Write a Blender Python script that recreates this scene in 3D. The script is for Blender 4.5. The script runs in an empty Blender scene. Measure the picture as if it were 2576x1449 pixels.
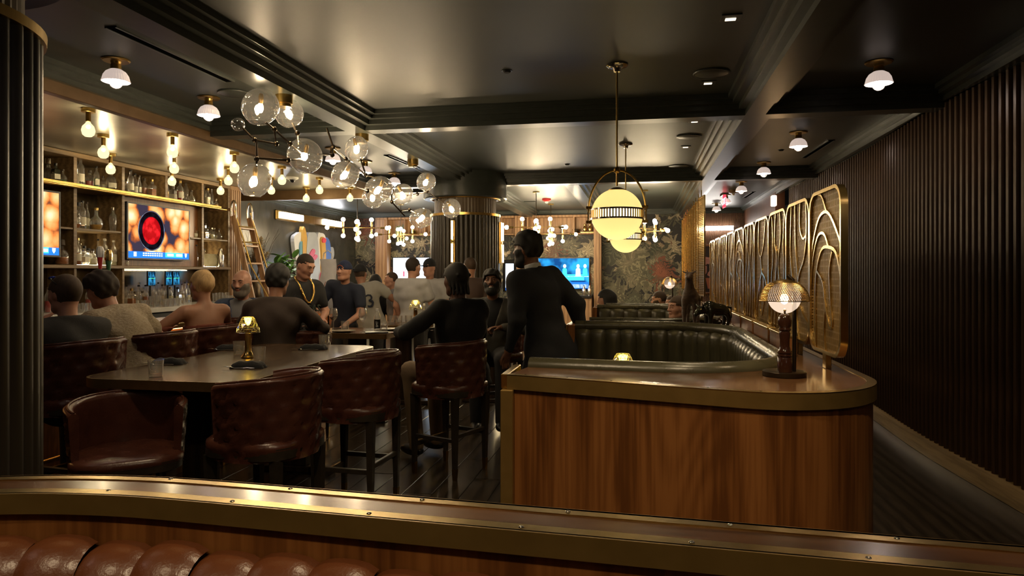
import bpy, math, random
import numpy as np
from mathutils import Vector, Matrix, Euler
random.seed(7)
SC = bpy.context.scene
COL = SC.collection
PI = math.pi

# ---------------------------------------------------------------- camera, world, exposure
YAW = math.radians(10.52)
SN, CS = math.sin(YAW), math.cos(YAW)
FOC, CX, HY, CAMZ = 1750.0, 1288.0, 688.0, 1.5
cd = bpy.data.cameras.new('camera'); cam = bpy.data.objects.new('camera', cd); COL.objects.link(cam)
cam.location = (0, 0, CAMZ); cam.rotation_euler = (PI / 2, 0, YAW)
cd.sensor_width = 36.0; cd.lens = FOC / 2576 * 36.0
cd.shift_y = -(724.5 - HY) / 2576.0
cd.clip_start = 0.05; cd.clip_end = 100
SC.camera = cam
W = bpy.data.worlds.new('world'); SC.world = W; W.use_nodes = True
W.node_tree.nodes['Background'].inputs[0].default_value = (0.9, 0.85, 0.75, 1)
W.node_tree.nodes['Background'].inputs[1].default_value = 0.004
SC.view_settings.view_transform = 'Standard'; SC.view_settings.look = 'None'
SC.view_settings.exposure = 1.45; SC.view_settings.gamma = 1.0
SC.view_settings.use_curve_mapping = False
SC.cycles.max_bounces = 8; SC.cycles.transparent_max_bounces = 24
SC.cycles.sample_clamp_indirect = 3.0
SC.cycles.caustics_reflective = False; SC.cycles.caustics_refractive = False

def ray(px): return (px - CX) / FOC
def at(px, py, D):
    r = ray(px); return Vector((D * (-SN + CS * r), D * (CS + SN * r), CAMZ + D * (HY - py) / FOC))
def onz(px, py, z): return at(px, py, (z - CAMZ) * FOC / (HY - py))
def onx(px, py, X): return at(px, py, X / (-SN + CS * ray(px)))
def ony(px, py, Y): return at(px, py, Y / (CS + SN * ray(px)))

# ---------------------------------------------------------------- materials
def newmat(name):
    m = bpy.data.materials.new(name); m.use_nodes = True
    nt = m.node_tree; b = nt.nodes['Principled BSDF']
    return m, nt, b
def node(nt, typ, **kw):
    n = nt.nodes.new(typ)
    for k, v in kw.items():
        if k.startswith('i_'):
            key = k[2:]; key = int(key) if key.isdigit() else key
            n.inputs[key].default_value = v
        else: setattr(n, k, v)
    return n
def col4(c): return (c[0], c[1], c[2], 1.0)
def ramp(nt, fac, stops):
    r = nt.nodes.new('ShaderNodeValToRGB'); e = r.color_ramp.elements
    while len(e) < len(stops): e.new(0.5)
    for q, (p, c) in zip(e, stops): q.position = p; q.color = col4(c)
    nt.links.new(fac, r.inputs[0]); return r.outputs[0]
def coords(nt, scale=(1, 1, 1), rot=(0, 0, 0)):
    t = nt.nodes.new('ShaderNodeTexCoord'); mp = nt.nodes.new('ShaderNodeMapping')
    mp.inputs['Scale'].default_value = scale; mp.inputs['Rotation'].default_value = rot
    nt.links.new(t.outputs['Object'], mp.inputs[0]); return mp.outputs[0]
def pr(name, c, rough=0.5, metal=0.0, c2=None, scale=6.0, stretch=(1, 1, 1), bump=0.0, bscale=60.0, emis=None, es=0.0, coat=0.0, spec=None, detail=4.0, rvar=0.0):
    m, nt, b = newmat(name)
    b.inputs['Base Color'].default_value = col4(c); b.inputs['Roughness'].default_value = rough
    b.inputs['Metallic'].default_value = metal
    if spec is not None: b.inputs['Specular IOR Level'].default_value = spec
    if coat: b.inputs['Coat Weight'].default_value = coat; b.inputs['Coat Roughness'].default_value = 0.15
    if c2 is not None:
        v = coords(nt, stretch); n = node(nt, 'ShaderNodeTexNoise'); n.inputs['Scale'].default_value = scale; n.inputs['Detail'].default_value = detail
        nt.links.new(v, n.inputs['Vector']); o = ramp(nt, n.outputs[0], [(0.3, c), (0.7, c2)])
        nt.links.new(o, b.inputs['Base Color'])
        if rvar:
            mr = node(nt, 'ShaderNodeMapRange'); mr.inputs[3].default_value = rough - rvar; mr.inputs[4].default_value = rough + rvar
            nt.links.new(n.outputs[0], mr.inputs[0]); nt.links.new(mr.outputs[0], b.inputs['Roughness'])
    if bump:
        v = coords(nt, stretch); n = node(nt, 'ShaderNodeTexNoise'); n.inputs['Scale'].default_value = bscale; n.inputs['Detail'].default_value = 3
        nt.links.new(v, n.inputs['Vector']); bp = node(nt, 'ShaderNodeBump'); bp.inputs['Strength'].default_value = bump; bp.inputs['Distance'].default_value = 0.01
        nt.links.new(n.outputs[0], bp.inputs['Height']); nt.links.new(bp.outputs[0], b.inputs['Normal'])
    if emis is not None:
        b.inputs['Emission Color'].default_value = col4(emis); b.inputs['Emission Strength'].default_value = es
    return m
def emit(name, c, s):
    m, nt, b = newmat(name); nt.nodes.remove(b)
    e = node(nt, 'ShaderNodeEmission'); e.inputs[0].default_value = col4(c); e.inputs[1].default_value = s
    nt.links.new(e.outputs[0], nt.nodes['Material Output'].inputs[0]); return m
def thinglass(name, tint=(1, 1, 1), rough=0.03, gl=0.11, edge=0.8):
    # thin-walled glass: clear straight through, mirror-like towards grazing angles
    m, nt, b = newmat(name); nt.nodes.remove(b)
    t = node(nt, 'ShaderNodeBsdfTransparent'); t.inputs[0].default_value = col4(tint)
    g = node(nt, 'ShaderNodeBsdfGlossy'); g.inputs['Roughness'].default_value = rough
    lw = node(nt, 'ShaderNodeLayerWeight'); lw.inputs[0].default_value = 0.35
    mr = node(nt, 'ShaderNodeMapRange'); mr.inputs[3].default_value = gl; mr.inputs[4].default_value = edge
    mx = node(nt, 'ShaderNodeMixShader')
    nt.links.new(lw.outputs['Facing'], mr.inputs[0]); nt.links.new(mr.outputs[0], mx.inputs[0])
    nt.links.new(t.outputs[0], mx.inputs[1]); nt.links.new(g.outputs[0], mx.inputs[2])
    nt.links.new(mx.outputs[0], nt.nodes['Material Output'].inputs[0]); return m
def wood(name, dark, mid, light, grain=(30, 30, 1.5), rough=0.35, coat=0.0, wscale=1.4, dist=6.0, bump=0.0, cath=0.0):
    m, nt, b = newmat(name)
    v = coords(nt, grain); n = node(nt, 'ShaderNodeTexNoise'); n.inputs['Scale'].default_value = 2.0; n.inputs['Detail'].default_value = 6
    nt.links.new(v, n.inputs['Vector'])
    v2 = coords(nt, (grain[0] / 12, grain[1] / 12, grain[2] / 2.2)); wv = node(nt, 'ShaderNodeTexWave'); wv.wave_type = 'BANDS'; wv.bands_direction = 'X'
    wv.inputs['Scale'].default_value = wscale; wv.inputs['Distortion'].default_value = dist; wv.inputs['Detail'].default_value = 3; wv.inputs['Detail Scale'].default_value = 0.6
    nt.links.new(v2, wv.inputs['Vector'])
    mx = node(nt, 'ShaderNodeMath', operation='MULTIPLY_ADD'); mx.inputs[1].default_value = 0.74
    sc = node(nt, 'ShaderNodeMath', operation='MULTIPLY'); sc.inputs[1].default_value = 0.26
    nt.links.new(wv.outputs['Fac'], sc.inputs[0]); nt.links.new(n.outputs[0], mx.inputs[0]); nt.links.new(sc.outputs[0], mx.inputs[2])
    src = mx.outputs[0]
    if cath:   # cathedral figure: growth rings cut at a shallow angle
        vc = coords(nt, (2.3, 2.3, .62)); cn = node(nt, 'ShaderNodeTexNoise'); cn.inputs['Scale'].default_value = 1.0; cn.inputs['Detail'].default_value = 1.5; cn.inputs['Distortion'].default_value = .4; nt.links.new(vc, cn.inputs['Vector'])
        c1 = node(nt, 'ShaderNodeMath', operation='MULTIPLY'); c1.inputs[1].default_value = 95.0; nt.links.new(cn.outputs[0], c1.inputs[0])
        c2 = node(nt, 'ShaderNodeMath', operation='SINE'); nt.links.new(c1.outputs[0], c2.inputs[0])
        c3 = node(nt, 'ShaderNodeMath', operation='MULTIPLY_ADD'); c3.inputs[1].default_value = cath; nt.links.new(c2.outputs[0], c3.inputs[0]); nt.links.new(src, c3.inputs[2]); src = c3.outputs[0]
    o = ramp(nt, src, [(0.33, dark), (0.5, mid), (0.66, light)])
    nt.links.new(o, b.inputs['Base Color']); b.inputs['Roughness'].default_value = rough
    if coat: b.inputs['Coat Weight'].default_value = coat; b.inputs['Coat Roughness'].default_value = 0.12
    return m

M = {}
M['ceil'] = pr('ceiling_paint', (0.040, 0.046, 0.042), 0.42, c2=(0.048, 0.054, 0.049), scale=3, rvar=0.03)
M['trim'] = pr('trim_paint', (0.048, 0.055, 0.048), 0.30, c2=(0.060, 0.067, 0.058), scale=14)
M['fascia'] = pr('fascia_bronze', (0.13, 0.075, 0.03), 0.42, metal=0.35, c2=(0.17, 0.10, 0.045), scale=9)
M['soffit'] = pr('soffit_gold_leaf', (0.25, 0.23, 0.175), 0.33, metal=0.5, c2=(0.31, 0.285, 0.215), scale=5, bump=0.12, bscale=18)
M['plaster'] = pr('burnished_plaster', (0.045, 0.046, 0.043), 0.24, metal=0.25, c2=(0.085, 0.08, 0.066), scale=2.2, stretch=(1, 1.6, 0.7), rvar=0.07, bump=0.05, bscale=12)
M['slat'] = wood('slat_walnut', (0.05, 0.026, 0.012), (0.085, 0.045, 0.02), (0.12, 0.064, 0.03), rough=0.33)
M['slatback'] = pr('slat_backing', (0.012, 0.008, 0.005), 0.7, c2=(0.018, 0.012, 0.007))
M['base'] = wood('baseboard_oak', (0.30, 0.20, 0.085), (0.40, 0.27, 0.12), (0.48, 0.33, 0.15), grain=(30, 2, 30), rough=0.4)
M['floor'] = wood('floor_plank', (0.018, 0.013, 0.008), (0.032, 0.023, 0.014), (0.05, 0.036, 0.022), grain=(30, 2, 30), rough=0.25)
M['floorbase'] = pr('subfloor', (0.008, 0.007, 0.006), 0.8, c2=(0.012, 0.010, 0.008))
M['walnut'] = wood('walnut_veneer', (0.115, 0.040, 0.010), (0.19, 0.070, 0.018), (0.26, 0.102, 0.028), grain=(34, 34, 1.1), rough=0.34, wscale=0.55, dist=14.0, cath=.055)
M['walnut_h'] = wood('walnut_top', (0.06, 0.026, 0.010), (0.105, 0.046, 0.018), (0.15, 0.07, 0.028), grain=(2, 26, 26), rough=0.22, coat=0.3)
M['oak'] = wood('warm_oak', (0.26, 0.14, 0.065), (0.36, 0.20, 0.10), (0.44, 0.26, 0.13), grain=(30, 30, 1.5), rough=0.45)
M['shelfwood'] = wood('shelf_wood', (0.13, 0.075, 0.03), (0.19, 0.115, 0.048), (0.25, 0.155, 0.068), grain=(30, 3, 30), rough=0.4)
M['darkwood'] = wood('dark_stained_wood', (0.02, 0.013, 0.008), (0.034, 0.021, 0.012), (0.05, 0.03, 0.017), rough=0.3)
M['legwood'] = pr('stool_leg_wood', (0.022, 0.018, 0.012), 0.35, c2=(0.04, 0.03, 0.02), scale=20)
M['tabletop'] = wood('table_top_wood', (0.05, 0.028, 0.014), (0.085, 0.05, 0.026), (0.12, 0.072, 0.038), grain=(26, 2, 26), rough=0.25, coat=0.3)
M['brass'] = pr('brushed_brass', (0.50, 0.33, 0.10), 0.28, metal=1.0, c2=(0.60, 0.42, 0.15), scale=30, stretch=(1, 1, 0.1))
M['brassd'] = pr('aged_brass', (0.34, 0.215, 0.065), 0.33, metal=1.0, c2=(0.44, 0.28, 0.09), scale=22)
M['brasst'] = pr('satin_brass_trim', (0.27, 0.17, 0.05), 0.38, metal=0.65, c2=(0.33, 0.21, 0.065), scale=16)
M['gold'] = pr('gold_metal', (0.66, 0.45, 0.15), 0.22, metal=1.0, c2=(0.74, 0.52, 0.2), scale=20)
M['nickel'] = pr('polished_nickel', (0.55, 0.5, 0.42), 0.15, metal=1.0, c2=(0.6, 0.55, 0.46))
M['steel'] = pr('cutlery_steel', (0.62, 0.6, 0.57), 0.18, metal=1.0, c2=(0.68, 0.66, 0.63))
M['bronze'] = pr('dark_bronze', (0.06, 0.045, 0.03), 0.35, metal=0.9, c2=(0.09, 0.065, 0.04))
M['leather_br'] = pr('brown_leather', (0.10, 0.030, 0.010), 0.30, c2=(0.15, 0.048, 0.016), scale=7, bump=0.08, bscale=160, rvar=0.05)
M['leather_ox'] = pr('oxblood_leather', (0.062, 0.020, 0.013), 0.27, c2=(0.10, 0.034, 0.02), scale=9, bump=0.1, bscale=140, rvar=0.06)
M['leather_ol'] = pr('olive_leather', (0.050, 0.045, 0.025), 0.28, c2=(0.066, 0.060, 0.034), scale=8, bump=0.06, bscale=160, rvar=0.05)
M['leather_col'] = pr('column_leather', (0.038, 0.032, 0.022), 0.34, c2=(0.055, 0.046, 0.032), scale=6, stretch=(1, 1, 0.3))
M['black'] = pr('black_lacquer', (0.008, 0.008, 0.009), 0.3, c2=(0.012, 0.012, 0.013))
M['blackmat'] = pr('black_matte', (0.010, 0.010, 0.010), 0.7, c2=(0.014, 0.014, 0.014))
M['napkin'] = pr('black_napkin_cloth', (0.012, 0.012, 0.013), 0.85, c2=(0.018, 0.018, 0.019), bump=0.2, bscale=90)
M['marble'] = pr('white_marble', (0.62, 0.60, 0.55), 0.2, c2=(0.75, 0.73, 0.69), scale=4)
M['glass'] = thinglass('clear_glass')
M['smoke'] = thinglass('smoked_globe_glass', (0.86, 0.85, 0.83), 0.02, 0.07, 0.9)
def haze_glass(m, c, f):
    # a faint milky smoke in the glass wall
    nt = m.node_tree; out = nt.nodes['Material Output']; src = out.inputs[0].links[0].from_socket
    t = nt.nodes.new('ShaderNodeBsdfTranslucent'); t.inputs[0].default_value = col4(c); d = nt.nodes.new('ShaderNodeBsdfDiffuse'); d.inputs[0].default_value = col4(c)
    a = nt.nodes.new('ShaderNodeAddShader'); nt.links.new(t.outputs[0], a.inputs[0]); nt.links.new(d.outputs[0], a.inputs[1])
    x = nt.nodes.new('ShaderNodeMixShader'); x.inputs[0].default_value = f; nt.links.new(src, x.inputs[1]); nt.links.new(a.outputs[0], x.inputs[2]); nt.links.new(x.outputs[0], out.inputs[0])
M['crystal'] = thinglass('cut_crystal', (1, 0.99, 0.97), 0.05, 0.07, 0.6)
haze_glass(M['smoke'], (.42, .42, .42), .016); haze_glass(M['crystal'], (.8, .8, .8), .004); haze_glass(M['glass'], (.8, .8, .76), .035)
M['bulbw'] = emit('warm_filament', (1.0, 0.76, 0.46), 110)
def glowglass(name, c, s, clear):
    # lit frosted glass: glows evenly and lets part of the lamp inside show through
    m, nt, b = newmat(name); nt.nodes.remove(b); e = node(nt, 'ShaderNodeEmission'); e.inputs[0].default_value = col4(c); e.inputs[1].default_value = s
    t = nt.nodes.new('ShaderNodeBsdfTransparent'); x = nt.nodes.new('ShaderNodeMixShader'); x.inputs[0].default_value = clear
    nt.links.new(e.outputs[0], x.inputs[1]); nt.links.new(t.outputs[0], x.inputs[2]); nt.links.new(x.outputs[0], nt.nodes['Material Output'].inputs[0]); return m
M['bulbbar'] = glowglass('frosted_bar_bulb', (1.0, .80, .42), .62, .35)
M['barfil'] = emit('bar_bulb_filament', (1.0, .79, .44), 420)
M['bulbsp'] = emit('chandelier_bulb', (1.0, 0.80, 0.50), 52)
M['domeglow'] = pr('ribbed_porcelain_glass', (0.75, 0.7, 0.68), 0.35, c2=(0.8, 0.75, 0.72), emis=(1.0, 0.80, 0.70), es=0.20)
M['domebulb'] = emit('dome_bulb', (1.0, 0.80, 0.66), 90)
M['cream'] = pr('cream_shade', (0.8, 0.75, 0.6), 0.4, c2=(0.82, 0.77, 0.62))
M['white'] = pr('white_paint', (0.75, 0.75, 0.73), 0.5, c2=(0.8, 0.8, 0.78))
M['grey'] = pr('grey_plastic', (0.22, 0.22, 0.21), 0.5, c2=(0.26, 0.26, 0.25))
M['red'] = pr('red_plastic', (0.5, 0.03, 0.03), 0.4, c2=(0.55, 0.04, 0.04))

# ---------------------------------------------------------------- mesh helpers
class MB:
    def __init__(s): s.v = []; s.f = []; s.mi = None
    def add(s, vs, fs, mtx=None):
        o = len(s.v)
        s.v += [tuple(mtx @ Vector(q)) for q in vs] if mtx is not None else [tuple(q) for q in vs]
        s.f += [tuple(i + o for i in f) for f in fs]; return s
    def box(s, x0, x1, y0, y1, z0, z1, mtx=None):
        vs = [(x, y, z) for z in (z0, z1) for y in (y0, y1) for x in (x0, x1)]
        return s.add(vs, [(0, 2, 3, 1), (4, 5, 7, 6), (0, 1, 5, 4), (2, 6, 7, 3), (0, 4, 6, 2), (1, 3, 7, 5)], mtx)
    def bbox(s, x0, x1, y0, y1, z0, z1, b=0.005, mtx=None):
        # box with all edges chamfered
        lv = []
        for sx in (0, 1):
            for sy in (0, 1):
                for sz in (0, 1):
                    X = (x0, x1)[sx]; Y = (y0, y1)[sy]; Z = (z0, z1)[sz]
                    dx, dy, dz = b * (1 - 2 * sx), b * (1 - 2 * sy), b * (1 - 2 * sz)
                    lv += [(X, Y + dy, Z + dz), (X + dx, Y, Z + dz), (X + dx, Y + dy, Z)]
        def I(sx, sy, sz, k): return ((sx * 2 + sy) * 2 + sz) * 3 + k
        fs = []
        for a in (0, 1):
            q = [I(a, 0, 0, 0), I(a, 0, 1, 0), I(a, 1, 1, 0), I(a, 1, 0, 0)]; fs.append(q if a == 0 else q[::-1])
            q = [I(0, a, 0, 1), I(1, a, 0, 1), I(1, a, 1, 1), I(0, a, 1, 1)]; fs.append(q if a == 0 else q[::-1])
            q = [I(0, 0, a, 2), I(0, 1, a, 2), I(1, 1, a, 2), I(1, 0, a, 2)]; fs.append(q if a == 0 else q[::-1])
        for a in (0, 1):
            for c in (0, 1):
                fl = lambda q, p: q if p else q[::-1]
                fs.append(fl([I(a, c, 0, 0), I(a, c, 0, 1), I(a, c, 1, 1), I(a, c, 1, 0)], (a + c) % 2 == 0))
                fs.append(fl([I(a, 0, c, 0), I(a, 1, c, 0), I(a, 1, c, 2), I(a, 0, c, 2)], (a + c) % 2 == 0))
                fs.append(fl([I(0, a, c, 1), I(0, a, c, 2), I(1, a, c, 2), I(1, a, c, 1)], (a + c) % 2 == 0))
        for sx in (0, 1):
            for sy in (0, 1):
                for sz in (0, 1):
                    q = [I(sx, sy, sz, 0), I(sx, sy, sz, 1), I(sx, sy, sz, 2)]
                    fs.append(q if (sx + sy + sz) % 2 == 1 else q[::-1])
        return s.add(lv, fs, mtx)
    def lathe(s, prof, seg=16, mtx=None, a0=0.0, a1=2 * PI, rib=0.0, cap=True):
        full = abs(a1 - a0 - 2 * PI) < 1e-6; n = seg if full else seg + 1
        vs = []; 
        for r, z in prof:
            for i in range(n):
                a = a0 + (a1 - a0) * i / seg; q = r * (1 + (rib if i % 2 else -rib)); vs.append((q * math.cos(a), q * math.sin(a), z))
        fs = []
        for j in range(len(prof) - 1):
            for i in range(seg):
                i2 = (i + 1) % n if full else i + 1
                fs.append((j * n + i, j * n + i2, (j + 1) * n + i2, (j + 1) * n + i))
        if full and cap:
            if prof[0][0] > 1e-5: fs.append(tuple(range(n))[::-1])
            if prof[-1][0] > 1e-5: fs.append(tuple((len(prof) - 1) * n + i for i in range(n)))
        return s.add(vs, fs, mtx)
    def sphere(s, c, r, seg=16, rings=10, sc=(1, 1, 1), mtx=None):
        prof = [(max(1e-6, math.sin(PI * j / rings)), -math.cos(PI * j / rings)) for j in range(rings + 1)]
        q = Matrix.Translation(Vector(c)) @ Matrix.Diagonal((r * sc[0], r * sc[1], r * sc[2], 1))
        if mtx is not None: q = mtx @ q
        return s.lathe(prof, seg, q)
    def tube(s, path, rad, seg=8, closed=False, cap=True, flat=None):
        P = [Vector(p) for p in path]; n = len(P)
        R = rad if isinstance(rad, (list, tuple)) else [rad] * n
        up = Vector((0, 0, 1)); vs = []; prev = None
        for i in range(n):
            if closed: t = P[(i + 1) % n] - P[i - 1]
            else: t = P[min(i + 1, n - 1)] - P[max(i - 1, 0)]
            t = t.normalized() if t.length > 1e-9 else Vector((0, 0, 1))
            if prev is None:
                a = t.cross(up if abs(t.dot(up)) < 0.95 else Vector((1, 0, 0))).normalized()
            else:
                a = (prev - t * prev.dot(t)); a = a.normalized() if a.length > 1e-6 else t.orthogonal().normalized()
            prev = a; b = t.cross(a)
            for k in range(seg):
                w = 2 * PI * k / seg; fx = 1 if flat is None else flat
                vs.append(P[i] + (a * math.cos(w) + b * math.sin(w) * fx) * R[i])
        fs = []
        for i in range(n if closed else n - 1):
            for k in range(seg):
                j = (i + 1) % n; fs.append((i * seg + k, i * seg + (k + 1) % seg, j * seg + (k + 1) % seg, j * seg + k))
        if cap and not closed: fs += [tuple(range(seg))[::-1], tuple((n - 1) * seg + k for k in range(seg))]
        return s.add(vs, fs)
    def cyl(s, a, b, r, seg=10, r2=None): return s.tube([a, b], [r, r if r2 is None else r2], seg)
    def prism(s, poly, z0, z1, mtx=None):
        n = len(poly); vs = [(x, y, z0) for x, y in poly] + [(x, y, z1) for x, y in poly]
        fs = [tuple(range(n))[::-1], tuple(range(n, 2 * n))] + [(i, (i + 1) % n, (i + 1) % n + n, i + n) for i in range(n)]
        return s.add(vs, fs, mtx)
    def sweep(s, path, prof, closed=False, mtx=None):
        # profile (u outward-left, w up) carried along a plan path of (x, y)
        n = len(path); m = len(prof); vs = []
        for i in range(n):
            p = Vector(path[i]); a = Vector(path[i - 1]) if (closed or i > 0) else p; b = Vector(path[(i + 1) % n]) if (closed or i < n - 1) else p
            d1 = (p - a).normalized() if (p - a).length > 1e-9 else (b - p).normalized(); d2 = (b - p).normalized() if (b - p).length > 1e-9 else d1
            t = (d1 + d2).normalized(); nn = Vector((-t.y, t.x)); k = 1 / max(0.4, nn.dot(Vector((-d1.y, d1.x))))
            for u, w in prof: vs.append((p.x + nn.x * u * k, p.y + nn.y * u * k, w))
        fs = []
        for i in range(n if closed else n - 1):
            j = (i + 1) % n
            for q in range(m): fs.append((i * m + q, j * m + q, j * m + (q + 1) % m, i * m + (q + 1) % m))
        if not closed: fs += [tuple(range(m)), tuple((n - 1) * m + q for q in range(m))[::-1]]
        return s.add(vs, fs, mtx)
    def mesh(s, name, smooth=None):
        me = bpy.data.meshes.new(name); me.from_pydata(s.v, [], s.f)
        if smooth is not None:
            me.polygons.foreach_set('use_smooth', [True] * len(me.polygons)); me.update()
            if smooth < 180: me.set_sharp_from_angle(angle=math.radians(smooth))
        me.update(); return me
    def obj(s, name, mat, parent=None, smooth=None, kind=None): return link(name, s.mesh(name, smooth), mat, parent, kind)

def link(name, me, mat, parent=None, kind=None, loc=None, rot=None, scale=None):
    if mat is not None and not me.materials: me.materials.append(M[mat] if isinstance(mat, str) else mat)
    o = bpy.data.objects.new(name, me); COL.objects.link(o)
    if parent is not None: o.parent = parent
    if kind: o['kind'] = kind
    if loc is not None: o.location = loc
    if rot is not None: o.rotation_euler = rot
    if scale is not None: o.scale = scale
    return o
def tag(o, label, cat, group=None, kind=None):
    o['label'] = label; o['category'] = cat
    if group: o['group'] = group
    if kind: o['kind'] = kind
    return o
def thing(name, label, cat, loc=(0, 0, 0), rz=0.0, group=None):
    o = bpy.data.objects.new(name, None); COL.objects.link(o); o.empty_display_size = 0.05
    o.location = loc; o.rotation_euler = (0, 0, rz); return tag(o, label, cat, group)
def struct(name, mb, mat, label=None, smooth=None):
    o = mb.obj(name, mat, None, smooth); o['kind'] = 'structure'
    if label: o['label'] = label
    return o
def kids(o): return [c for c in COL.objects if c.parent == o]
def dup(root, loc, rz=0.0, label=None, group=None, scale=None):
    def cp(o, par):
        c = o.copy(); COL.objects.link(c); c.parent = par
        for q in list(o.children): cp(q, c)
        return c
    r = cp(root, None); r.location = loc; r.rotation_euler = (0, 0, rz)
    if label: r['label'] = label
    if group: r['group'] = group
    if scale: r.scale = (scale,) * 3
    return r
ORD = ['first', 'second', 'third', 'fourth', 'fifth', 'sixth', 'seventh', 'eighth', 'ninth', 'tenth', 'eleventh', 'twelfth', 'thirteenth', 'fourteenth', 'fifteenth', 'sixteenth', 'seventeenth', 'eighteenth', 'nineteenth', 'twentieth']
def arcpts(cx, cy, r, a0, a1, n): return [(cx + r * math.cos(math.radians(a0 + (a1 - a0) * i / n)), cy + r * math.sin(math.radians(a0 + (a1 - a0) * i / n))) for i in range(n + 1)]
def text_mesh(s, size, ext=0.0008):
    cu = bpy.data.curves.new('lettering', 'FONT'); cu.body = s; cu.size = size; cu.extrude = ext; cu.align_x = 'CENTER'; cu.align_y = 'CENTER'; cu.resolution_u = 2
    o = bpy.data.objects.new('lettering', cu); COL.objects.link(o)
    dg = bpy.context.evaluated_depsgraph_get(); me = bpy.data.meshes.new_from_object(o.evaluated_get(dg))
    bpy.data.objects.remove(o); bpy.data.curves.remove(cu); return me
# ================================================================ THE SETTING
XL, XR, YB, YF, ZC, ZB = -6.9, 2.42, 16.1, -2.6, 2.95, 2.80
def wallx(y):
    t = min(1, max(0, (y - 8) / 4.0)); t = t * t * (3 - 2 * t)
    return XR - 0.07 * math.exp(-((y - 6.3) / 1.3) ** 2) - 0.10 * t
# floor with planks
fl = struct('floor', MB().box(XL - .2, XR + .6, YF, YB + .2, -0.10, -0.012), 'floorbase', 'dark hardwood plank floor')
pm = MB().bbox(-.098, .098, -.98, .98, -.014, 0, .003).mesh('plank'); 
k = 0
for i in range(23):
    x = -4.0 + i * 0.20 + .1
    for j in range(8):
        y = 2.2 + j * 1.968 + (0.0, .9, .4, 1.3)[i % 4] - .6
        if y > 15.2: continue
        if k < 298: link('plank', pm, 'floor', fl, loc=(x, y, 0)); k += 1
fb = MB()
for i in range(40):
    for j in range(10):
        x = -6.8 + i * .2 + .1 if False else None
fb.box(XL, -4.02, YF, YB, -.012, -.002).box(.62, XR + .5, YF, YB, -.012, -.002).box(-4.0, .6, YF, 1.0, -.012, -.002)
fb.obj('floor_boards', 'floor', fl, kind='stuff')
# ceiling slab and beams
struct('ceiling', MB().box(XL - .2, XR + .6, YF, YB + .2, ZC, ZC + .12), 'ceil', 'dark olive grey painted ceiling')
tn = [0]
def trim(mb, label=None, mat='trim', smooth=None):
    tn[0] += 1; return struct('trim_%d' % tn[0], mb, mat, label or 'dark painted ceiling moulding', smooth)
LB0, LB1, RB0, RB1 = -2.66, -2.47, .84, 1.0
T1, T2 = (5.98, 6.15), (10.05, 10.22)
trim(MB().box(LB0, LB1, YF, YB, ZB, ZC), 'long dark ceiling beam over the glass globe chandelier')
trim(MB().box(RB0, RB1, YF, YB, ZB, ZC), 'long dark ceiling beam between the booths and the corridor')
trim(MB().box(-1.06, -.9, T2[1], YB, ZB, ZC), 'far ceiling beam between the bulb chandeliers')
for y0, y1 in ((T1), (T2), (1.85, 2.02)):
    for x0, x1 in ((-4.05, LB0), (LB1, RB0), (RB1, XR + .1)):
        trim(MB().box(x0, x1, y0, y1, ZB + .002, ZC), 'cross ceiling beam')
# stepped crown round every bay
def crown(x0, x1, y0, y1):
    mb = MB()
    for pw, za, zb in ((.15, 2.915, ZC), (.11, 2.885, 2.915), (.055, 2.845, 2.885)):
        prof = [(0, za), (pw, za), (pw, zb), (0, zb)]
        mb.sweep([(x0, y0), (x1, y0), (x1, y1), (x0, y1)], prof, closed=True)
    trim(mb, 'stepped crown moulding round a ceiling bay')
for x0, x1 in ((-4.05, LB0), (LB1, RB0), (RB1, 2.36)):
    for y0, y1 in ((2.02, T1[0]), (T1[1], T2[0])): crown(x0, x1, y0, y1)
for x0, x1 in ((LB1, -1.06), (-.9, RB0), (RB1, 2.3)): crown(x0, x1, T2[1], YB)
crown(XL, LB0, 11.05, YB)
# bar soffit and fascia
struct('ceiling_bar', MB().box(XL, -4.10, 1.0, 10.98, 2.915, 2.949), 'soffit', 'low gold leaf ceiling over the bar')
trim(MB().bbox(-4.10, -4.03, 1.0, 11.05, 2.757, 2.949, .004), 'long brown bronze fascia edging the bar ceiling', 'fascia')
trim(MB().bbox(XL, -4.101, 10.98, 11.05, 2.757, 2.949, .004), 'far end fascia of the bar ceiling', 'fascia')
# walls
struct('wall_left', MB().box(XL - .15, XL, 10.6, YB, 0, ZC), 'plaster', 'burnished grey plaster wall with cut-out artwork')
struct('wall_bar', MB().box(XL - .15, XL, YF, 10.6, 0, ZC), 'slatback', 'dark wall behind the bar shelves')
struct('wall_front', MB().box(XL - .15, XR + .6, YF - .12, YF, 0, ZC), 'slatback', 'dark wall closing the room')
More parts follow.
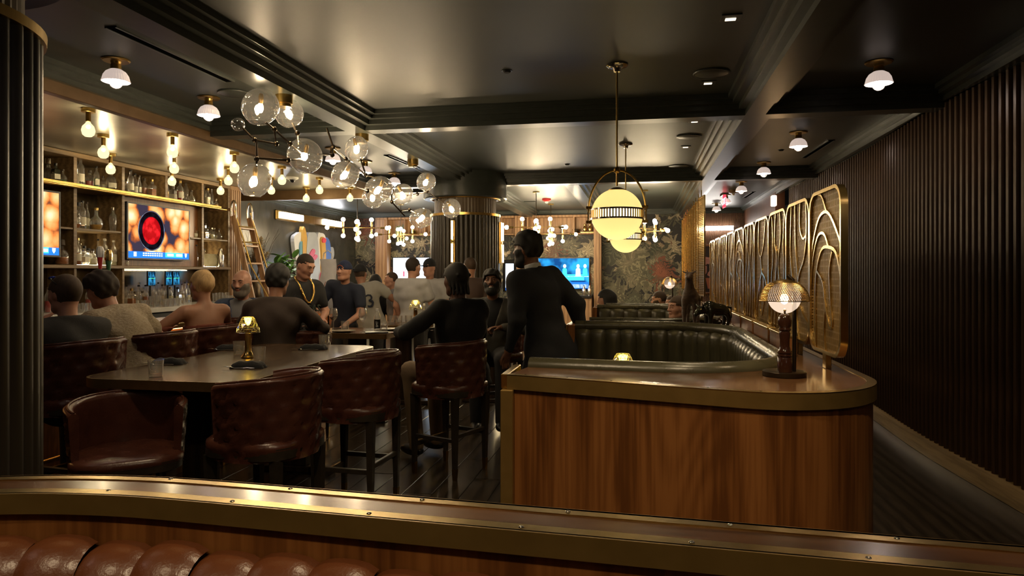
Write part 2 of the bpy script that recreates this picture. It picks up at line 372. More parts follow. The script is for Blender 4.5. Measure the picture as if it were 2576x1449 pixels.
# ---- wallpaper
def wallpaper():
    m, nt, b = newmat('jungle_wallpaper')
    def tex(typ, sc, **kw):
        n = nt.nodes.new(typ); n.inputs['Scale'].default_value = sc
        for k2, v in kw.items(): n.inputs[k2].default_value = v
        return n
    t = nt.nodes.new('ShaderNodeTexCoord'); nz = tex('ShaderNodeTexNoise', 3.2, Detail=3.0)
    nt.links.new(t.outputs['Object'], nz.inputs['Vector'])
    mixv = node(nt, 'ShaderNodeMix', data_type='VECTOR'); mixv.inputs[0].default_value = 0.36
    nt.links.new(t.outputs['Object'], mixv.inputs[4]); nt.links.new(nz.outputs['Color'], mixv.inputs[5])
    cur = None
    layers = [(2.3, (0.28, 0.25, 0.15), (0.08, 0.085, 0.05), 3.0), (3.4, (0.58, 0.47, 0.30), (0.18, 0.16, 0.10), 6.0), (2.0, (0.62, 0.20, 0.10), (0.26, 0.09, 0.06), 9.0), (6.5, (0.72, 0.56, 0.36), (0.34, 0.17, 0.09), 12.0), (5.2, (0.46, 0.40, 0.25), (0.16, 0.16, 0.10), 21.0)]
    base = (0.016, 0.014, 0.013); prev = None
    for i, (sc, ca, cb, off) in enumerate(layers):
        mp = nt.nodes.new('ShaderNodeMapping'); mp.inputs['Location'].default_value = (off, off * .7, off * 1.3); nt.links.new(mixv.outputs[1], mp.inputs[0])
        vo = tex('ShaderNodeTexVoronoi', sc, Randomness=1.0); nt.links.new(mp.outputs[0], vo.inputs['Vector'])
        # leaf veins: radial stripes from the cell centre
        sub = node(nt, 'ShaderNodeVectorMath', operation='SUBTRACT'); nt.links.new(mp.outputs[0], sub.inputs[0]); nt.links.new(vo.outputs['Position'], sub.inputs[1])
        sp = nt.nodes.new('ShaderNodeSeparateXYZ'); nt.links.new(sub.outputs[0], sp.inputs[0])
        an = node(nt, 'ShaderNodeMath', operation='ARCTAN2'); nt.links.new(sp.outputs['Z'], an.inputs[0]); nt.links.new(sp.outputs['X'], an.inputs[1])
        mu = node(nt, 'ShaderNodeMath', operation='MULTIPLY'); mu.inputs[1].default_value = (11, 9, 19, 5, 7)[i]; nt.links.new(an.outputs[0], mu.inputs[0])
        sn = node(nt, 'ShaderNodeMath', operation='SINE'); nt.links.new(mu.outputs[0], sn.inputs[0])
        ds = node(nt, 'ShaderNodeMath', operation='MULTIPLY_ADD'); ds.inputs[1].default_value = (0.16, 0.15, 0.19, 0.10, 0.13)[i]; nt.links.new(sn.outputs[0], ds.inputs[0]); nt.links.new(vo.outputs['Distance'], ds.inputs[2])
        lim = (0.62, 0.48, 0.36, 0.30, 0.40)[i]
        th = node(nt, 'ShaderNodeMapRange'); th.inputs[1].default_value = lim; th.inputs[2].default_value = lim - 0.05; nt.links.new(ds.outputs[0], th.inputs[0])
        sx = nt.nodes.new('ShaderNodeSeparateColor'); nt.links.new(vo.outputs['Color'], sx.inputs[0])
        keep = node(nt, 'ShaderNodeMath', operation='GREATER_THAN'); keep.inputs[1].default_value = (0.15, 0.35, 0.74, 0.55, 0.45)[i]; nt.links.new(sx.outputs[0], keep.inputs[0])
        fac = node(nt, 'ShaderNodeMath', operation='MULTIPLY'); nt.links.new(th.outputs[0], fac.inputs[0]); nt.links.new(keep.outputs[0], fac.inputs[1])
        rc = ramp(nt, sx.outputs[1], [(0.1, cb), (0.9, ca)])
        shade = node(nt, 'ShaderNodeMix', data_type='RGBA', blend_type='MULTIPLY'); shade.inputs[0].default_value = 0.75
        vein = ramp(nt, sn.outputs[0], [(0.1, (0.25, 0.25, 0.25)), (0.8, (1, 1, 1))])
        nt.links.new(rc, shade.inputs[6]); nt.links.new(vein, shade.inputs[7])
        mx = node(nt, 'ShaderNodeMix', data_type='RGBA'); nt.links.new(fac.outputs[0], mx.inputs[0])
        if prev is None: mx.inputs[6].default_value = col4(base)
        else: nt.links.new(prev, mx.inputs[6])
        nt.links.new(shade.outputs[2], mx.inputs[7]); prev = mx.outputs[2]
    nt.links.new(prev, b.inputs['Base Color']); b.inputs['Roughness'].default_value = 0.6
    return m
M['wallpaper'] = wallpaper()
struct('wall_back', MB().box(XL - .15, .98, YB, YB + .12, 0, ZC), 'wallpaper', 'far wall in dark jungle leaf wallpaper')
# right wall with half-round slats
wr = struct('wall_right', MB().sweep([(wallx(YF + .4 * i) + .03, YF + .4 * i) for i in range(36)], [(0, 0), (-.1, 0), (-.1, ZC), (0, ZC)]), 'slatback', 'curving walnut slatted wall')
sm = MB().prism([(.03, -.021), (.008, -.021), (-.012, -.015), (-.02, 0), (-.012, .015), (.008, .021), (.03, .021)], .13, 2.845).mesh('slat', 30)
y = 3.9
while y < 11.7:
    link('slat', sm, 'slat', wr, loc=(wallx(y), y, 0), rot=(0, 0, math.atan2(wallx(y - .05) - wallx(y + .05), .1))); y += .087
base = [(wallx(YF + .3 * i) + .02, YF + .3 * i) for i in range(48)]
o = struct('baseboard_right', MB().sweep(base, [(0, .0), (.075, .0), (.075, .045), (.05, .125), (0, .13)]), 'base', 'pale oak baseboard along the slatted wall', 25)
o = trim(MB().sweep([(wallx(YF + .3 * i) + .02, YF + .3 * i) for i in range(48)], [(0, 2.845), (.05, 2.845), (.05, 2.88), (.10, 2.885), (.10, 2.915), (.16, 2.918), (.16, ZC), (0, ZC)]), 'crown along the slatted wall')
# plain panelled stretch and door opening at the far end of the right wall
struct('wall_panel', MB().bbox(2.24, 2.40, 12.45, YB, 0, ZC, .004), pr('red_walnut_panel', (0.10, 0.042, 0.024), .4, c2=(0.15, 0.066, 0.036), scale=6, stretch=(1, 1, .2)), 'smooth reddish walnut panelled end of the right wall')
# corridor end wall with reeds
wc = struct('wall_corridor', MB().box(.98, 2.6, YB, YB + .12, 0, ZC), 'slatback', 'reeded wood end wall of the corridor')
rm = MB().prism([(-.012, 0), (-.009, -.012), (0, -.016), (.009, -.012), (.012, 0)], .1, 2.84).mesh('reed')
for i in range(44): link('reed', rm, pr('reed_walnut', (0.13, 0.058, 0.028), .4, c2=(0.17, 0.08, 0.04), scale=30) if i == 0 else None, wc, loc=(1.0 + i * .0285, YB, 0))
# back wall oak millwork
mw = thing('back_wall_millwork', 'pale oak posts and open upper cabinet on the leafy far wall', 'cabinet', (0, YB, 0))
def mbox(name, x0, x1, z0, z1, d, mat='oak'): return MB().bbox(x0, x1, -d, -.002, z0, z1, .006).obj(name, mat, mw)
posts = [onx and ony(952, 600, YB).x, ony(1302, 600, YB).x, ony(1497, 600, YB).x]
for px0, px1 in ((946, 976), (1296, 1314), (1494, 1513)):
    a, b2 = ony(px0, 600, YB - .2).x, ony(px1, 600, YB - .2).x
    mbox('post', a, b2, 0, 2.84, .26)
    mbox('post_fillet', a + .05, b2 - .05, .1, 2.8, .28)
xa, xb = ony(976, 600, YB - .2).x, ony(1494, 600, YB - .2).x
mbox('cabinet_back', xa, xb, 2.42, 2.84, .03)
for i in range(46):
    x = xa + .03 + (xb - xa - .06) * i / 45
    MB().bbox(x - .045, x + .045, -.038, -.03, 2.44, 2.80, .003).obj('board', 'oak', mw)
mbox('shelf', xa, xb, 2.395, 2.425, .24); mbox('head_rail', xa, xb, 2.79, 2.845, .22)
for px in (1020, 1070, 1110, 1262, 1328, 1382, 1444):
    x = ony(px, 560, YB - .15).x; mbox('upright', x - .02, x + .02, 2.42, 2.80, .22)
for z in (.96,):
    mbox('counter_top', ony(1318, 600, YB).x, ony(1492, 600, YB).x, .95, 1.0, .5, 'black')
    cb = mbox('counter_body', ony(1318, 600, YB).x, ony(1492, 600, YB).x, .0, .95, .45)
    for i in range(4):
        x = ony(1345 + i * 34, 600, YB - .45).x; MB().bbox(x - .09, x + .09, -.462, -.452, .80, .86, .003).obj('drawer_pull', 'brass', mw)
# linear slot diffusers, speakers, downlights, sprinklers
def slot(p0, p1, w=.06, label=''):
    a, b3 = onz(*p0, ZC), onz(*p1, ZC); d = (b3 - a); L = d.length; rz = math.atan2(d.y, d.x); c = (a + b3) / 2
    o = thing('slot_diffuser', label, 'air vent', (c.x, c.y, ZC), rz)
    MB().box(-L / 2, L / 2, -w / 2, w / 2, -.006, .0).obj('slot', pr('vent_void', (.002, .002, .002), 1.0, c2=(.003, .003, .003), spec=0.0) if 'vent_void' not in bpy.data.materials else bpy.data.materials['vent_void'], o)
    for s in (-1, 1): MB().box(-L / 2, L / 2, s * w / 2 - .006, s * w / 2 + .006, -.010, .0).obj('frame', 'trim', o)
slot((278, 66), (578, 204), .07, 'long black slot air vent in the ceiling above the bar seats')
slot((972, 390), (1050, 422), .06, 'short black slot air vent behind the globe chandelier')
slot((2022, 396), (2092, 352), .06, 'black slot air vent over the slatted wall')
slot((1873, 497), (1896, 482), .06, 'small black slot air vent at the far end of the corridor ceiling')
slot((1312, 507), (1346, 506), .05, 'thin slot air vent beside the column capital')
def lab_disc(px, py, r, label, g=None):
    p = onz(px, py, ZC); o = thing('ceiling_speaker', label, 'speaker', (p.x, p.y, ZC), 0, g)
    MB().lathe([(r, 0), (r, -.008), (r * .94, -.012), (.001, -.012)], 28).obj('grille', 'ceil', o, 30); MB().lathe([(r, -.001), (r + .012, -.004), (r + .008, -.012), (r - .004, -.0125)], 28, cap=False).obj('ring', 'trim', o, 40)
for i, (x, y, lb) in enumerate(((1790, 183, 'largest round ceiling speaker beside the front pendant rod'), (1733, 343, 'round ceiling speaker in the middle bay'), (1707, 417, 'round ceiling speaker just before the far cross beam'), (590, 234, 'round flush ceiling speaker above the globe chandelier'))):
    lab_disc(x, y, .12, lb, 'round ceiling speakers')
def downlight(x, y, label, power, aim=(0, 0)):
    o = thing('recessed_downlight', label, 'ceiling light', (x, y, ZC), 0, 'square recessed downlights')
    MB().box(-.055, .055, -.055, .055, -.006, 0).obj('trim_plate', 'trim', o)
    MB().box(-.03, .028, -.005, .03, -.009, -.006).obj('lens', emit('downlight_lens', (1, .85, .6), 1.0) if 'downlight_lens' not in bpy.data.materials else bpy.data.materials['downlight_lens'], o)
    ld = bpy.data.lights.new('downlight_lamp', 'SPOT'); ld.energy = power; ld.color = (1, .76, .46); ld.spot_size = math.radians(95); ld.spot_blend = .9; ld.shadow_soft_size = .04
    lo = bpy.data.objects.new('downlight_lamp', ld); COL.objects.link(lo); lo.parent = o; lo.location = (0, .01, -.02); lo.rotation_euler = (aim[1], aim[0], 0)
for i in range(6): downlight(.50, 4.1 + 1.36 * i, '%s square recessed downlight from the near end of the booth ceiling' % ORD[i], 12)
for i, (x, y, ay) in enumerate(((.50, 2.75, 0), (.50, 1.40, .55), (-.6, 1.40, .45), (-2.0, 2.75, 0), (.5, .1, .2), (-.6, .1, .2), (-1.9, .1, .2))):  # extra downlights out of view, added because the foreground was too dark
    downlight(x, y, '%s added square recessed downlight out of view, brightening the foreground' % ORD[i], (16, 29, 29, 16, 20, 20, 20)[i], (0, ay))
for i, (x, y) in enumerate(((1275, 178), (1427, 413), (1965, 377))):
    p = onz(x, y, ZC); o = thing('sprinkler', '%s small flush sprinkler cap in the ceiling, counted from the camera' % ORD[i], 'sprinkler', (p.x, p.y, ZC), 0, 'ceiling sprinklers')
    MB().lathe([(.03, 0), (.03, -.006), (.022, -.014), (.001, -.014)], 14).obj('cap', 'blackmat', o, 30); MB().lathe([(.04, -.0005), (.04, -.004), (.03, -.004)], 14).obj('flange', 'trim', o)
# fire alarm
p = onz(1375, 500, ZC); o = thing('fire_alarm', 'red ceiling fire alarm with a clear strobe', 'fire alarm', (p.x, p.y, ZC))
MB().lathe([(.085, 0), (.085, -.03), (.05, -.055), (.001, -.055)], 20).obj('body', 'red', o, 30); MB().lathe([(.04, -.05), (.03, -.085), (.001, -.09)], 14).obj('strobe', 'white', o, 40)
p = onz(1845, 478, ZC); o = thing('smoke_detector', 'brown ceiling smoke detector beside the corridor dome lights', 'smoke detector', (p.x, p.y, ZC))
MB().lathe([(.08, 0), (.08, -.03), (.05, -.05), (.001, -.05)], 20).obj('body', 'fascia', o, 30); MB().lathe([(.025, -.048), (.02, -.09), (.001, -.095)], 12).obj('sensor', 'nickel', o, 40)
# dome camera in the bar soffit
p = onz(735, 446, 2.915); o = thing('dome_camera', 'white dome security camera on the gold bar ceiling', 'camera', (p.x, p.y, 2.915))
MB().lathe([(.09, 0), (.09, -.02), (.06, -.035), (.001, -.035)], 18).obj('housing', 'white', o, 30); MB().sphere((0, 0, -.035), .045, 14, 8).obj('dome', 'black', o, 60)
# ================================================================ COLUMNS
def column(cx, cy, label, sconces):
    R = .50; col = thing('leather_column', label, 'column', (cx, cy, 0), 0, 'fluted leather columns'); col['kind'] = 'structure'
    MB().lathe([(R - .03, 0), (R - .03, 2.33)], 44).obj('core', 'leather_col', col)
    n = 44; w = 2 * PI * R / n * .5
    fm = MB().prism([(-.02, -w), (.004, -w * .98), (.022, -w * .6), (.03, 0), (.022, w * .6), (.004, w * .98), (-.02, w)], .08, 2.33).mesh('flute', 50)
    for i in range(n):
        a = 2 * PI * i / n; link('flute', fm, 'leather_col', col, loc=((R - .02) * math.cos(a), (R - .02) * math.sin(a), 0), rot=(0, 0, a))
    MB().lathe([(R - .04, 2.33), (R + .02, 2.33), (R + .022, 2.365), (R - .04, 2.37)], 64, cap=False).obj('brass_ring', 'brass', col, 40)
    MB().lathe([(R - .01, .0), (R + .02, .0), (R + .02, .09), (R - .01, .10)], 64, cap=False).obj('base_ring', 'bronze', col, 40)
    MB().lathe([(R - .05, 2.36), (R - .05, 2.62)], 120, rib=.006, cap=False).obj('reeded_neck', pr('neck_reed', (0.13, 0.09, 0.05), .4, c2=(0.16, 0.115, 0.065)) if 'neck_reed' not in bpy.data.materials else bpy.data.materials['neck_reed'], col)
    MB().lathe([(R - .05, 2.60), (R + .10, 2.585), (R + .115, 2.60), (R + .115, ZC), (R, ZC)], 64).obj('capital_drum', 'trim', col, 30)
    MB().lathe([(R - .03, 2.595), (R - .01, 2.575), (R + .015, 2.575), (R + .02, 2.59)], 64, cap=False).obj('capital_ring', 'brassd', col, 40)
    for a in sconces:
        s = thing('wall_sconce', 'slim vertical brass sconce on %s' % a[1], 'wall light', (cx + math.cos(a[0]) * (R + .03), cy + math.sin(a[0]) * (R + .03), 1.95), a[0], 'slim column sconces')
        MB().box(-.02, .012, -.035, .035, -.30, .30).obj('back_plate', 'brassd', s)
        MB().bbox(.012, .03, -.028, .028, -.02, .02, .003).obj('clip', 'brass', s)
        for q in (-1, 1):
            MB().cyl((.035, 0, q * .03), (.035, 0, q * .29), .012, 10).obj('tube', emit('sconce_tube', (1, .82, .55), 5) if 'sconce_tube' not in bpy.data.materials else bpy.data.materials['sconce_tube'], s, 40)
            MB().cyl((.035, .024, q * .02), (.035, .024, q * .30), .009, 8).obj('guard_rod', 'brass', s, 40)
column(-2.53, 1.85, 'near fluted leather column with a brass ring, at the photo edge', [(math.radians(-38), 'the near leather column')])
column(-2.56, 10.0, 'far fluted leather column under a round capital in the middle of the room', [(math.radians(-95), 'the far column, front face'), (math.radians(2), 'the far column, booth side')])
# ================================================================ BACK BAR
BX, BB = -6.5, -6.86          # shelf front and back planes
def by(px): return onx(px, 600, BX).y
bbar = thing('back_bar_shelving', 'tall wooden back bar shelving with mirror backs and brass edges', 'shelving', (BX, by(105), 0))
OX, OY = BX, by(105)
def bb(name, x0, x1, y0, y1, z0, z1, mat='shelfwood', b=.004): return MB().bbox(x0 - OX, x1 - OX, y0 - OY, y1 - OY, z0, z1, b).obj(name, mat, bbar)
Y0, Y1 = by(60), by(577)
bb('cornice', BB, BX + .02, Y0, Y1, 2.855, 2.912)
for px in (60, 188, 309, 418, 509, 575):
    y = by(px); bb('upright', BB, BX + .01, y - .025, y + .025, 2.545, 2.86)
for px in (188, 309, 509, 575):
    y = by(px); bb('upright', BB, BX + .01, y - .025, y + .025, 1.585, 2.50)
for px in (188, 309, 575):
    y = by(px); bb('upright', BB, BX + .01, y - .02, y + .02, 1.06, 1.56)
sh = bb('upper_shelf', BB, BX + .05, Y0, by(548), 2.50, 2.545)
MB().bbox(BX + .05 - OX, BX + .065 - OX, Y0 - OY, by(548) - OY, 2.497, 2.548, .003).obj('brass_nosing', 'brass', sh)
MB().cyl((BX + .09 - OX, Y0 - OY, 2.50), (BX + .09 - OX, by(556) - OY, 2.50), .014, 10).obj('ladder_rail', 'brass', bbar, 40)
for a, b_ in ((60, 188), (188, 309), (479, 509), (509, 577)):
    if a == 60: bb('middle_shelf', BB, BX, by(150), by(188), 2.01, 2.035)
    else: bb('middle_shelf', BB, BX, by(a), by(b_), 2.01, 2.035)
bb('lower_shelf', BB, BX + .03, Y0, Y1, 1.56, 1.60)
for a, b_ in ((60, 309), (309, 577)): bb('mirror', BB - .012, BB + .004, by(a), by(b_), 1.06, 2.86, pr('antique_mirror', (0.30, 0.25, 0.17), .16, metal=1.0, c2=(0.42, 0.36, 0.25), scale=5) if 'antique_mirror' not in bpy.data.materials else bpy.data.materials['antique_mirror'])
bb('tv_panel', BB + .02, BX - .06, by(311), by(507), 1.60, 2.50, 'walnut')
bb('end_board', BB, BX + .02, by(577), by(577) + .30, .0, 2.912, 'oak')
for i in range(5): bb('reed', BX + .02, BX + .03, by(577) + .02 + i * .056, by(577) + .06 + i * .056, .1, 2.85, 'oak', .003)
# shelf strip lights under the lower display
for i, (a, b_) in enumerate(((192, 304), (512, 572), (316, 500))):
    s = thing('shelf_strip_light', ('glowing strip on the lower shelf under the three clear bottles', 'glowing strip under the round plates on the lower shelf', 'warm strip hidden over the back counter bottles')[i], 'strip light', (BX - .2, (by(a) + by(b_)) / 2, (1.601, 1.601, 1.54)[i]))
    L = abs(by(b_) - by(a)) / 2 - .04
    MB().box(-.03, .03, -L, L, 0, .006).obj('diffuser', emit('strip_glow', (1, .86, .55), 14) if 'strip_glow' not in bpy.data.materials else bpy.data.materials['strip_glow'], s)
    MB().box(-.036, .036, -L - .01, L + .01, -.0005, .003).obj('channel', 'brassd', s)
# back counter
bcnt = thing('back_counter', 'back bar counter with pale stone edge and dark drawers', 'counter', (-6.2, 7.5, 0))
MB().bbox(-.64, .10, -4.2, 2.55, 1.0, 1.06, .004).obj('stone_top', 'marble', bcnt)
for i in range(9):
    y0 = -4.1 + i * .73
    d = MB().bbox(-.5, .05, y0, y0 + .7, .05, .99, .004).obj('cabinet_body', 'black', bcnt)
    dr = MB().bbox(.05, .068, y0 + .02, y0 + .68, .84, .985, .004).obj('drawer', pr('bar_drawer', (0.05, 0.055, 0.05), .3, c2=(.06, .065, .06)) if 'bar_drawer' not in bpy.data.materials else bpy.data.materials['bar_drawer'], d)
    MB().sphere((.08, y0 + .35, .91), .018, 10, 6).obj('knob', 'nickel', dr, 60)
# front bar
fbar = thing('bar_counter', 'long front bar counter where the guests sit', 'bar counter', (-4.3, 7.0, 0))
MB().bbox(-.34, .30, -4.4, 3.7, 1.02, 1.07, .008).obj('counter_top', 'walnut_h', fbar)
MB().bbox(.285, .31, -4.4, 3.7, 1.025, 1.065, .004).obj('brass_edge', 'brassd', fbar)
for i in range(11): MB().bbox(-.28, .10, -4.35 + i * .73, -4.35 + i * .73 + .72, .02, 1.02, .006).obj('front_panel', 'walnut', fbar)
MB().cyl((.26, -4.4, .2), (.26, 3.7, .2), .02, 10).obj('foot_rail', 'brass', fbar, 40)
MB().box(.14, .17, -3.6, 3.3, 1.0, 1.018).obj('under_light', emit('under_bar_glow', (1, .5, .14), 3.5), fbar)

# ================================================================ TELEVISIONS
def food_screen():
    m, nt, b = newmat('tv_food_picture'); nt.nodes.remove(b)
    t = nt.nodes.new('ShaderNodeTexCoord'); sp = nt.nodes.new('ShaderNodeSeparateXYZ'); nt.links.new(t.outputs['Object'], sp.inputs[0])
    def math2(op, a, b_):
        n = node(nt, 'ShaderNodeMath', operation=op)
        for i, q in enumerate((a, b_)):
            if q is None: continue
            if isinstance(q, (int, float)): n.inputs[i].default_value = q
            else: nt.links.new(q, n.inputs[i])
        return n.outputs[0]
    vo = nt.nodes.new('ShaderNodeTexVoronoi'); vo.inputs['Scale'].default_value = 4.6; vo.feature = 'F1'
    nz = nt.nodes.new('ShaderNodeTexNoise'); nz.inputs['Scale'].default_value = 9; nz.inputs['Detail'].default_value = 5
    nt.links.new(t.outputs['Object'], vo.inputs['Vector']); nt.links.new(t.outputs['Object'], nz.inputs['Vector'])
    f = math2('MULTIPLY_ADD', nz.outputs[0], .32); nt.links.new(vo.outputs['Distance'], f.node.inputs[2])
    nug = ramp(nt, f, [(.28, (1.0, .78, .50)), (.50, (1.0, .48, .18)), (.68, (.85, .26, .06)), (.80, (.28, .07, .02)), (.88, (.04, .03, .05))])
    # sauce bowl, centred left of middle
    dx = math2('DIVIDE', math2('SUBTRACT', sp.outputs['Y'], -.17), .26); dz = math2('DIVIDE', math2('SUBTRACT', sp.outputs['Z'], .02), .27)
    rr = math2('SQRT', math2('ADD', math2('MULTIPLY', dx, dx), math2('MULTIPLY', dz, dz)), None)
    inb = ramp(nt, rr, [(0, (.75, .03, .035)), (.66, (.55, .012, .02)), (.70, (.006, .007, .012)), (.94, (.006, .008, .016)), (.965, (.25, .55, .8)), (.99, (.01, .015, .03))])
    sheen = ramp(nt, nz.outputs[0], [(.45, (.6, .25, .25)), (.72, (1.6, 1.1, 1.1))])
    mul = node(nt, 'ShaderNodeMix', data_type='RGBA', blend_type='MULTIPLY'); mul.inputs[0].default_value = 1; nt.links.new(inb, mul.inputs[6]); nt.links.new(sheen, mul.inputs[7])
    lt = math2('LESS_THAN', rr, 1.0)
    mx = node(nt, 'ShaderNodeMix', data_type='RGBA'); nt.links.new(lt, mx.inputs[0]); nt.links.new(nug, mx.inputs[6]); nt.links.new(mul.outputs[2], mx.inputs[7])
    e = nt.nodes.new('ShaderNodeEmission'); e.inputs[1].default_value = .55; nt.links.new(mx.outputs[2], e.inputs[0])
    nt.links.new(e.outputs[0], nt.nodes['Material Output'].inputs[0]); return m
M['tvfood'] = food_screen()
M['tvblue'] = emit('ticker_blue', (.02, .16, .85), .7); M['tvcyan'] = emit('ticker_cyan', (.05, .55, 1.0), .8); M['tvtext'] = emit('ticker_text', (.8, .92, 1.0), .9)
def television(cx, cy, cz, w, h, rz, label, screen, ticker=True):
    # local frame: the screen faces +X, width along Y
    t = thing('television', label, 'television', (cx, cy, cz), rz, 'bar televisions')
    MB().bbox(-.05, -.004, -w / 2 - .02, w / 2 + .02, -h / 2 - .02, h / 2 + .02, .005).obj('casing', 'black', t)
    s = MB().box(-.004, .0, -w / 2, w / 2, -h / 2, h / 2).obj('screen', screen, t)
    for z0, z1, y0, y1 in ((-h / 2 - .02, -h / 2, -w / 2 - .02, w / 2 + .02), (h / 2, h / 2 + .02, -w / 2 - .02, w / 2 + .02), (-h / 2, h / 2, -w / 2 - .02, -w / 2), (-h / 2, h / 2, w / 2, w / 2 + .02)):
        MB().box(-.004, .006, y0, y1, z0, z1).obj('bezel', 'black', t)
    if ticker:
        b0 = -h / 2
        tk = MB().box(.0, .002, -w / 2, w / 2, b0, b0 + .085).obj('ticker', 'tvblue', t)
        MB().box(.002, .003, .10, w / 2 - .14, b0 + .02, b0 + .085).obj('score_panel', 'tvcyan', tk)
        for i in range(2): MB().box(.003, .004, .14 + i * .19, .27 + i * .19, b0 + .035, b0 + .07).obj('score_text', 'tvtext', tk)
        for r in range(2):
            for i in range(9): MB().box(.002, .003, -.34 + i * .044, -.34 + i * .044 + .03, b0 + .028 + r * .028, b0 + .044 + r * .028).obj('ticker_text', 'tvtext', tk)
        MB().box(.002, .003, -w / 2 + .10, -w / 2 + .15, b0 + .02, b0 + .078).obj('channel_logo', 'tvtext', tk)
        MB().prism([(0, -.03), (-.02, -.005), (-.024, .03), (.024, .03), (.02, -.005)], 0, .001, Matrix.Translation((.0022, w / 2 - .07, b0 + .05)) @ Matrix.Rotation(PI / 2, 4, 'Z') @ Matrix.Rotation(PI / 2, 4, 'X')).obj('shield_logo', 'tvtext', tk)
    return t
ya, yb = by(313), by(476)
television(BX + .02, (ya + yb) / 2, 2.055, 1.22, .70, 0, 'large bar television showing a bowl of red sauce and fried chicken', M['tvfood'])
television(BX + .02, by(146) - .62, 2.055, 1.22, .70, 0, 'bar television half hidden by the near column showing fried chicken', M['tvfood'])
def wash(name, c1, c2, s, sc):
    m, nt, b = newmat(name); nt.nodes.remove(b)
    v = coords(nt); n = node(nt, 'ShaderNodeTexNoise'); n.inputs['Scale'].default_value = sc; nt.links.new(v, n.inputs['Vector'])
    o = ramp(nt, n.outputs[0], [(.42, c1), (.62, c2)]); e = nt.nodes.new('ShaderNodeEmission'); e.inputs[1].default_value = s
    nt.links.new(o, e.inputs[0]); nt.links.new(e.outputs[0], nt.nodes['Material Output'].inputs[0]); return m
M['tvwhite'] = wash('tv_white_picture', (.62, .80, 1.0), (.9, .95, 1.0), 1.5, 1.5)
M['tvsport'] = wash('tv_studio_picture', (.005, .04, .14), (.02, .25, .55), .9, 3.0)
xa_, xb_ = ony(988, 700, YB - .1).x, ony(1110, 700, YB - .1).x
t3 = television((xa_ + xb_) / 2, YB - .06, 1.5 - (700 - 688) / 1750 * 16.8 + .14, 1.22, .70, -PI / 2, 'bright white television on the leafy wall behind the standing men', M['tvwhite'], False)
MB().box(0, .003, -.36, -.32, -.10, .03).obj('red_figure', emit('tv_red', (.9, .05, .08), 1.5), t3); MB().box(0, .003, -.375, -.305, .03, .07).obj('figure_head', 'tvtext', t3)
xa_, xb_ = ony(1355, 690, YB - .1).x, ony(1475, 690, YB - .1).x
t4 = television((xa_ + xb_) / 2, YB - .06, 1.5, 1.22, .70, -PI / 2, 'blue sports studio television beside the tuxedoed man', M['tvsport'], False)
for nm, y0, y1, z0, z1, mm in (('desk', -.3, .5, -.16, -.02, 'tvcyan'), ('floor_glow', -.6, .6, -.34, -.2, 'tvblue'), ('score_panel', .15, .58, -.33, -.25, 'tvtext'), ('screen_line', -.6, .6, -.075, -.06, 'tvtext')):
    MB().box(0, .002, y0, y1, z0, z1).obj(nm, mm, t4)
for y, c in ((.05, 'tvcyan'), (.36, 'tvtext'), (.52, 'tvcyan')):
    q = MB().prism([(-.06, -.05), (-.05, .12), (-.02, .15), (.02, .15), (.05, .12), (.06, -.05)], 0, .003, Matrix.Rotation(PI / 2, 4, 'Z') @ Matrix.Rotation(PI / 2, 4, 'X')).obj('presenter', c, t4); q.location = (.002, y, -.02)
    q2 = MB().sphere((.003, y, .17), .038, 10, 6, (.1, 1, 1.2)).obj('presenter_head', 'tvtext', t4)
# slim television on the booth side of the far column
t5 = television(-2.56 + .56, 9.93, 1.62, .62, .42, math.radians(-62), 'narrow glowing television edge beside the far column', M['tvfood'], True) if False else None
c0 = at(1282, 690, 10.4)
t5 = thing('side_screen', 'narrow bright screen seen edge-on just past the far column', 'screen', (c0.x, c0.y, c0.z), math.radians(-82)); 
MB().bbox(-.03, -.003, -.10, .10, -.26, .22, .004).obj('casing', 'black', t5); MB().box(-.003, 0, -.06, .06, -.20, .16).obj('screen', 'tvwhite', t5); MB().box(0, .002, -.06, .06, -.24, -.20).obj('ticker', 'tvblue', t5)

# ================================================================ BOTTLES
KIND = {  # profile of the body, height of liquid 0..1, cap
 'tall': [(.001, 0), (.036, 0), (.038, .01), (.038, .19), (.030, .225), (.014, .25), (.0135, .305), (.016, .308), (.016, .318), (.001, .318)],
 'slim': [(.001, 0), (.028, 0), (.030, .01), (.030, .20), (.012, .26), (.011, .335), (.014, .338), (.014, .35), (.001, .35)],
 'squat': [(.001, 0), (.050, 0), (.054, .01), (.054, .12), (.045, .145), (.018, .165), (.017, .20), (.022, .203), (.022, .22), (.001, .22)],
 'round': [(.001, 0), (.040, 0), (.055, .03), (.060, .065), (.050, .105), (.022, .13), (.016, .15), (.016, .20), (.019, .203), (.019, .215), (.001, .215)],
 'decanter': [(.001, 0), (.055, 0), (.062, .01), (.060, .10), (.045, .13), (.02, .15), (.016, .18), (.022, .185), (.03, .20), (.026, .24), (.001, .25)],
 'flare': [(.001, 0), (.032, 0), (.034, .02), (.044, .13), (.040, .18), (.016, .21), (.015, .25), (.019, .253), (.019, .275), (.001, .275)],
 'square': [(.001, 0), (.043, 0), (.045, .006), (.045, .165), (.038, .18), (.016, .195), (.015, .245), (.020, .247), (.020, .27), (.001, .27)],
}
MG = {}
LIQ = {'clear': None, 'amber': (.30, .09, .012), 'dark': (.02, .012, .008), 'green': (.03, .09, .02), 'gold': (.45, .24, .03), 'pale': (.62, .58, .36), 'red': (.28, .02, .015), 'blue': (.05, .16, .42)}
for q, c in LIQ.items():
    if c: M['liq_' + q] = pr('liquid_' + q, c, .15, c2=tuple(x * 1.15 for x in c))
M['darkglass'] = pr('dark_bottle_glass', (.012, .014, .009), .08, c2=(.018, .02, .012))
M['paper'] = pr('bottle_label_paper', (.62, .57, .44), .6, c2=(.7, .66, .54))
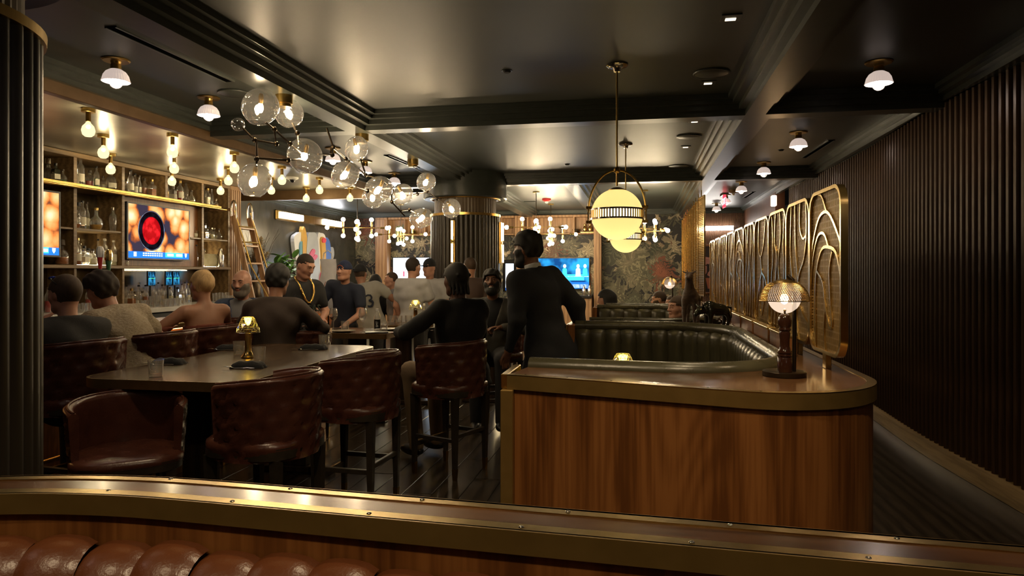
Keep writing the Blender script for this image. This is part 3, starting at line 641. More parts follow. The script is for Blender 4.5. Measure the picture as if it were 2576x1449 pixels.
M['cork'] = pr('stopper_wood', (.05, .032, .018), .5, c2=(.08, .05, .03))
def bparts(kind):
    if kind in MG: return MG[kind]
    pf = KIND[kind]; seg = 4 if kind == 'square' else 14; mt = Matrix.Rotation(PI / 4, 4, 'Z') if kind == 'square' else Matrix.Identity(4)
    k = 1.3 if kind == 'square' else 1
    body = MB().lathe([(r * k, z) for r, z in pf[:-3]], seg, mt, cap=False).mesh('glass_body', 40)
    cap = MB().lathe([(max(.001, r * 1.03), z) for r, z in [(.001, pf[-3][1] - .012)] + [(pf[-3][0], pf[-3][1] - .012)] + list(pf[-3:])], 12).mesh('cap', 40)
    top = [p for p in pf if p[1] > .0][0:-3]; rm = max(r for r, z in pf); hb = [z for r, z in pf if r > rm * .9][-1]
    liq = MB().lathe([(.001, .004)] + [(r * k * .93, max(.004, z)) for r, z in pf[1:] if z <= hb * .75 + .001] + [(rm * k * .92, hb * .75), (.001, hb * .75)], seg, mt).mesh('liquid', 40)
    lab = MB().lathe([(rm * k * 1.012, hb * .25), (rm * k * 1.012, hb * .7)], seg, mt, 0, 2 * PI, cap=False).mesh('paper_label', 60) if kind != 'round' else None
    if lab is not None and kind != 'square':
        lab = MB().lathe([(rm * 1.012, hb * .25), (rm * 1.012, hb * .7)], 8, None, -PI * .42, PI * .42).mesh('paper_label', 60)
    MG[kind] = (body, cap, liq, lab); return MG[kind]
CAPM = ['cork', 'black', 'gold', 'nickel', 'blackmat']
def bottle(x, y, z, kind, liq, label, group, s=1.0, cap='cork', paper=True):
    b = thing('bottle', label, 'bottle', (x, y, z), random.uniform(-.3, .3), group); b.scale = (s, s, s)
    bd, cp, lq, lb = bparts(kind)
    link('glass_body', bd.copy() if liq == 'dark' else bd, 'darkglass' if liq == 'dark' else 'glass', b)
    link('cap', cp.copy(), cap, b)
    if LIQ[liq] and liq != 'dark': link('liquid', lq.copy(), 'liq_' + liq, b)
    if lb is not None and paper: link('paper_label', lb, 'paper', b)
    return b
NM = {'tall': 'tall round-shouldered', 'slim': 'slim long-necked', 'squat': 'squat wide', 'round': 'globe-shaped', 'decanter': 'cut glass decanter', 'flare': 'flared-shoulder', 'square': 'square'}
LN = {'clear': 'clear glass', 'amber': 'amber', 'dark': 'dark glass', 'green': 'green', 'gold': 'golden', 'pale': 'pale yellow', 'red': 'red', 'blue': 'blue'}
UPR = [by(q_) for q_ in (188, 309, 418, 509, 575)]
def row(shelf, z, items, x, where, group):
    last = [-9, -9]
    for i, (px, kind, liq, s, cap, paper) in enumerate(items):
        n = ORD[i] if i < 20 else 'last'
        lb = '%s %s bottle, %s along on %s' % (LN[liq], NM[kind], n, where)
        xx = x + (.045 if i % 2 else -.075); rr_ = max(q_[0] for q_ in KIND[kind]) * s * (1.0 if kind != 'square' else 1.3)
        yy = onx(px, 600, xx).y
        for u in UPR:
            if abs(yy - u) < rr_ + .032: yy = u + (rr_ + .032) * (1 if px >= 0 and yy >= u else -1)
        yy = max(yy, last[i % 2] + rr_ + .004)
        for u in UPR:
            if abs(yy - u) < rr_ + .03: yy = u + rr_ + .03
        last[i % 2] = yy + rr_
        bottle(xx, yy, z, kind, liq, lb, group, s, cap, paper)
US = [(122, 'decanter', 'clear', 1.15, 'nickel', 0), (140, 'square', 'dark', .8, 'black', 1), (152, 'flare', 'gold', 1.0, 'black', 0), (172, 'round', 'green', .75, 'cork', 0),
 (193, 'slim', 'clear', .9, 'black', 1), (203, 'tall', 'clear', 1.08, 'black', 1), (226, 'squat', 'red', 1.05, 'cork', 0), (243, 'tall', 'green', .85, 'black', 1), (260, 'square', 'gold', .7, 'cork', 1), (280, 'squat', 'dark', 1.15, 'cork', 1),
 (318, 'round', 'clear', .8, 'nickel', 0), (329, 'tall', 'dark', 1.0, 'blackmat', 1), (340, 'tall', 'dark', .95, 'blackmat', 1), (351, 'slim', 'clear', .75, 'cork', 1), (364, 'flare', 'amber', .95, 'cork', 0), (383, 'square', 'amber', .9, 'gold', 0), (402, 'round', 'clear', .95, 'nickel', 0),
 (421, 'slim', 'gold', .75, 'cork', 0), (436, 'square', 'dark', .95, 'white', 1), (453, 'flare', 'red', 1.1, 'gold', 1), (468, 'tall', 'clear', 1.08, 'black', 0), (482, 'round', 'pale', .9, 'cork', 0), (513, 'tall', 'clear', 1.05, 'white', 0), (523, 'flare', 'pale', .98, 'gold', 0), (533, 'slim', 'dark', .95, 'black', 0), (544, 'decanter', 'gold', .55, 'nickel', 0)]
row('upper', 2.5455, US[:14], BX - .13, 'the near half of the top shelf', 'bottles on the top bar shelf')
row('upper', 2.5455, US[14:], BX - .13, 'the far half of the top shelf', 'bottles on the top bar shelf')
MS = [(160, 'square', 'dark', 1.1, 'black', 0), (176, 'round', 'amber', 1.0, 'cork', 0), (197, 'square', 'clear', 1.2, 'black', 1), (207, 'tall', 'clear', 1.05, 'black', 1), (219, 'slim', 'pale', .98, 'cork', 1), (242, 'round', 'gold', 1.25, 'gold', 0), (276, 'flare', 'amber', 1.15, 'nickel', 0), (287, 'flare', 'clear', 1.1, 'nickel', 0)]
row('mid', 2.0355, MS, BX - .12, 'the middle bar shelf', 'bottles on the middle bar shelf')
MS2 = [(485, 'squat', 'pale', .8, 'cork', 0), (492, 'squat', 'pale', .75, 'cork', 1), (499, 'tall', 'clear', .6, 'cork', 0), (516, 'square', 'gold', .85, 'cork', 0), (524, 'square', 'gold', .75, 'black', 0), (533, 'squat', 'pale', .8, 'nickel', 0), (542, 'squat', 'pale', .85, 'nickel', 0), (551, 'round', 'clear', .8, 'cork', 0), (560, 'tall', 'pale', .6, 'cork', 0)]
row('mid2', 2.0355, MS2, BX - .12, 'the middle shelf past the television', 'bottles on the middle shelf past the television')
LS = [(154, 'decanter', 'amber', 1.2, 'cork', 0), (168, 'decanter', 'amber', 1.2, 'cork', 0), (180, 'tall', 'dark', 1.0, 'black', 1), (196, 'tall', 'amber', 1.0, 'gold', 1), (203, 'slim', 'blue', .75, 'nickel', 1), (212, 'square', 'clear', .85, 'black', 1), (222, 'squat', 'clear', .95, 'black', 1), (233, 'squat', 'pale', .9, 'cork', 1), (247, 'slim', 'clear', .95, 'black', 0), (263, 'tall', 'pale', 1.05, 'cream', 1), (274, 'tall', 'pale', 1.05, 'cream', 1), (286, 'tall', 'pale', 1.0, 'cream', 1), (297, 'round', 'clear', .5, 'nickel', 0), (317, 'squat', 'dark', .6, 'black', 1)]
row('low', 1.6015, LS, BX - .12, 'the lower bar shelf', 'bottles on the lower bar shelf')
LS2 = [(490, 'square', 'blue', 1.0, 'black', 1), (498, 'slim', 'clear', .95, 'black', 0), (515, 'slim', 'amber', .8, 'black', 0)]
row('low2', 1.6015, LS2, BX - .1, 'the lower shelf past the television', 'bottles on the lower shelf past the television')
CS_ = [(120, 'tall', 'red'), (318, 'tall', 'dark'), (331, 'square', 'amber'), (340, 'squat', 'pale'), (349, 'tall', 'clear'), (358, 'squat', 'gold'), (366, 'tall', 'amber'), (377, 'round', 'red'), (388, 'tall', 'dark'), (398, 'slim', 'dark'), (408, 'tall', 'gold'), (418, 'slim', 'pale'), (428, 'flare', 'pale'), (437, 'tall', 'amber'), (447, 'square', 'pale'), (458, 'tall', 'gold'), (466, 'slim', 'clear'), (473, 'tall', 'blue'), (222, 'tall', 'red'), (231, 'square', 'dark')]
for i, (px, kd, lq) in enumerate(CS_):
    xx = (-6.58, -6.71)[i % 2]; bottle(xx, onx(px, 700, xx).y, 1.061, kd, lq, '%s %s bottle on the back counter, %s of the row' % (LN[lq], NM[kd], ORD[i % 20]), 'bottles on the back counter', .9, CAPM[i % 5], i % 2)
# round plates on the lower shelf and a silver shaker
pmesh = MB().lathe([(.001, 0), (.06, .004), (.10, .016), (.102, .020), (.06, .010), (.001, .006)], 28).mesh('plate', 40)
for i, px in enumerate((521, 529, 537, 545)):
    xx = BX - .14; o = link('display_plate', pmesh, pr('glazed_plate', (.55, .5, .3), .25, c2=(.65, .6, .42), scale=20) if i == 0 else None, None, loc=(xx, onx(px, 600, xx).y, 1.705), rot=(0, PI / 2 - .12, -.5))
    tag(o, '%s pale round plate leaning in the row on the lower shelf' % ORD[i], 'plate', 'plates leaning on the lower shelf')
def shaker(loc, label, s=1.0):
    o = thing('cocktail_shaker', label, 'shaker', loc); MB().lathe([(.001, 0), (.034 * s, 0), (.043 * s, .14 * s), (.03 * s, .17 * s)], 18).obj('tin', 'steel', o, 40); MB().lathe([(.03 * s, .168 * s), (.02 * s, .20 * s), (.02 * s, .225 * s), (.001, .228 * s)], 16).obj('lid', 'nickel', o, 40)
shaker((BX - .05, by(562), 1.601), 'silver cocktail shaker standing beside the round plates', 1.3)
for i, px in enumerate((1469, 1483)):
    p = ony(px, 750, YB - .3); shaker((p.x, p.y, 1.0005), ('steel shaker cup beside the oak post on the far counter', 'second steel shaker cup on the far counter, nearer the tuxedoed man')[1 - i], 1.0 + .05 * i)
# beer tap handles
for px, py, c, lb in ((252, 680, 'red', 'red and white tapered beer tap handle'), (273, 688, None, 'tall green beer tap handle')):
    q = at(px, py, 5.88); o = thing('tap_handle', lb + ' at the bar', 'tap handle', (q.x, q.y, 1.07))
    h = q.z - 1.07
    MB().cyl((0, 0, 0), (0, 0, h), .022, 12).obj('tap_column', 'nickel', o, 40)
    MB().lathe([(.012, h), (.016, h + .04), (.03, h + .17), (.026, h + .18), (.001, h + .18)], 8).obj('grip', c or pr('green_grip', (.03, .12, .05), .4, c2=(.04, .15, .07)), o, 40)
    MB().lathe([(.029, h + .11), (.032, h + .165), (.02, h + .20), (.001, h + .205)], 8).obj('grip_label', 'white' if c else 'gold', o, 40)
# glassware on the back counter
def tumbler_mesh(r=.038, h=.10): return MB().lathe([(.001, 0), (r * .84, 0), (r, h), (r * .95, h), (r * .80, .014), (.001, .014)], 14).mesh('glass_wall', 40)
TM = tumbler_mesh(); HB = MB().lathe([(.001, 0), (.028, 0), (.032, .15), (.030, .15), (.026, .014), (.001, .014)], 14).mesh('glass_wall', 40)
nG = 0; GLY = {}
for px, py, kd in [(382, 745, 'h'), (391, 747, 'h'), (400, 747, 'h'), (408, 746, 'h'), (416, 748, 't'), (424, 748, 't'), (386, 757, 't'), (395, 757, 't'), (405, 758, 't'), (414, 758, 't'), (424, 758, 't'), (435, 758, 't'), (446, 757, 't'), (456, 757, 't'), (466, 756, 't'), (364, 750, 't'), (370, 757, 't'), (475, 756, 't'), (540, 745, 'h'), (548, 746, 'h'), (556, 745, 'h'), (564, 746, 'h'), (572, 745, 'h'), (545, 733, 't'), (554, 732, 't'), (562, 733, 't'), (571, 732, 't'), (579, 733, 't'), (205, 752, 't'), (214, 752, 't'), (224, 752, 't'), (234, 752, 't')]:
    D = -6.2 / (-SN + CS * ray(px)) ; X = (-6.15, -6.25, -6.35)[nG % 3]
    q = onx(px, py, X); q.y = max(q.y, GLY.get(X, -9) + .088) if abs(q.y - GLY.get(X, -9)) < .5 else q.y; GLY[X] = q.y; z = 1.0605
    rows = 'back counter'
    o = link('tumbler' if kd == 't' else 'highball_glass', TM if kd == 't' else HB, 'glass', None, loc=(X, q.y, z)); nG += 1
    tag(o, 'clear %s in the row of washed bar glasses on the back counter' % ('short tumbler' if kd == 't' else 'tall highball glass'), 'glass', 'washed glasses on the back counter')
# order terminals under the television; their screen glow stands in for tilted reflections
for i, (px, py) in enumerate(((378, 695), (422, 692), (440, 700))):
    q = onx(px, py, -6.46); o = thing('order_terminal', '%s small order terminal under the large television, its glow standing for a reflection' % ORD[i], 'screen', (q.x, q.y, 1.061), math.radians(18))
    MB().bbox(-.035, .035, -.05, .05, 0, .012, .003).obj('foot', 'black', o); MB().cyl((0, 0, .01), (0, 0, .28), .015, 8).obj('stand', 'black', o)
    MB().bbox(.0, .02, -.13, .13, .27, .47, .004).obj('casing', 'black', o); MB().box(.02, .022, -.12, .12, .282, .46).obj('screen', wash('terminal_screen', (.004, .02, .05), (.03, .25, .5), .5, 14) if i == 0 else bpy.data.materials['terminal_screen'], o)
    MB().box(.022, .0225, -.11, .11, .37, .376).obj('status_line', emit('terminal_green', (.1, .9, .3), .6) if i == 0 else bpy.data.materials['terminal_green'], o)

# ================================================================ BAR CEILING BULBS
gi = 0
for r, X in enumerate((-4.66, -5.38, -6.15)):
    for k in range(6):
        Yb = 5.2 + k * 1.09 + r * 1.0
        if Yb > 10.85 or (r == 2 and Yb > 9.9): continue
        o = thing('globe_bulb_light', 'frosted globe bulb on a brass stem, %s in the %s row of the bar ceiling' % (ORD[k], ('front', 'middle', 'rear')[r]), 'ceiling light', (X, Yb, 2.915), 0, 'bare globe bulbs of the bar ceiling')
        MB().lathe([(.001, 0), (.055, 0), (.055, -.032), (.05, -.036), (.001, -.036)][::-1], 16).obj('canopy', 'brass', o, 30)
        MB().lathe([(.02, -.036), (.02, -.11), (.016, -.115)][::-1], 12).obj('socket', 'brassd', o, 30)
        MB().lathe([(.015, -.11), (.022, -.128), (.046, -.155), (.055, -.19), (.046, -.225), (.026, -.242), (.001, -.246)][::-1], 14).obj('bulb', 'bulbbar', o, 60)
        MB().sphere((0, 0, -.158), .017, 8, 6).obj('filament', 'barfil', o)
# ================================================================ LADDER, PLANTS, ART
lad = thing('library_ladder', 'wooden rolling ladder with hooked metal tops leaning on the back bar', 'ladder', (0, 0, 0))
lt, lb_ = onx(590, 520, BX + .14), None
def lp(px, py): return at(px, py, 10.35)
ly = by(570)
top1, top2 = Vector((BX + .12, ly + .0, 2.42)), Vector((BX + .12, ly + .46, 2.42))
bot1, bot2 = Vector((-5.78, ly + .0, .02)), Vector((-5.78, ly + .46, .02))
for a, b_ in ((top1, bot1), (top2, bot2)):
    d = (b_ - a).normalized(); side = Vector((0, 1, 0)); nn = d.cross(side)
    mt = Matrix((( *side, 0), (*nn, 0), (*d, 0), (0, 0, 0, 1))).transposed(); mt.translation = a
    MB().bbox(-.02, .02, -.045, .045, 0, (b_ - a).length, .004, mt).obj('rail', 'oak', lad)
    pts = [a + Vector((.05 * math.sin(t) * 0 - .0 + .09 * (1 - math.cos(t)) / 2 * -1 + .05, 0, .10 + .14 * math.sin(t))) for t in [PI * q / 8 for q in range(9)]]
    MB().tube([a + Vector((.05, 0, -.25))] + pts + [a + Vector((-.04, 0, -.02))], .014, 8).obj('hook', 'nickel', lad, 40)
    MB().sphere(b_ + Vector((0, 0, .03)), .045, 12, 8, (1, .5, 1)).obj('caster', 'blackmat', lad, 60)
for i in range(8):
    t = .08 + i * .118; a = top1.lerp(bot1, t); b_ = top2.lerp(bot2, t)
    MB().bbox(-.05, .05, 0, (b_ - a).length, -.014, .014, .003, Matrix.Translation(a)).obj('rung', 'oak', lad)
for z in (2.25, 2.0): MB().cyl(top1.lerp(bot1, (2.42 - z) / 2.4) + Vector((.06, 0, 0)), top2.lerp(bot2, (2.42 - z) / 2.4) + Vector((.06, 0, 0)), .012, 8).obj('crossbar', 'brass', lad, 40)
for q in (0, .46): MB().tube([(-6.36, ly + q, 2.5), (-6.1, ly + q + .06, 1.6), (-5.7, ly + q + .1, .9)], .012, 8).obj('handrail', 'brass', lad, 40)
# dried pampas arrangement in a vase
pv = onx(640, 640, -6.45); pam = thing('dried_arrangement', 'tall dried pampas grass and bare twigs behind the ladder', 'dried plant', (pv.x, pv.y, 0))
MB().lathe([(.001, 1.0), (.09, 1.0), (.13, 1.12), (.10, 1.30), (.06, 1.36), (.07, 1.40), (.055, 1.40)], 18).obj('vase', 'bronze', pam, 40)
MB().lathe([(.2, 0), (.2, 1.0), (.001, 1.0)], 4, Matrix.Rotation(PI / 4, 4, 'Z')).obj('plinth', 'darkwood', pam)
random.seed(3)
mb = MB()
for i in range(9):
    a = random.uniform(0, 2 * PI); b_ = random.uniform(.1, .32); h = random.uniform(1.75, 2.12)
    tip = Vector((b_ * math.cos(a), b_ * math.sin(a), h)); mid = tip * .5 + Vector((0, 0, .75))
    for k in range(90):
        t = .5 + .5 * k / 90; c = mid.lerp(tip, (t - .5) * 2); w = random.uniform(0, 2 * PI); l = .12 * math.sin(PI * min(1, (t - .45) * 1.7))
        e = c + Vector((math.cos(w) * l, math.sin(w) * l, random.uniform(.02, .07))); n = Vector((-math.sin(w), math.cos(w), 0)) * .009
        mb.add([c - n, c + n, e + n * .6, e - n * .6], [(0, 1, 2, 3)])
mb.obj('plumes', pr('pampas_plume', (.42, .33, .2), .9, c2=(.5, .4, .26)), pam, kind='stuff')
for i in range(9):
    a = random.uniform(-2, 1.2); p = [Vector((0, 0, 1.3))]
    for k in range(6): p.append(p[-1] + Vector((math.cos(a) * random.uniform(.02, .08), math.sin(a) * random.uniform(.02, .10) + .03, random.uniform(.10, .20))))
    MB().tube(p, [.007, .006, .005, .004, .003, .003, .002], 5).obj('twig', 'darkwood', pam)
# leafy plant in front of the plaster wall
pl = onx(712, 700, -6.2); fig = thing('potted_plant', 'green broad-leaved plant against the plaster wall', 'plant', (pl.x, pl.y, 0))
MB().lathe([(.001, 0), (.16, 0), (.2, .5), (.18, .5), (.17, .45), (.001, .45)], 18).obj('pot', 'black', fig, 40)
M['leaf'] = pr('broad_leaf', (.05, .17, .03), .3, c2=(.16, .30, .08), scale=9)
lm = MB(); lv = []
for i in range(9):
    t = i / 8; w = .062 * math.sin(PI * min(1, t * .92 + .06)) ** .8; z = -.05 * t * t
    lv += [(-w, t * .22, z + .015), (0, t * .22, z), (w, t * .22, z + .015)]
lm.add(lv, [(i * 3 + a, i * 3 + a + 1, i * 3 + a + 4, i * 3 + a + 3) for i in range(8) for a in (0, 1)]); lmesh = lm.mesh('leaf', 60)
random.seed(11)
for i in range(8):
    a = i * .8; b_ = random.uniform(.10, .35); tip = Vector((b_ * math.cos(a), b_ * 1.5 * math.sin(a), random.uniform(1.6, 1.9)))
    MB().tube([(0, 0, .44), tip * .5 + Vector((0, 0, .5)), tip], [.01, .008, .004], 5).obj('stem', 'darkwood', fig)
    for k in range(4): link('leaf', lmesh, 'leaf', fig, loc=tip - Vector((0, 0, .06 * k)), rot=(random.uniform(-.2, 1.1), random.uniform(-.4, .4), a + k * 1.7), scale=(1, 1, 1))
# picture light on the plaster wall
def wy(px): return onx(px, 600, XL).y
pl0, pl1 = onx(690, 540, XL), onx(854, 563, XL)
o = thing('picture_light', 'long brass picture light with two glowing ends on the plaster wall', 'wall light', (XL, (pl0.y + pl1.y) / 2, 2.63)); L = (pl1.y - pl0.y) / 2
MB().bbox(.0, .05, -L, L, -.10, .10, .02).obj('back_plate', 'brassd', o)
MB().bbox(.05, .075, -L * .99, L * .99, -.085, .085, .01).obj('reflector', 'brass', o)
for s in (-1, 1): MB().bbox(.076, .10, min(s * L * .95, s * L * .32), max(s * L * .95, s * L * .32), -.06, .06, .01).obj('lamp_panel', emit('picture_light_panel', (.95, .95, 1.0), 14) if s < 0 else bpy.data.materials['picture_light_panel'], o)
# cut-out abstract wall sculpture (a plain generic composition of rounded boards)
art = thing('cutout_wall_art', 'layered abstract wall sculpture of painted rounded boards on the plaster wall', 'wall art', (XL, wy(790), 1.5))
def ap(px, py): q = onx(px, py, XL + .1); return (q.y - wy(790), q.z - 1.5)
AC = {'ag': (.35, .37, .40), 'aw': (.62, .62, .63), 'ab': (.07, .16, .50), 'ay': (.52, .30, .06), 'ar': (.62, .07, .10), 'at': (.10, .25, .33), 'ao': (.6, .2, .1), 'ap': (.55, .1, .18)}
for k_, c in AC.items(): M[k_] = pr('art_paint_' + k_, c, .4, c2=tuple(x * 1.08 for x in c))
def blob(pts, d0, d1, mat, name='board'):
    P = [ap(*p) for p in pts]; S = []
    n = len(P)
    for i in range(n):   # Catmull-Rom outline
        p0, p1, p2, p3 = P[i - 1], P[i], P[(i + 1) % n], P[(i + 2) % n]
        for t in (0, .25, .5, .75): S.append(tuple(.5 * (2 * p1[k] + (-p0[k] + p2[k]) * t + (2 * p0[k] - 5 * p1[k] + 4 * p2[k] - p3[k]) * t * t + (-p0[k] + 3 * p1[k] - 3 * p2[k] + p3[k]) * t ** 3) for k in (0, 1)))
    MB().prism(S, d0, d1, Matrix.Rotation(PI / 2, 4, 'Z') @ Matrix.Rotation(PI / 2, 4, 'X')).obj(name, mat, art)
blob([(740, 600), (748, 588), (760, 588), (764, 640), (770, 700), (752, 690), (744, 640)], .02, .10, 'aw')
blob([(752, 620), (762, 610), (772, 640), (772, 720), (756, 715)], .10, .13, 'at')
blob([(758, 578), (768, 600), (770, 720), (760, 720)], .05, .14, 'ay')
blob([(768, 600), (780, 585), (792, 592), (797, 640), (800, 720), (768, 725)], .04, .15, 'ag')
blob([(772, 640), (780, 626), (786, 632), (780, 648), (786, 640), (792, 645), (784, 655), (776, 650)], .15, .17, 'ap', 'ribbon')
blob([(798, 600), (806, 586), (818, 596), (820, 640), (814, 730), (800, 728)], .03, .11, 'aw')
blob([(803, 602), (811, 600), (815, 640), (812, 725), (803, 722), (805, 650)], .11, .15, 'ay')
blob([(804, 602), (808, 598), (813, 602), (812, 610), (805, 610)], .15, .17, 'ar')
blob([(815, 610), (826, 606), (830, 650), (826, 735), (816, 732)], .06, .13, 'ab')
blob([(830, 628), (840, 622), (843, 640), (838, 655), (830, 650)], .02, .08, 'ag')
blob([(799, 690), (806, 684), (812, 700), (806, 728), (797, 722)], .15, .18, 'ap')
blob([(822, 690), (832, 684), (834, 712), (824, 724)], .13, .15, 'ao')
# ================================================================ BRANCHING GLASS GLOBE CHANDELIER
gc = thing('globe_chandelier', 'branching dark metal chandelier of blown smoked glass globes under the beam', 'chandelier', (-2.56, 6.3, ZB))
O = Vector(gc.location)
def L3(px, py, D): return at(px, py, D) - O
BULB = MB().lathe([(.001, -.035), (.012, -.03), (.019, -.012), (.017, .008), (.009, .026), (.008, .03)], 10).mesh('bulb', 60)
SOCK = MB().lathe([(.014, .028), (.015, .07), (.010, .085), (.001, .085)], 10).mesh('socket', 40)
SHAPES = []
for k_ in range(3):
    pf = []
    for j in range(17):
        t = j / 16 * PI; r = math.sin(t); z = -math.cos(t)
        if k_ == 0: r *= 1.0; z *= 1.0
        if k_ == 1: r *= 1.0 - .18 * (z < 0) * z * z; z *= 1.08
        if k_ == 2: r *= 1.0 - .12 * (z > 0) * z; z *= .95
        pf.append((max(r, .001), z))
    pf = pf[3:] if k_ != 0 else pf[2:]      # open mouth below
    mt_ = Matrix(((1, 0, .10 * k_, 0), (0, .94, -.06, 0), (0, 0, 1, 0), (0, 0, 0, 1)))
    SHAPES.append((MB().lathe(pf, 30, mt_, cap=False).mesh('glass_globe', 80), MB().tube([mt_ @ Vector((pf[0][0] * math.cos(2 * PI * q / 30), pf[0][0] * math.sin(2 * PI * q / 30), pf[0][1])) for q in range(30)], .022, 6, closed=True).mesh('mouth_rim', 80)))
GL = [(655, 270, 4.9, 46, 1, (.5, .2, .3)), (727, 285, 5.25, 36, 0, (.2, -.3, .3)), (767, 392, 5.3, 45, 0, (.5, .5, 0)), (640, 455, 4.85, 42, 1, (0, .1, 0)),
 (897, 375, 6.3, 30, 1, (.2, -.2, .4)), (868, 440, 6.0, 34, 1, (-.4, .3, 0)), (952, 478, 6.4, 34, 1, (-.2, .4, .1)), (938, 497, 6.9, 27, 0, (.2, .2, 0)), (1013, 490, 6.9, 28, 2, (.3, -.4, 0)), (1072, 458, 7.6, 24, 1, (.1, .3, 0)), (1060, 548, 7.2, 28, 2, (-.5, .4, 0)), (1136, 525, 7.9, 24, 1, (.4, -.5, 0))]
for px, py, D, r, sh_, rot in GL:
    c = L3(px, py, D); R = r / FOC * D
    g = link('glass_globe', SHAPES[sh_][0].copy(), 'smoke', gc, loc=c, rot=rot, scale=(R, R, R)); link('mouth_rim', SHAPES[sh_][1], 'crystal', g)
    e = Euler(rot).to_matrix().to_4x4(); s_ = 1.15
    link('bulb', BULB, 'bulbw', gc, loc=c, rot=rot, scale=(s_,) * 3); link('socket', SOCK, 'brassd', gc, loc=c, rot=rot, scale=(s_,) * 3)
link('clear_ball', MB().sphere((0, 0, 0), .047, 20, 12).mesh('clear_ball', 80), 'smoke', gc, loc=L3(599, 313, 4.9))
def arm(pts, r=.008):
    P = [L3(*p) for p in pts]; MB().tube(P, r, 8).obj('arm', 'bronze', gc, 40)
    for p in P[1:-1]: MB().sphere(p, .02, 8, 6).obj('joint', 'bronze', gc, 60)
arm([(608, 320, 4.9), (640, 352, 4.9), (695, 362, 5.0), (690, 325, 4.95), (668, 308, 4.9)])
arm([(645, 354, 4.9), (646, 400, 4.86), (645, 425, 4.85)])
arm([(646, 398, 4.86), (725, 403, 5.05), (760, 400, 5.3)])
arm([(690, 325, 4.95), (730, 362, 5.15), (757, 385, 5.3)])
arm([(735, 310, 5.25), (748, 335, 5.2), (750, 362, 5.3)])
arm([(800, 388, 5.3), (836, 390, 5.5), (838, 370, 5.6), (822, 322, 5.6)])
arm([(838, 372, 5.6), (870, 400, 5.9), (920, 440, 6.3), (960, 450, 6.5), (985, 470, 6.6), (986, 508, 6.7), (1018, 543, 6.9)])
arm([(880, 405, 5.95), (868, 425, 6.0)]); arm([(905, 395, 6.3), (920, 440, 6.3)])
arm([(895, 470, 6.0), (925, 480, 6.3), (945, 492, 6.6)])
arm([(986, 508, 6.7), (1000, 498, 6.9)]); arm([(1010, 530, 6.85), (1030, 528, 7.0), (1045, 536, 7.2)])
arm([(1025, 492, 6.9), (1050, 488, 7.3), (1075, 482, 7.6), (1100, 500, 7.8), (1120, 514, 7.9)])
for i, (px, D, to) in enumerate(((718, 5.08, (738, 268, 5.25)), (910, 6.5, (905, 350, 6.35)), (1038, 7.95, (1070, 440, 7.65)))):
    y = (CS + SN * ray(px)) * D
    c = Vector((-2.565, y, ZB)) - O
    MB().lathe([(.001, 0), (.062, 0), (.062, -.06), (.05, -.064), (.05, -.085), (.001, -.085)][::-1], 20, Matrix.Translation(c)).obj('canopy', 'brass', gc, 30)
    MB().tube([c + Vector((0, 0, -.08)), L3(*to)], .004, 6).obj('hanging_cord', 'bronze', gc)
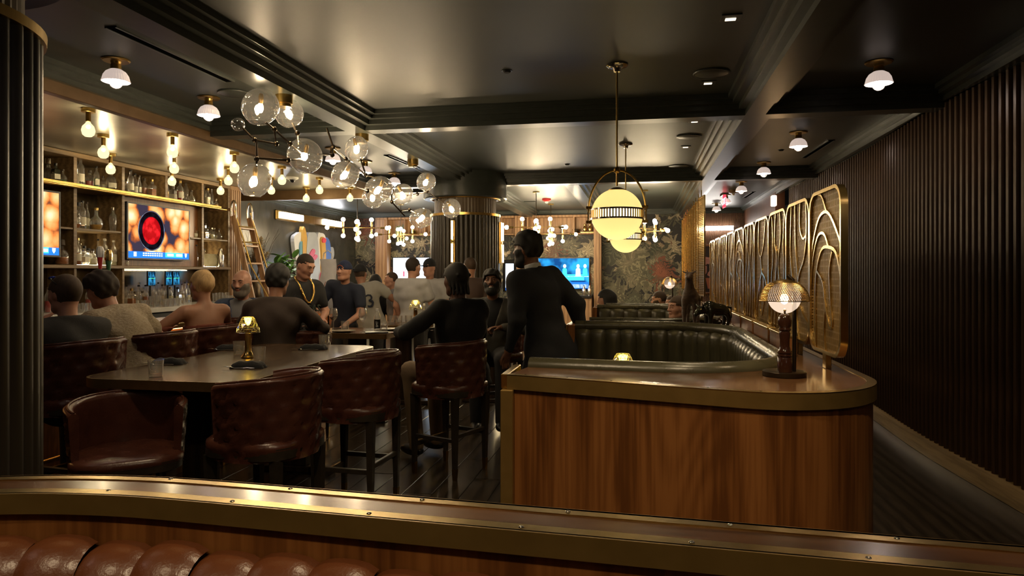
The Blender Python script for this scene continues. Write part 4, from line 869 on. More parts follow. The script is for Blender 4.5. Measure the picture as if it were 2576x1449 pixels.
# ================================================================ OPAL PENDANTS
def opal(name, hot):
    m, nt, b = newmat(name); nt.nodes.remove(b)
    t = nt.nodes.new('ShaderNodeBsdfTranslucent'); t.inputs[0].default_value = (.9, .82, .58, 1)
    d = nt.nodes.new('ShaderNodeBsdfPrincipled'); d.inputs['Base Color'].default_value = (.8, .74, .55, 1); d.inputs['Roughness'].default_value = .25
    d.inputs['Emission Color'].default_value = (1.0, .74, .30, 1); d.inputs['Emission Strength'].default_value = hot
    mx = nt.nodes.new('ShaderNodeMixShader'); mx.inputs[0].default_value = .45
    nt.links.new(d.outputs[0], mx.inputs[1]); nt.links.new(t.outputs[0], mx.inputs[2]); nt.links.new(mx.outputs[0], nt.nodes['Material Output'].inputs[0]); return m
M['opal'] = opal('opal_glass', .13)
M['opalbulb'] = emit('pendant_lamp', (1, .72, .34), 13)
def pendant(x, y, label):
    R = .178; zc = 1.91
    o = thing('globe_pendant', label, 'pendant lamp', (x, y, ZC), 0, 'opal globe pendants'); z = zc - ZC
    MB().lathe([(.001, 0), (.075, 0), (.078, -.008), (.06, -.02), (.03, -.026), (.022, -.05), (.001, -.05)][::-1], 24).obj('canopy', 'nickel', o, 30)
    MB().cyl((0, 0, -.04), (0, 0, z + R + .02), .007, 10).obj('rod', 'brass', o, 40)
    MB().sphere((0, 0, z + R + .13), .024, 14, 10).obj('ball_joint', 'brassd', o, 60)
    MB().tube([(math.cos(a) * (R + .02), 0, z + .02 + math.sin(a) * (R + .11)) for a in [PI * q / 28 for q in range(29)]], .007, 8).obj('yoke', 'brass', o, 40)
    up = [(R * math.sin(t), z + R * math.cos(t)) for t in [.30 + (1.40 - .30) * q / 12 for q in range(13)]]
    dn = [(R * math.sin(t), z + R * math.cos(t)) for t in [1.76 + (PI - 1.76) * q / 14 for q in range(15)]]
    dn[-1] = (.001, dn[-1][1])
    MB().lathe(up, 40, cap=False).obj('upper_glass', 'opal', o, 80); MB().lathe(dn, 40, cap=False).obj('lower_glass', 'opal', o, 80)
    MB().lathe([(.001, z + R + .012), (.03, z + R + .008), (R * math.sin(.34), z + R * math.cos(.34) + .004), (R * math.sin(.34), z + R * math.cos(.34) - .004)], 28).obj('top_cap', 'brassd', o, 40)
    for zz in (.032, -.032): MB().lathe([(R - .006, z + zz - .006), (R + .006, z + zz - .006), (R + .006, z + zz + .006), (R - .006, z + zz + .006)], 48, cap=False).obj('band_ring', 'nickel', o, 40)
    bar = MB().box(-.0025, .0025, -.0045, .0045, -.03, .03).mesh('band_bar')
    for i in range(56):
        a = 2 * PI * i / 56; link('band_bar', bar, 'brassd', o, loc=((R + .002) * math.cos(a), (R + .002) * math.sin(a), z), rot=(0, 0, a))
    MB().lathe([(R - .012, z - .028), (R - .012, z + .028)], 40, cap=False).obj('band_glow', emit('band_glow', (1, .8, .42), 1.6) if 'band_glow' not in bpy.data.materials else bpy.data.materials['band_glow'], o)
    for s in (-1, 1):
        for zz in (.05, -.05): MB().cyl((s * (R - .005), 0, z + zz), (s * (R + .035), 0, z + zz), .011, 10).obj('hinge', 'brassd', o, 40)
        MB().box(s * (R + .02) - .005, s * (R + .02) + .005, -.012, .012, z - .055, z + .055).obj('bracket', 'brass', o)
    MB().sphere((0, 0, z - .035), .035, 14, 10, (1, 1, .7)).obj('lamp', 'opalbulb', o, 60)
    return o
p = onz(1552, 163, ZC); pendant(p.x, p.y, 'nearer and larger opal globe pendant with a brass yoke over the booth')
p = onz(1574, 362, ZC); pendant(p.x, p.y, 'farther opal globe pendant, partly behind the larger one')
# ================================================================ RIBBED DOME CEILING LIGHTS
def dome(px, py, label, x=None):
    p = x if isinstance(x, Vector) else onz(px, py, ZC); x = None if isinstance(x, Vector) else x; o = thing('dome_ceiling_light', label, 'ceiling light', (p.x if x is None else x, p.y, ZC), 0, 'ribbed dome ceiling lights')
    MB().lathe([(.001, 0), (.088, 0), (.09, -.006), (.08, -.014), (.001, -.014)][::-1], 24).obj('ceiling_plate', 'brassd', o, 30)
    MB().lathe([(.034, -.012), (.03, -.03), (.034, -.04), (.034, -.075), (.001, -.075)][::-1], 16).obj('gallery', 'brass', o, 30)
    MB().lathe([(.036, -.068), (.062, -.085), (.078, -.11), (.086, -.142), (.09, -.150), (.086, -.152), (.074, -.11), (.058, -.09), (.034, -.074)][::-1], 64, rib=.012).obj('glass_dome', 'domeglow', o)
    MB().sphere((0, 0, -.135), .022, 12, 8).obj('filament', 'domebulb', o, 60)
    MB().sphere((0, 0, -.155), .042, 16, 10).obj('bulb', 'glass', o, 60)
for i, (px, py) in enumerate(((288, 150), (522, 245), (842, 372), (927, 405), (995, 435))):
    dome(px, py, '%s ribbed dome light from the near end, before the bar' % ORD[i], -3.5)
for i, (px, py) in enumerate(((2220, 155), (2015, 332), (1925, 408), (1867, 457), (1828, 490), (1803, 511))):
    dome(px, py, '%s ribbed dome light from the near end, on the corridor ceiling' % ORD[i], 1.6 - .015 * i)
# unseen dome lights added behind the camera to brighten the foreground
for i, (x_, y_) in enumerate(((-3.5, 2.9), (-3.5, 1.0), (-3.5, -.6), (1.6, 2.9), (1.6, 1.0), (1.6, -.6))):
    q_ = Vector((x_, y_, ZC)); o = dome(0, 0, '%s added ribbed dome light out of view, brightening the foreground' % ORD[i], q_)
pendant(-.17, -1.2, 'added opal globe pendant out of view behind the camera')  # extra pendant out of view, added for more light on the near seats
# ================================================================ BULB CHANDELIERS
SB = MB().sphere((0, 0, .125), .037, 12, 8).mesh('bulb', 60); SS = MB().lathe([(.018, .0), (.018, .095), (.012, .10)], 10).mesh('socket', 40); SR = MB().cyl((0, 0, -.005), (0, 0, .02), .005, 6).mesh('pin')
def chand(x, y, label, zc, ang, half=.40):
    o = thing('bulb_chandelier', label, 'chandelier', (x, y, ZC), ang, 'brass rod chandeliers of bare bulbs')
    z = zc - ZC
    MB().lathe([(.001, 0), (.06, 0), (.06, -.02), (.001, -.022)][::-1], 18).obj('canopy', 'brass', o, 30)
    MB().cyl((0, 0, 0), (0, 0, z), .007, 8).obj('stem', 'bronze', o)
    MB().sphere((0, 0, z), .03, 10, 8).obj('hub', 'brassd', o, 60)
    def bulb(c, rot):
        link('socket', SS, 'gold', o, loc=c, rot=rot); link('bulb', SB, 'bulbsp', o, loc=c, rot=rot)
    for k_, (dx, dy, zz) in enumerate(((1, 0, .03), (0, 1, -.03))):
        MB().cyl((-dx * half, -dy * half, z + zz), (dx * half, dy * half, z + zz), .006, 8).obj('arm', 'brassd', o)
        for s in (-1, 1):
            bulb((dx * half * s, dy * half * s, z + zz), (0, PI / 2 * s * dx, 0) if dx else (-PI / 2 * s, 0, 0))
            c = (dx * half * .62 * s, dy * half * .62 * s, z + zz)
            MB().cyl((c[0], c[1], c[2] - .03), (c[0], c[1], c[2] + .03), .005, 6).obj('riser', 'brassd', o)
            bulb((c[0], c[1], c[2] + .02), (0, 0, 0)); bulb((c[0], c[1], c[2] - .02), (PI, 0, 0))
    for s in (-1, 1): bulb((0, 0, z + .02 * s), (0, 0, 0) if s > 0 else (PI, 0, 0))
chand(-5.0, 11.75, 'brass rod chandelier of bare bulbs in front of the plaster wall', 2.29, .35)
chand(-4.95, 13.9, 'brass rod chandelier of bare bulbs before the oak cabinet at the far wall', 2.29, .1)
chand(-1.83, 12.2, 'nearer brass rod chandelier of bare bulbs above the tuxedoed man', 2.29, .12)
chand(-1.85, 14.4, 'farther brass rod chandelier of bare bulbs above the tuxedoed man', 2.29, .25)
chand(.06, 12.3, 'brass rod chandelier of bare bulbs half hidden by the globe pendants', 2.25, .8)
# ================================================================ CORRIDOR END: picture light, painting, exit sign, sconce
p0, p1 = ony(1762, 575, YB), ony(1845, 575, YB)
o = thing('linear_wall_light', 'bright white linear light over the flower painting at the corridor end', 'wall light', ((p0.x + p1.x) / 2, YB, p0.z)); L = (p1.x - p0.x) / 2
MB().bbox(-L, L, -.10, -.018, -.03, .03, .006).obj('housing', 'bronze', o); MB().box(-L + .01, L - .01, -.106, -.10, -.05, .045).obj('diffuser', emit('linear_glow', (1, .93, .85), 16), o)
p0, p1 = ony(1752, 620, YB), ony(1830, 735, YB)
o = thing('flower_painting', 'dark framed painting of pink flowers in the corridor', 'painting', ((p0.x + p1.x) / 2, YB - .02, (p0.z + p1.z) / 2)); hw, hh = (p1.x - p0.x) / 2, (p0.z - p1.z) / 2
MB().box(-hw, hw, -.02, 0, -hh, hh).obj('canvas', pr('flower_canvas', (.012, .008, .009), .5, c2=(.03, .015, .013), scale=5), o)
for x0, x1, z0, z1 in ((-hw - .05, hw + .05, hh, hh + .05), (-hw - .05, hw + .05, -hh - .05, -hh), (-hw - .05, -hw, -hh, hh), (hw, hw + .05, -hh, hh)): MB().bbox(x0, x1, -.04, 0, z0, z1, .008).obj('frame_rail', 'walnut', o)
random.seed(5)
for i in range(16):
    x, z, r = random.uniform(-hw * .6, hw * .6), random.uniform(-hh * .35, hh * .45), random.uniform(.04, .09)
    MB().lathe([(.001, 0), (r * .5, .006), (r, .002)], 9, Matrix.Translation((x, -.021, z)) @ Matrix.Rotation(PI / 2, 4, 'X'), rib=.12).obj('painted_bloom', pr('bloom_pink', (.5, .2, .16), .6, c2=(.62, .32, .26), scale=20) if i == 0 else bpy.data.materials['bloom_pink'], o)
MB().prism([(-.14, .0), (.14, .0), (.09, -.24), (-.09, -.24)], 0, .004, Matrix.Translation((0, -.021, -hh * .38)) @ Matrix.Rotation(PI / 2, 4, 'X')).obj('painted_vase', pr('painted_pot', (.4, .12, .06), .6, c2=(.45, .15, .08)), o)
p = onz(1822, 488, ZC); o = thing('exit_sign', 'red edge-lit exit sign hanging from the corridor ceiling', 'exit sign', (p.x, p.y, ZC), math.radians(3))
MB().bbox(-.05, .05, -.17, .17, -.03, 0, .004).obj('ceiling_box', 'nickel', o); pane = MB().bbox(-.006, .006, -.15, .15, -.25, -.03, .002).obj('sign_pane', pr('red_acrylic', (.35, .02, .03), .3, c2=(.4, .03, .04), emis=(1, .03, .06), es=.9), o)
me = text_mesh('EXIT', .17); 
for s in (-1, 1):
    q = link('lettering', me.copy(), emit('exit_letters', (1, .25, .25), 2.5) if s < 0 else bpy.data.materials['exit_letters'], pane, loc=(s * .0075, 0, -.14), rot=(PI / 2, 0, PI / 2 * s))
c = Vector((2.16, 11.6, 1.5 + (688 - 668) / 1750 * 11.2)); o = thing('door_sconce', 'warm vertical tube sconce glimpsed behind the gold panels', 'wall light', c)
MB().bbox(.0, .155, -.05, .05, -.2, .2, .006).obj('back_plate', 'brassd', o); MB().cyl((-.05, 0, -.14), (-.05, 0, .14), .035, 12).obj('glass_tube', emit('door_sconce_glow', (1, .62, .3), 12), o, 40); MB().cyl((-.05, 0, -.17), (-.05, 0, -.14), .04, 12).obj('lower_cap', 'brass', o, 40); MB().box(-.05, .0, -.012, .012, -.165, -.145).obj('bracket', 'brass', o)
c = at(1984, 497, 11.4); o = thing('cube_sconce', 'small pale cube light high beside the corridor door', 'wall light', (2.22, 12.3, 2.72)); MB().bbox(-.07, .01, -.06, .06, -.09, .09, .01).obj('shade', emit('cube_glow', (1, .75, .5), 1.2), o); MB().bbox(.01, .025, -.04, .04, -.06, .06, .004).obj('back_plate', 'brassd', o)
# ================================================================ BOOTHS
ZT = 1.10
def smooth_path(pts, n=10):
    # polyline with rounded corners given as (x, y, radius)
    out = []
    for i, (x, y, r) in enumerate(pts):
        if i in (0, len(pts) - 1) or r <= 0: out.append((x, y)); continue
        p = Vector((x, y)); a = Vector(pts[i - 1][:2]); b = Vector(pts[i + 1][:2])
        u, v = (a - p).normalized(), (b - p).normalized(); h = math.acos(max(-1, min(1, u.dot(v)))) / 2
        d = r / math.tan(h); c = p + (u + v).normalized() * (r / math.sin(h)); s, e = p + u * d, p + v * d
        a0 = math.atan2(s.y - c.y, s.x - c.x); a1 = math.atan2(e.y - c.y, e.x - c.x)
        da = (a1 - a0 + PI) % (2 * PI) - PI
        out += [(c.x + r * math.cos(a0 + da * k / n), c.y + r * math.sin(a0 + da * k / n)) for k in range(n + 1)]
    return out
def resample(path, step):
    P = [Vector(p) for p in path]; out = [P[0]]; acc = 0; 
    L = sum((P[i + 1] - P[i]).length for i in range(len(P) - 1)); n = max(1, round(L / step)); st = L / n; need = st
    for i in range(len(P) - 1):
        d = (P[i + 1] - P[i]).length; u = (P[i + 1] - P[i]) / d if d > 0 else Vector((0, 0)); pos = 0
        while pos + need <= d + 1e-9:
            pos += need; out.append(P[i] + u * pos); need = st
        need -= (d - pos)
    if len(out) < n + 1: out.append(P[-1])
    return out
def channel_mesh(w, h, depth, top_round=.06, kz=9):
    # one upholstered channel: width along X, front towards -Y, rises in Z with a rolled top
    mb = MB(); nx = 6; prof = []
    for j in range(kz + 1): prof.append((0.0, (h - top_round) * j / kz))
    for j in range(1, 7):
        a = PI / 2 * j / 6; prof.append((top_round * (1 - math.cos(a)), h - top_round + top_round * math.sin(a)))
    prof.append((depth, h))
    vs = []
    for (yy, z) in prof:
        for i in range(nx + 1):
            u = -1 + 2 * i / nx; b = math.sqrt(max(0, 1 - u ** 2 * .98)) * .026
            nz_ = 1 if z < h - top_round - .001 else 0
            t = min(1, max(0, (z - (h - top_round)) / top_round)); vs.append((u * w / 2, yy - b * (1 - t) , z + b * .55 * t - (0 if t else 0)))
    n = nx + 1
    mb.add(vs, [(j * n + i, j * n + i + 1, (j + 1) * n + i + 1, (j + 1) * n + i) for j in range(len(prof) - 1) for i in range(nx)])
    return mb.mesh('channel', 70)
def upholster(parent, path, z0, h, depth, mat, step=.105, name='channel'):
    S = resample(path, step); me = None
    for i in range(len(S) - 1):
        a, b = S[i], S[i + 1]; d = b - a; c = (a + b) / 2
        w = d.length * 1.05
        key = ('ch', round(w, 3), round(h, 2), mat)
        if key not in MG: MG[key] = channel_mesh(w, h, depth)
        link(name, MG[key], mat, parent, loc=(c.x, c.y, z0), rot=(0, 0, math.atan2(d.y, d.x)))
# ---- near booth: walnut carcass, ledge, brass, leather U
b1 = thing('curved_booth', 'large walnut and brass fronted booth with olive channelled leather, nearest the camera', 'booth', (0, 0, 0))
front = smooth_path([(-.52, 2.72, 0), (.86, 2.335, .42), (.86, 5.6, 0)], 16)
out_prof = lambda u0, u1, z0, z1: [(u0, z0), (u1, z0), (u1, z1), (u0, z1)]
MB().sweep(front, out_prof(0, .03, .0, ZT - .058)).obj('walnut_panel', 'walnut', b1, 30)
MB().sweep(front, out_prof(-.012, .02, ZT - .058, ZT - .004)).obj('brass_edge', 'brasst', b1, 30)
MB().sweep(front, out_prof(-.012, .022, ZT - .004, ZT)).obj('brass_top_strip', 'brass', b1, 30)
inner = smooth_path([(-.47, 3.02, 0), (.60, 2.90, .48), (.62, 5.36, .52), (-.50, 5.36, 0)])
# ledge surface between front edge and leather
fpoly = [(p[0], p[1]) for p in MB() and front]
def offset(path, u):
    out = []
    for i in range(len(path)):
        a = Vector(path[max(0, i - 1)]); b = Vector(path[min(len(path) - 1, i + 1)]); t = (b - a).normalized(); out.append((path[i][0] - t.y * u, path[i][1] + t.x * u))
    return out
led = [(x, y) for x, y in offset(front, .022)] + [(x, y) for x, y in offset(inner, -.06)][::-1]
MB().prism(led, ZT - .03, ZT - .002).obj('ledge_top', 'walnut_h', b1)
MB().bbox(-.545, -.495, 2.68, 2.76, 0, ZT - .058, .003).obj('brass_corner', 'brasst', b1)
MB().bbox(-.55, -.52, 2.715, 3.02, ZT - .058, ZT, .003).obj('brass_end_strip', 'brass', b1)
MB().bbox(-.53, -.50, 2.75, 3.0, 0, ZT - .058, .003).obj('end_panel', 'walnut', b1)
upholster(b1, inner[::-1], .46, ZT - .46 - .006, .05, 'leather_ol', .115)
o = MB().sweep(offset(inner, -.05), [(-.02, .0), (.02, .0), (.02, ZT - .02), (-.02, ZT - .02)]).obj('back_board', 'darkwood', b1)
MB().tube([(x, y, ZT - .004) for x, y in offset(inner, -.034)], .042, 10).obj('top_roll', 'leather_ol', b1, 80)
seat = [(x, y) for x, y in offset(inner, .0)] + [(x, y) for x, y in offset(inner, .46)][::-1]
MB().prism(seat, .30, .46).obj('seat_cushion', 'leather_ol', b1); MB().prism([(x, y) for x, y in offset(inner, .02)] + [(x, y) for x, y in offset(inner, .40)][::-1], .0, .30).obj('seat_base', 'darkwood', b1)
MB().bbox(-.55, -.50, 5.28, 5.80, 0, ZT + .01, .006).obj('end_post', 'walnut', b1); MB().bbox(-.565, -.55, 5.28, 5.80, 0, ZT + .01, .003).obj('end_brass', 'brassd', b1)
for i in range(6):   # screws in the brass
    t = front[0]; x = -.45 + i * .17; y = 2.72 - (x + .52) * .279 + .012; MB().lathe([(.001, ZT + .001), (.005, ZT + .001)][::-1], 8, Matrix.Translation((x, y, 0))).obj('screw', 'nickel', b1)
# kerb behind the leather carrying the screens
kb = thing('ledge_kerb', 'low walnut and brass kerb along the foot of the gold panels', 'kerb', (0, 0, 0))
for i in range(7):
    y0 = 3.55 + i * .56; k_ = MB().bbox(.70, .74, y0, y0 + .50, ZT, ZT + .085, .004).obj('kerb_panel', 'walnut', kb); MB().bbox(.695, .745, y0, y0 + .50, ZT + .085, ZT + .097, .002).obj('kerb_brass', 'brass', k_)
# ---- second and third booth
def booth(y0, y1, label, far=True):
    b = thing('channelled_booth', label, 'booth', (0, 0, 0), 0, 'booths farther along the row')
    inn = smooth_path([(-.42, y0 + .14, 0), (.60, y0 + .14, .45), (.62, y1 - .14, .5), (-.50, y1 - .14, 0)]) if far else smooth_path([(-.42, y0 + .14, 0), (.60, y0 + .14, .45), (.62, y1 - .5, 0)])
    upholster(b, inn[::-1], .46, ZT - .45, .07, 'leather_ol', .155)
    MB().sweep(offset(inn, -.05), [(-.02, .0), (.02, .0), (.02, ZT - .01), (-.02, ZT - .01)]).obj('back_board', 'darkwood', b)
    MB().tube([(x, y, ZT + .01) for x, y in offset(inn, -.03)], .03, 8).obj('top_roll', 'leather_ol', b, 80)
    MB().prism([(x, y) for x, y in inn] + [(x, y) for x, y in offset(inn, .46)][::-1], .30, .46).obj('seat_cushion', 'leather_ol', b)
    MB().prism([(x, y) for x, y in offset(inn, .02)] + [(x, y) for x, y in offset(inn, .40)][::-1], 0, .30).obj('seat_base', 'darkwood', b)
    MB().bbox(.68, .86, y0 + .0, y1, ZT - .03, ZT, .004).obj('ledge_top', 'walnut_h', b); MB().bbox(.83, .86, y0, y1, 0, ZT - .03, .004).obj('side_panel', 'walnut', b)
    MB().bbox(-.55, -.50, y1 - .2 if far else y0, y1 if far else y0 + .2, 0, ZT + .01, .006).obj('end_post', 'walnut', b)
booth(5.66, 8.22, 'second olive leather booth, beyond the animal figurines')
booth(8.42, 10.9, 'third olive leather booth, where the woman with long hair sits', False)
lg = struct('trim_booth_cap', MB().bbox(-.50, .70, 5.44, 5.70, ZT - .05, ZT - .0, .005), 'marble', 'pale stone cap between the first two booths')
def pedestal(x, y, w, d, z, label, mat='tabletop'):
    t = thing('booth_table', label, 'table', (x, y, 0)); MB().bbox(-w / 2, w / 2, -d / 2, d / 2, z - .035, z, .006).obj('table_top', mat, t); MB().cyl((0, 0, .03), (0, 0, z - .035), .04, 14).obj('pedestal', 'bronze', t, 40); MB().lathe([(.001, 0), (.26, 0), (.26, .015), (.06, .035), (.001, .035)], 24).obj('foot_plate', 'bronze', t, 30)
    return t
pedestal(-.1, 4.1, .76, 1.2, .76, 'small dark table inside the nearest booth')
pedestal(-.1, 6.95, .76, 1.2, .76, 'small dark table inside the second booth')
pedestal(-.1, 9.7, .76, 1.2, .76, 'small dark table inside the third booth')
# ================================================================ CRYSTAL TABLE LAMPS
def crystal(loc, label, s=1.0):
    o = thing('crystal_table_lamp', label, 'table lamp', loc, random.uniform(0, 1), 'crystal shade table lamps'); o.scale = (s, s, s)
    MB().lathe([(.001, 0), (.045, 0), (.047, .008), (.036, .02), (.026, .04), (.022, .05), (.022, .19), (.026, .195), (.001, .195)], 20).obj('brass_stem', 'gold', o, 40)
    mb = MB(); n = 12; rings = [(.078, .175), (.070, .205), (.058, .235), (.045, .262), (.036, .28)]
    vs = []
    for j, (r, z) in enumerate(rings):
        for i in range(n): a = 2 * PI * (i + .5 * (j % 2)) / n; q = r * (1.0 + (.03 if i % 2 else -.02)); vs.append((q * math.cos(a), q * math.sin(a), z))
    fs = []
    for j in range(len(rings) - 1):
        for i in range(n):
            a, b, c, d = j * n + i, j * n + (i + 1) % n, (j + 1) * n + (i + 1) % n, (j + 1) * n + i
            fs += [(a, b, d), (b, c, d)] if j % 2 == 0 else [(a, b, c), (a, c, d)]
    mb.add(vs, fs).obj('crystal_shade', 'crystal', o)
    ed = MB(); seen = set()
    for t_ in fs:
        for q_ in range(3):
            e_ = tuple(sorted((t_[q_], t_[q_ - 1])))
            if e_ not in seen: seen.add(e_); ed.tube([vs[e_[0]], vs[e_[1]]], .0011, 4, cap=False)
    ed.obj('cut_facets', pr('crystal_edge', (.8, .8, .78), .08, metal=.6, c2=(.85, .85, .83)) if 'crystal_edge' not in bpy.data.materials else bpy.data.materials['crystal_edge'], o)
    MB().tube([(.079 * math.cos(2 * PI * i / 24), .079 * math.sin(2 * PI * i / 24), .175) for i in range(24)], .0022, 5, closed=True).obj('shade_rim', 'crystal', o)
    MB().lathe([(.001, .222), (.010, .228), (.020, .25), (.026, .268), (.024, .276), (.001, .278)], 12).obj('glowing_core', emit('amber_led', (1, .60, .04), 9) if 'amber_led' not in bpy.data.materials else bpy.data.materials['amber_led'], o, 60)
    return o
p = at(1567, 900, 3.85); crystal((p.x, p.y, .7605), 'glowing crystal lamp inside the nearest booth', 1.05)
p = at(1516, 800, 7.0); crystal((-.32, 6.75, .7605), 'amber crystal lamp just showing over the second booth', 1.0)
for i, (px, D) in enumerate(((1570, 9.6), (1582, 9.9), (1586, 9.35))):
    q = at(px, 760, D); crystal((q.x, q.y, (.7605)), '%s of the three amber crystal lamps in the third booth' % ('leftmost', 'middle', 'nearest')[i], 1.0 + .12 * (i == 1))
# ================================================================ GOLD CANE PANELS ON THE LEDGE
PW, PH = .485, .70
def rrect(w, h, r, n=6):
    out = []
    for cx_, cy_, a0 in ((w / 2 - r, h / 2 - r, 0), (-w / 2 + r, h / 2 - r, 90), (-w / 2 + r, -h / 2 + r, 180), (w / 2 - r, -h / 2 + r, 270)):
        out += arcpts(cx_, cy_, r, a0, a0 + 90, n)
    return out
YZ = Matrix(((0, 0, 1, 0), (1, 0, 0, 0), (0, 1, 0, 0), (0, 0, 0, 1)))      # (u, v, w) -> (w, u, v)
ring = rrect(PW, PH, .09); rin = rrect(PW - .03, PH - .03, .078)
mb = MB(); n = len(ring)
vs = [(x, y, z) for z in (-.014, .014) for P in (ring, rin) for x, y in P]; fs = []
for i in range(n):
    j = (i + 1) % n
    fs += [(i, j, 2 * n + j, 2 * n + i), (n + j, n + i, 3 * n + i, 3 * n + j), (j, i, n + i, n + j), (2 * n + i, 2 * n + j, 3 * n + j, 3 * n + i)]
frame_me = mb.add(vs, fs, YZ).mesh('gold_frame', 30)
wv = MB()
def clipw(v):   # half width of the rounded rectangle at height v
    e = abs(v) - (PH / 2 - .09)
    return PW / 2 - .015 if e < 0 else PW / 2 - .09 + math.sqrt(max(0, .078 ** 2 - min(e, .078) ** 2))
v = -PH / 2 + .02; i = 0
while v < PH / 2 - .018:
    hw_ = clipw(v); wv.box(-.002 + (.0015 if i % 2 else 0), .001 + (.0015 if i % 2 else 0), -hw_, hw_, v - .0032, v + .0032); v += .0135; i += 1
u = -PW / 2 + .022; i = 0
while u < PW / 2 - .02:
    e = abs(u) - (PW / 2 - .09); hh_ = PH / 2 - .015 if e < 0 else PH / 2 - .09 + math.sqrt(max(0, .078 ** 2 - min(e, .078) ** 2))
    wv.box(-.003, .003, u - .0024, u + .0024, -hh_, hh_); u += .0135; i += 1
weave_me = wv.mesh('cane_weave')
M['weave'] = pr('gold_cane_weave', (.23, .14, .038), .40, metal=.6, c2=(.32, .20, .06), scale=30)
def spline(pts, n=6):
    out = []
    for i in range(len(pts) - 1):
        p0, p1, p2, p3 = pts[max(0, i - 1)], pts[i], pts[i + 1], pts[min(len(pts) - 1, i + 2)]
        for k in range(n):
            t = k / n; out.append(tuple(.5 * (2 * p1[q] + (-p0[q] + p2[q]) * t + (2 * p0[q] - 5 * p1[q] + 4 * p2[q] - p3[q]) * t * t + (-p0[q] + 3 * p1[q] - 3 * p2[q] + p3[q]) * t ** 3) for q in (0, 1)))
    return out + [pts[-1]]
def trac(lines):
    mb = MB()
    for pts, w0, w1 in lines:
        S = spline(pts); n = len(S); vs = []
        for i, (x, y) in enumerate(S):
            a, b = Vector(S[max(0, i - 1)]), Vector(S[min(n - 1, i + 1)]); t = (b - a).normalized(); w = (w0 + (w1 - w0) * i / (n - 1)) * .5; nn = Vector((-t.y, t.x)) * w
            for z in (-.009, .009): vs += [(x + nn.x, y + nn.y, z), (x - nn.x, y - nn.y, z)]
        fs = []
        for i in range(n - 1):
            a = i * 4; b = a + 4; fs += [(a, a + 1, b + 1, b), (a + 2, b + 2, b + 3, a + 3), (a, b, b + 2, a + 2), (a + 1, a + 3, b + 3, b + 1)]
        mb.add(vs, fs, YZ)
    return mb.mesh('tracery', 40)
W_ = PW / 2 - .01; H_ = PH / 2 - .01
TR = [trac([([(-W_, .10), (-.12, .20), (-.02, .25), (.10, .23), (.20, .12), (W_, .02)], .014, .012), ([(-.02, .25), (.05, .32), (.12, H_)], .012, .008),
            ([(-W_, -.05), (-.16, .07), (-.05, .10), (.06, .09), (.14, .0), (.16, -.12), (.15, -.34)], .016, .008), ([(-.05, .10), (.02, .16), (.12, .15), (.20, .05), (W_, -.08)], .014, .008),
            ([(-.10, .08), (-.06, .0), (-.08, -.14), (-.10, -.22), (-.06, -.23), (.0, -.15), (.04, -.05), (.13, .0)], .010, .010), ([(.0, -.15), (.02, -.25), (.0, -H_)], .010, .006)]),
      trac([([(-.16, H_), (-.17, .18), (-.12, .06), (-.02, -.02), (.0, -.12), (-.08, -.2), (-W_, -.26)], .012, .012), ([(-.05, H_), (-.04, .22), (-.10, .16), (-.16, .17)], .010, .010), ([(.06, H_), (.05, .14), (.02, .02), (-.01, -.06)], .010, .010),
            ([(.14, H_), (.16, .1), (.12, -.05), (.15, -.13), (W_, -.10)], .010, .012), ([(.12, -.05), (.08, -.2), (.10, -H_)], .012, .006), ([(.0, -.12), (.03, -.22), (-.02, -H_)], .010, .006)]),
      trac([([(-.18, H_), (-.15, .15), (-.17, .0), (-.14, -.2), (-.15, -H_)], .010, .008), ([(-.06, H_), (-.08, .2), (-.02, .05), (-.06, -.1), (-.03, -H_)], .010, .008), ([(.05, H_), (.08, .18), (.02, .08), (.06, -.08), (.04, -.2), (.08, -H_)], .012, .006), ([(.16, H_), (.12, .1), (.17, -.05), (.14, -.22), (.18, -H_)], .010, .008)]),
      trac([([(-.12, H_), (-.06, .18), (.04, .1), (.12, .16), (.10, H_)], .012, .010), ([(.04, .1), (.0, .0), (-.10, -.04), (-.18, -.15), (-.2, -.3)], .016, .008), ([(.0, .0), (.08, -.08), (.16, -.2), (.18, -.3)], .014, .008), ([(-.06, -.02), (-.06, -.2), (.02, -.28), (.08, -.2), (.04, -.06)], .010, .010)])]
edges = [2120, 2032, 1981, 1937, 1901, 1872, 1847, 1827, 1812, 1799, 1787]
Xs = .775
for i in range(10):
    yc = 3.145 + .525 * i
    o = thing('gold_cane_panel', '%s rounded gold cane panel from the near end of the ledge screen' % ORD[i], 'screen panel', (Xs, yc, ZT), math.radians(1.0), 'gold cane panels of the booth screen')
    zc = .06 + PH / 2
    link('gold_frame', frame_me, 'gold', o, loc=(0, 0, zc)); link('cane_weave', weave_me, 'weave', o, loc=(0, 0, zc)); link('tracery', TR[(0, 1, 2, 3, 2, 0, 3, 1, 2, 0)[i]], 'gold', o, loc=(0, 0, zc))
    MB().bbox(-.012, .012, -.025, .025, -.001, .065, .002).obj('post', 'gold', o)
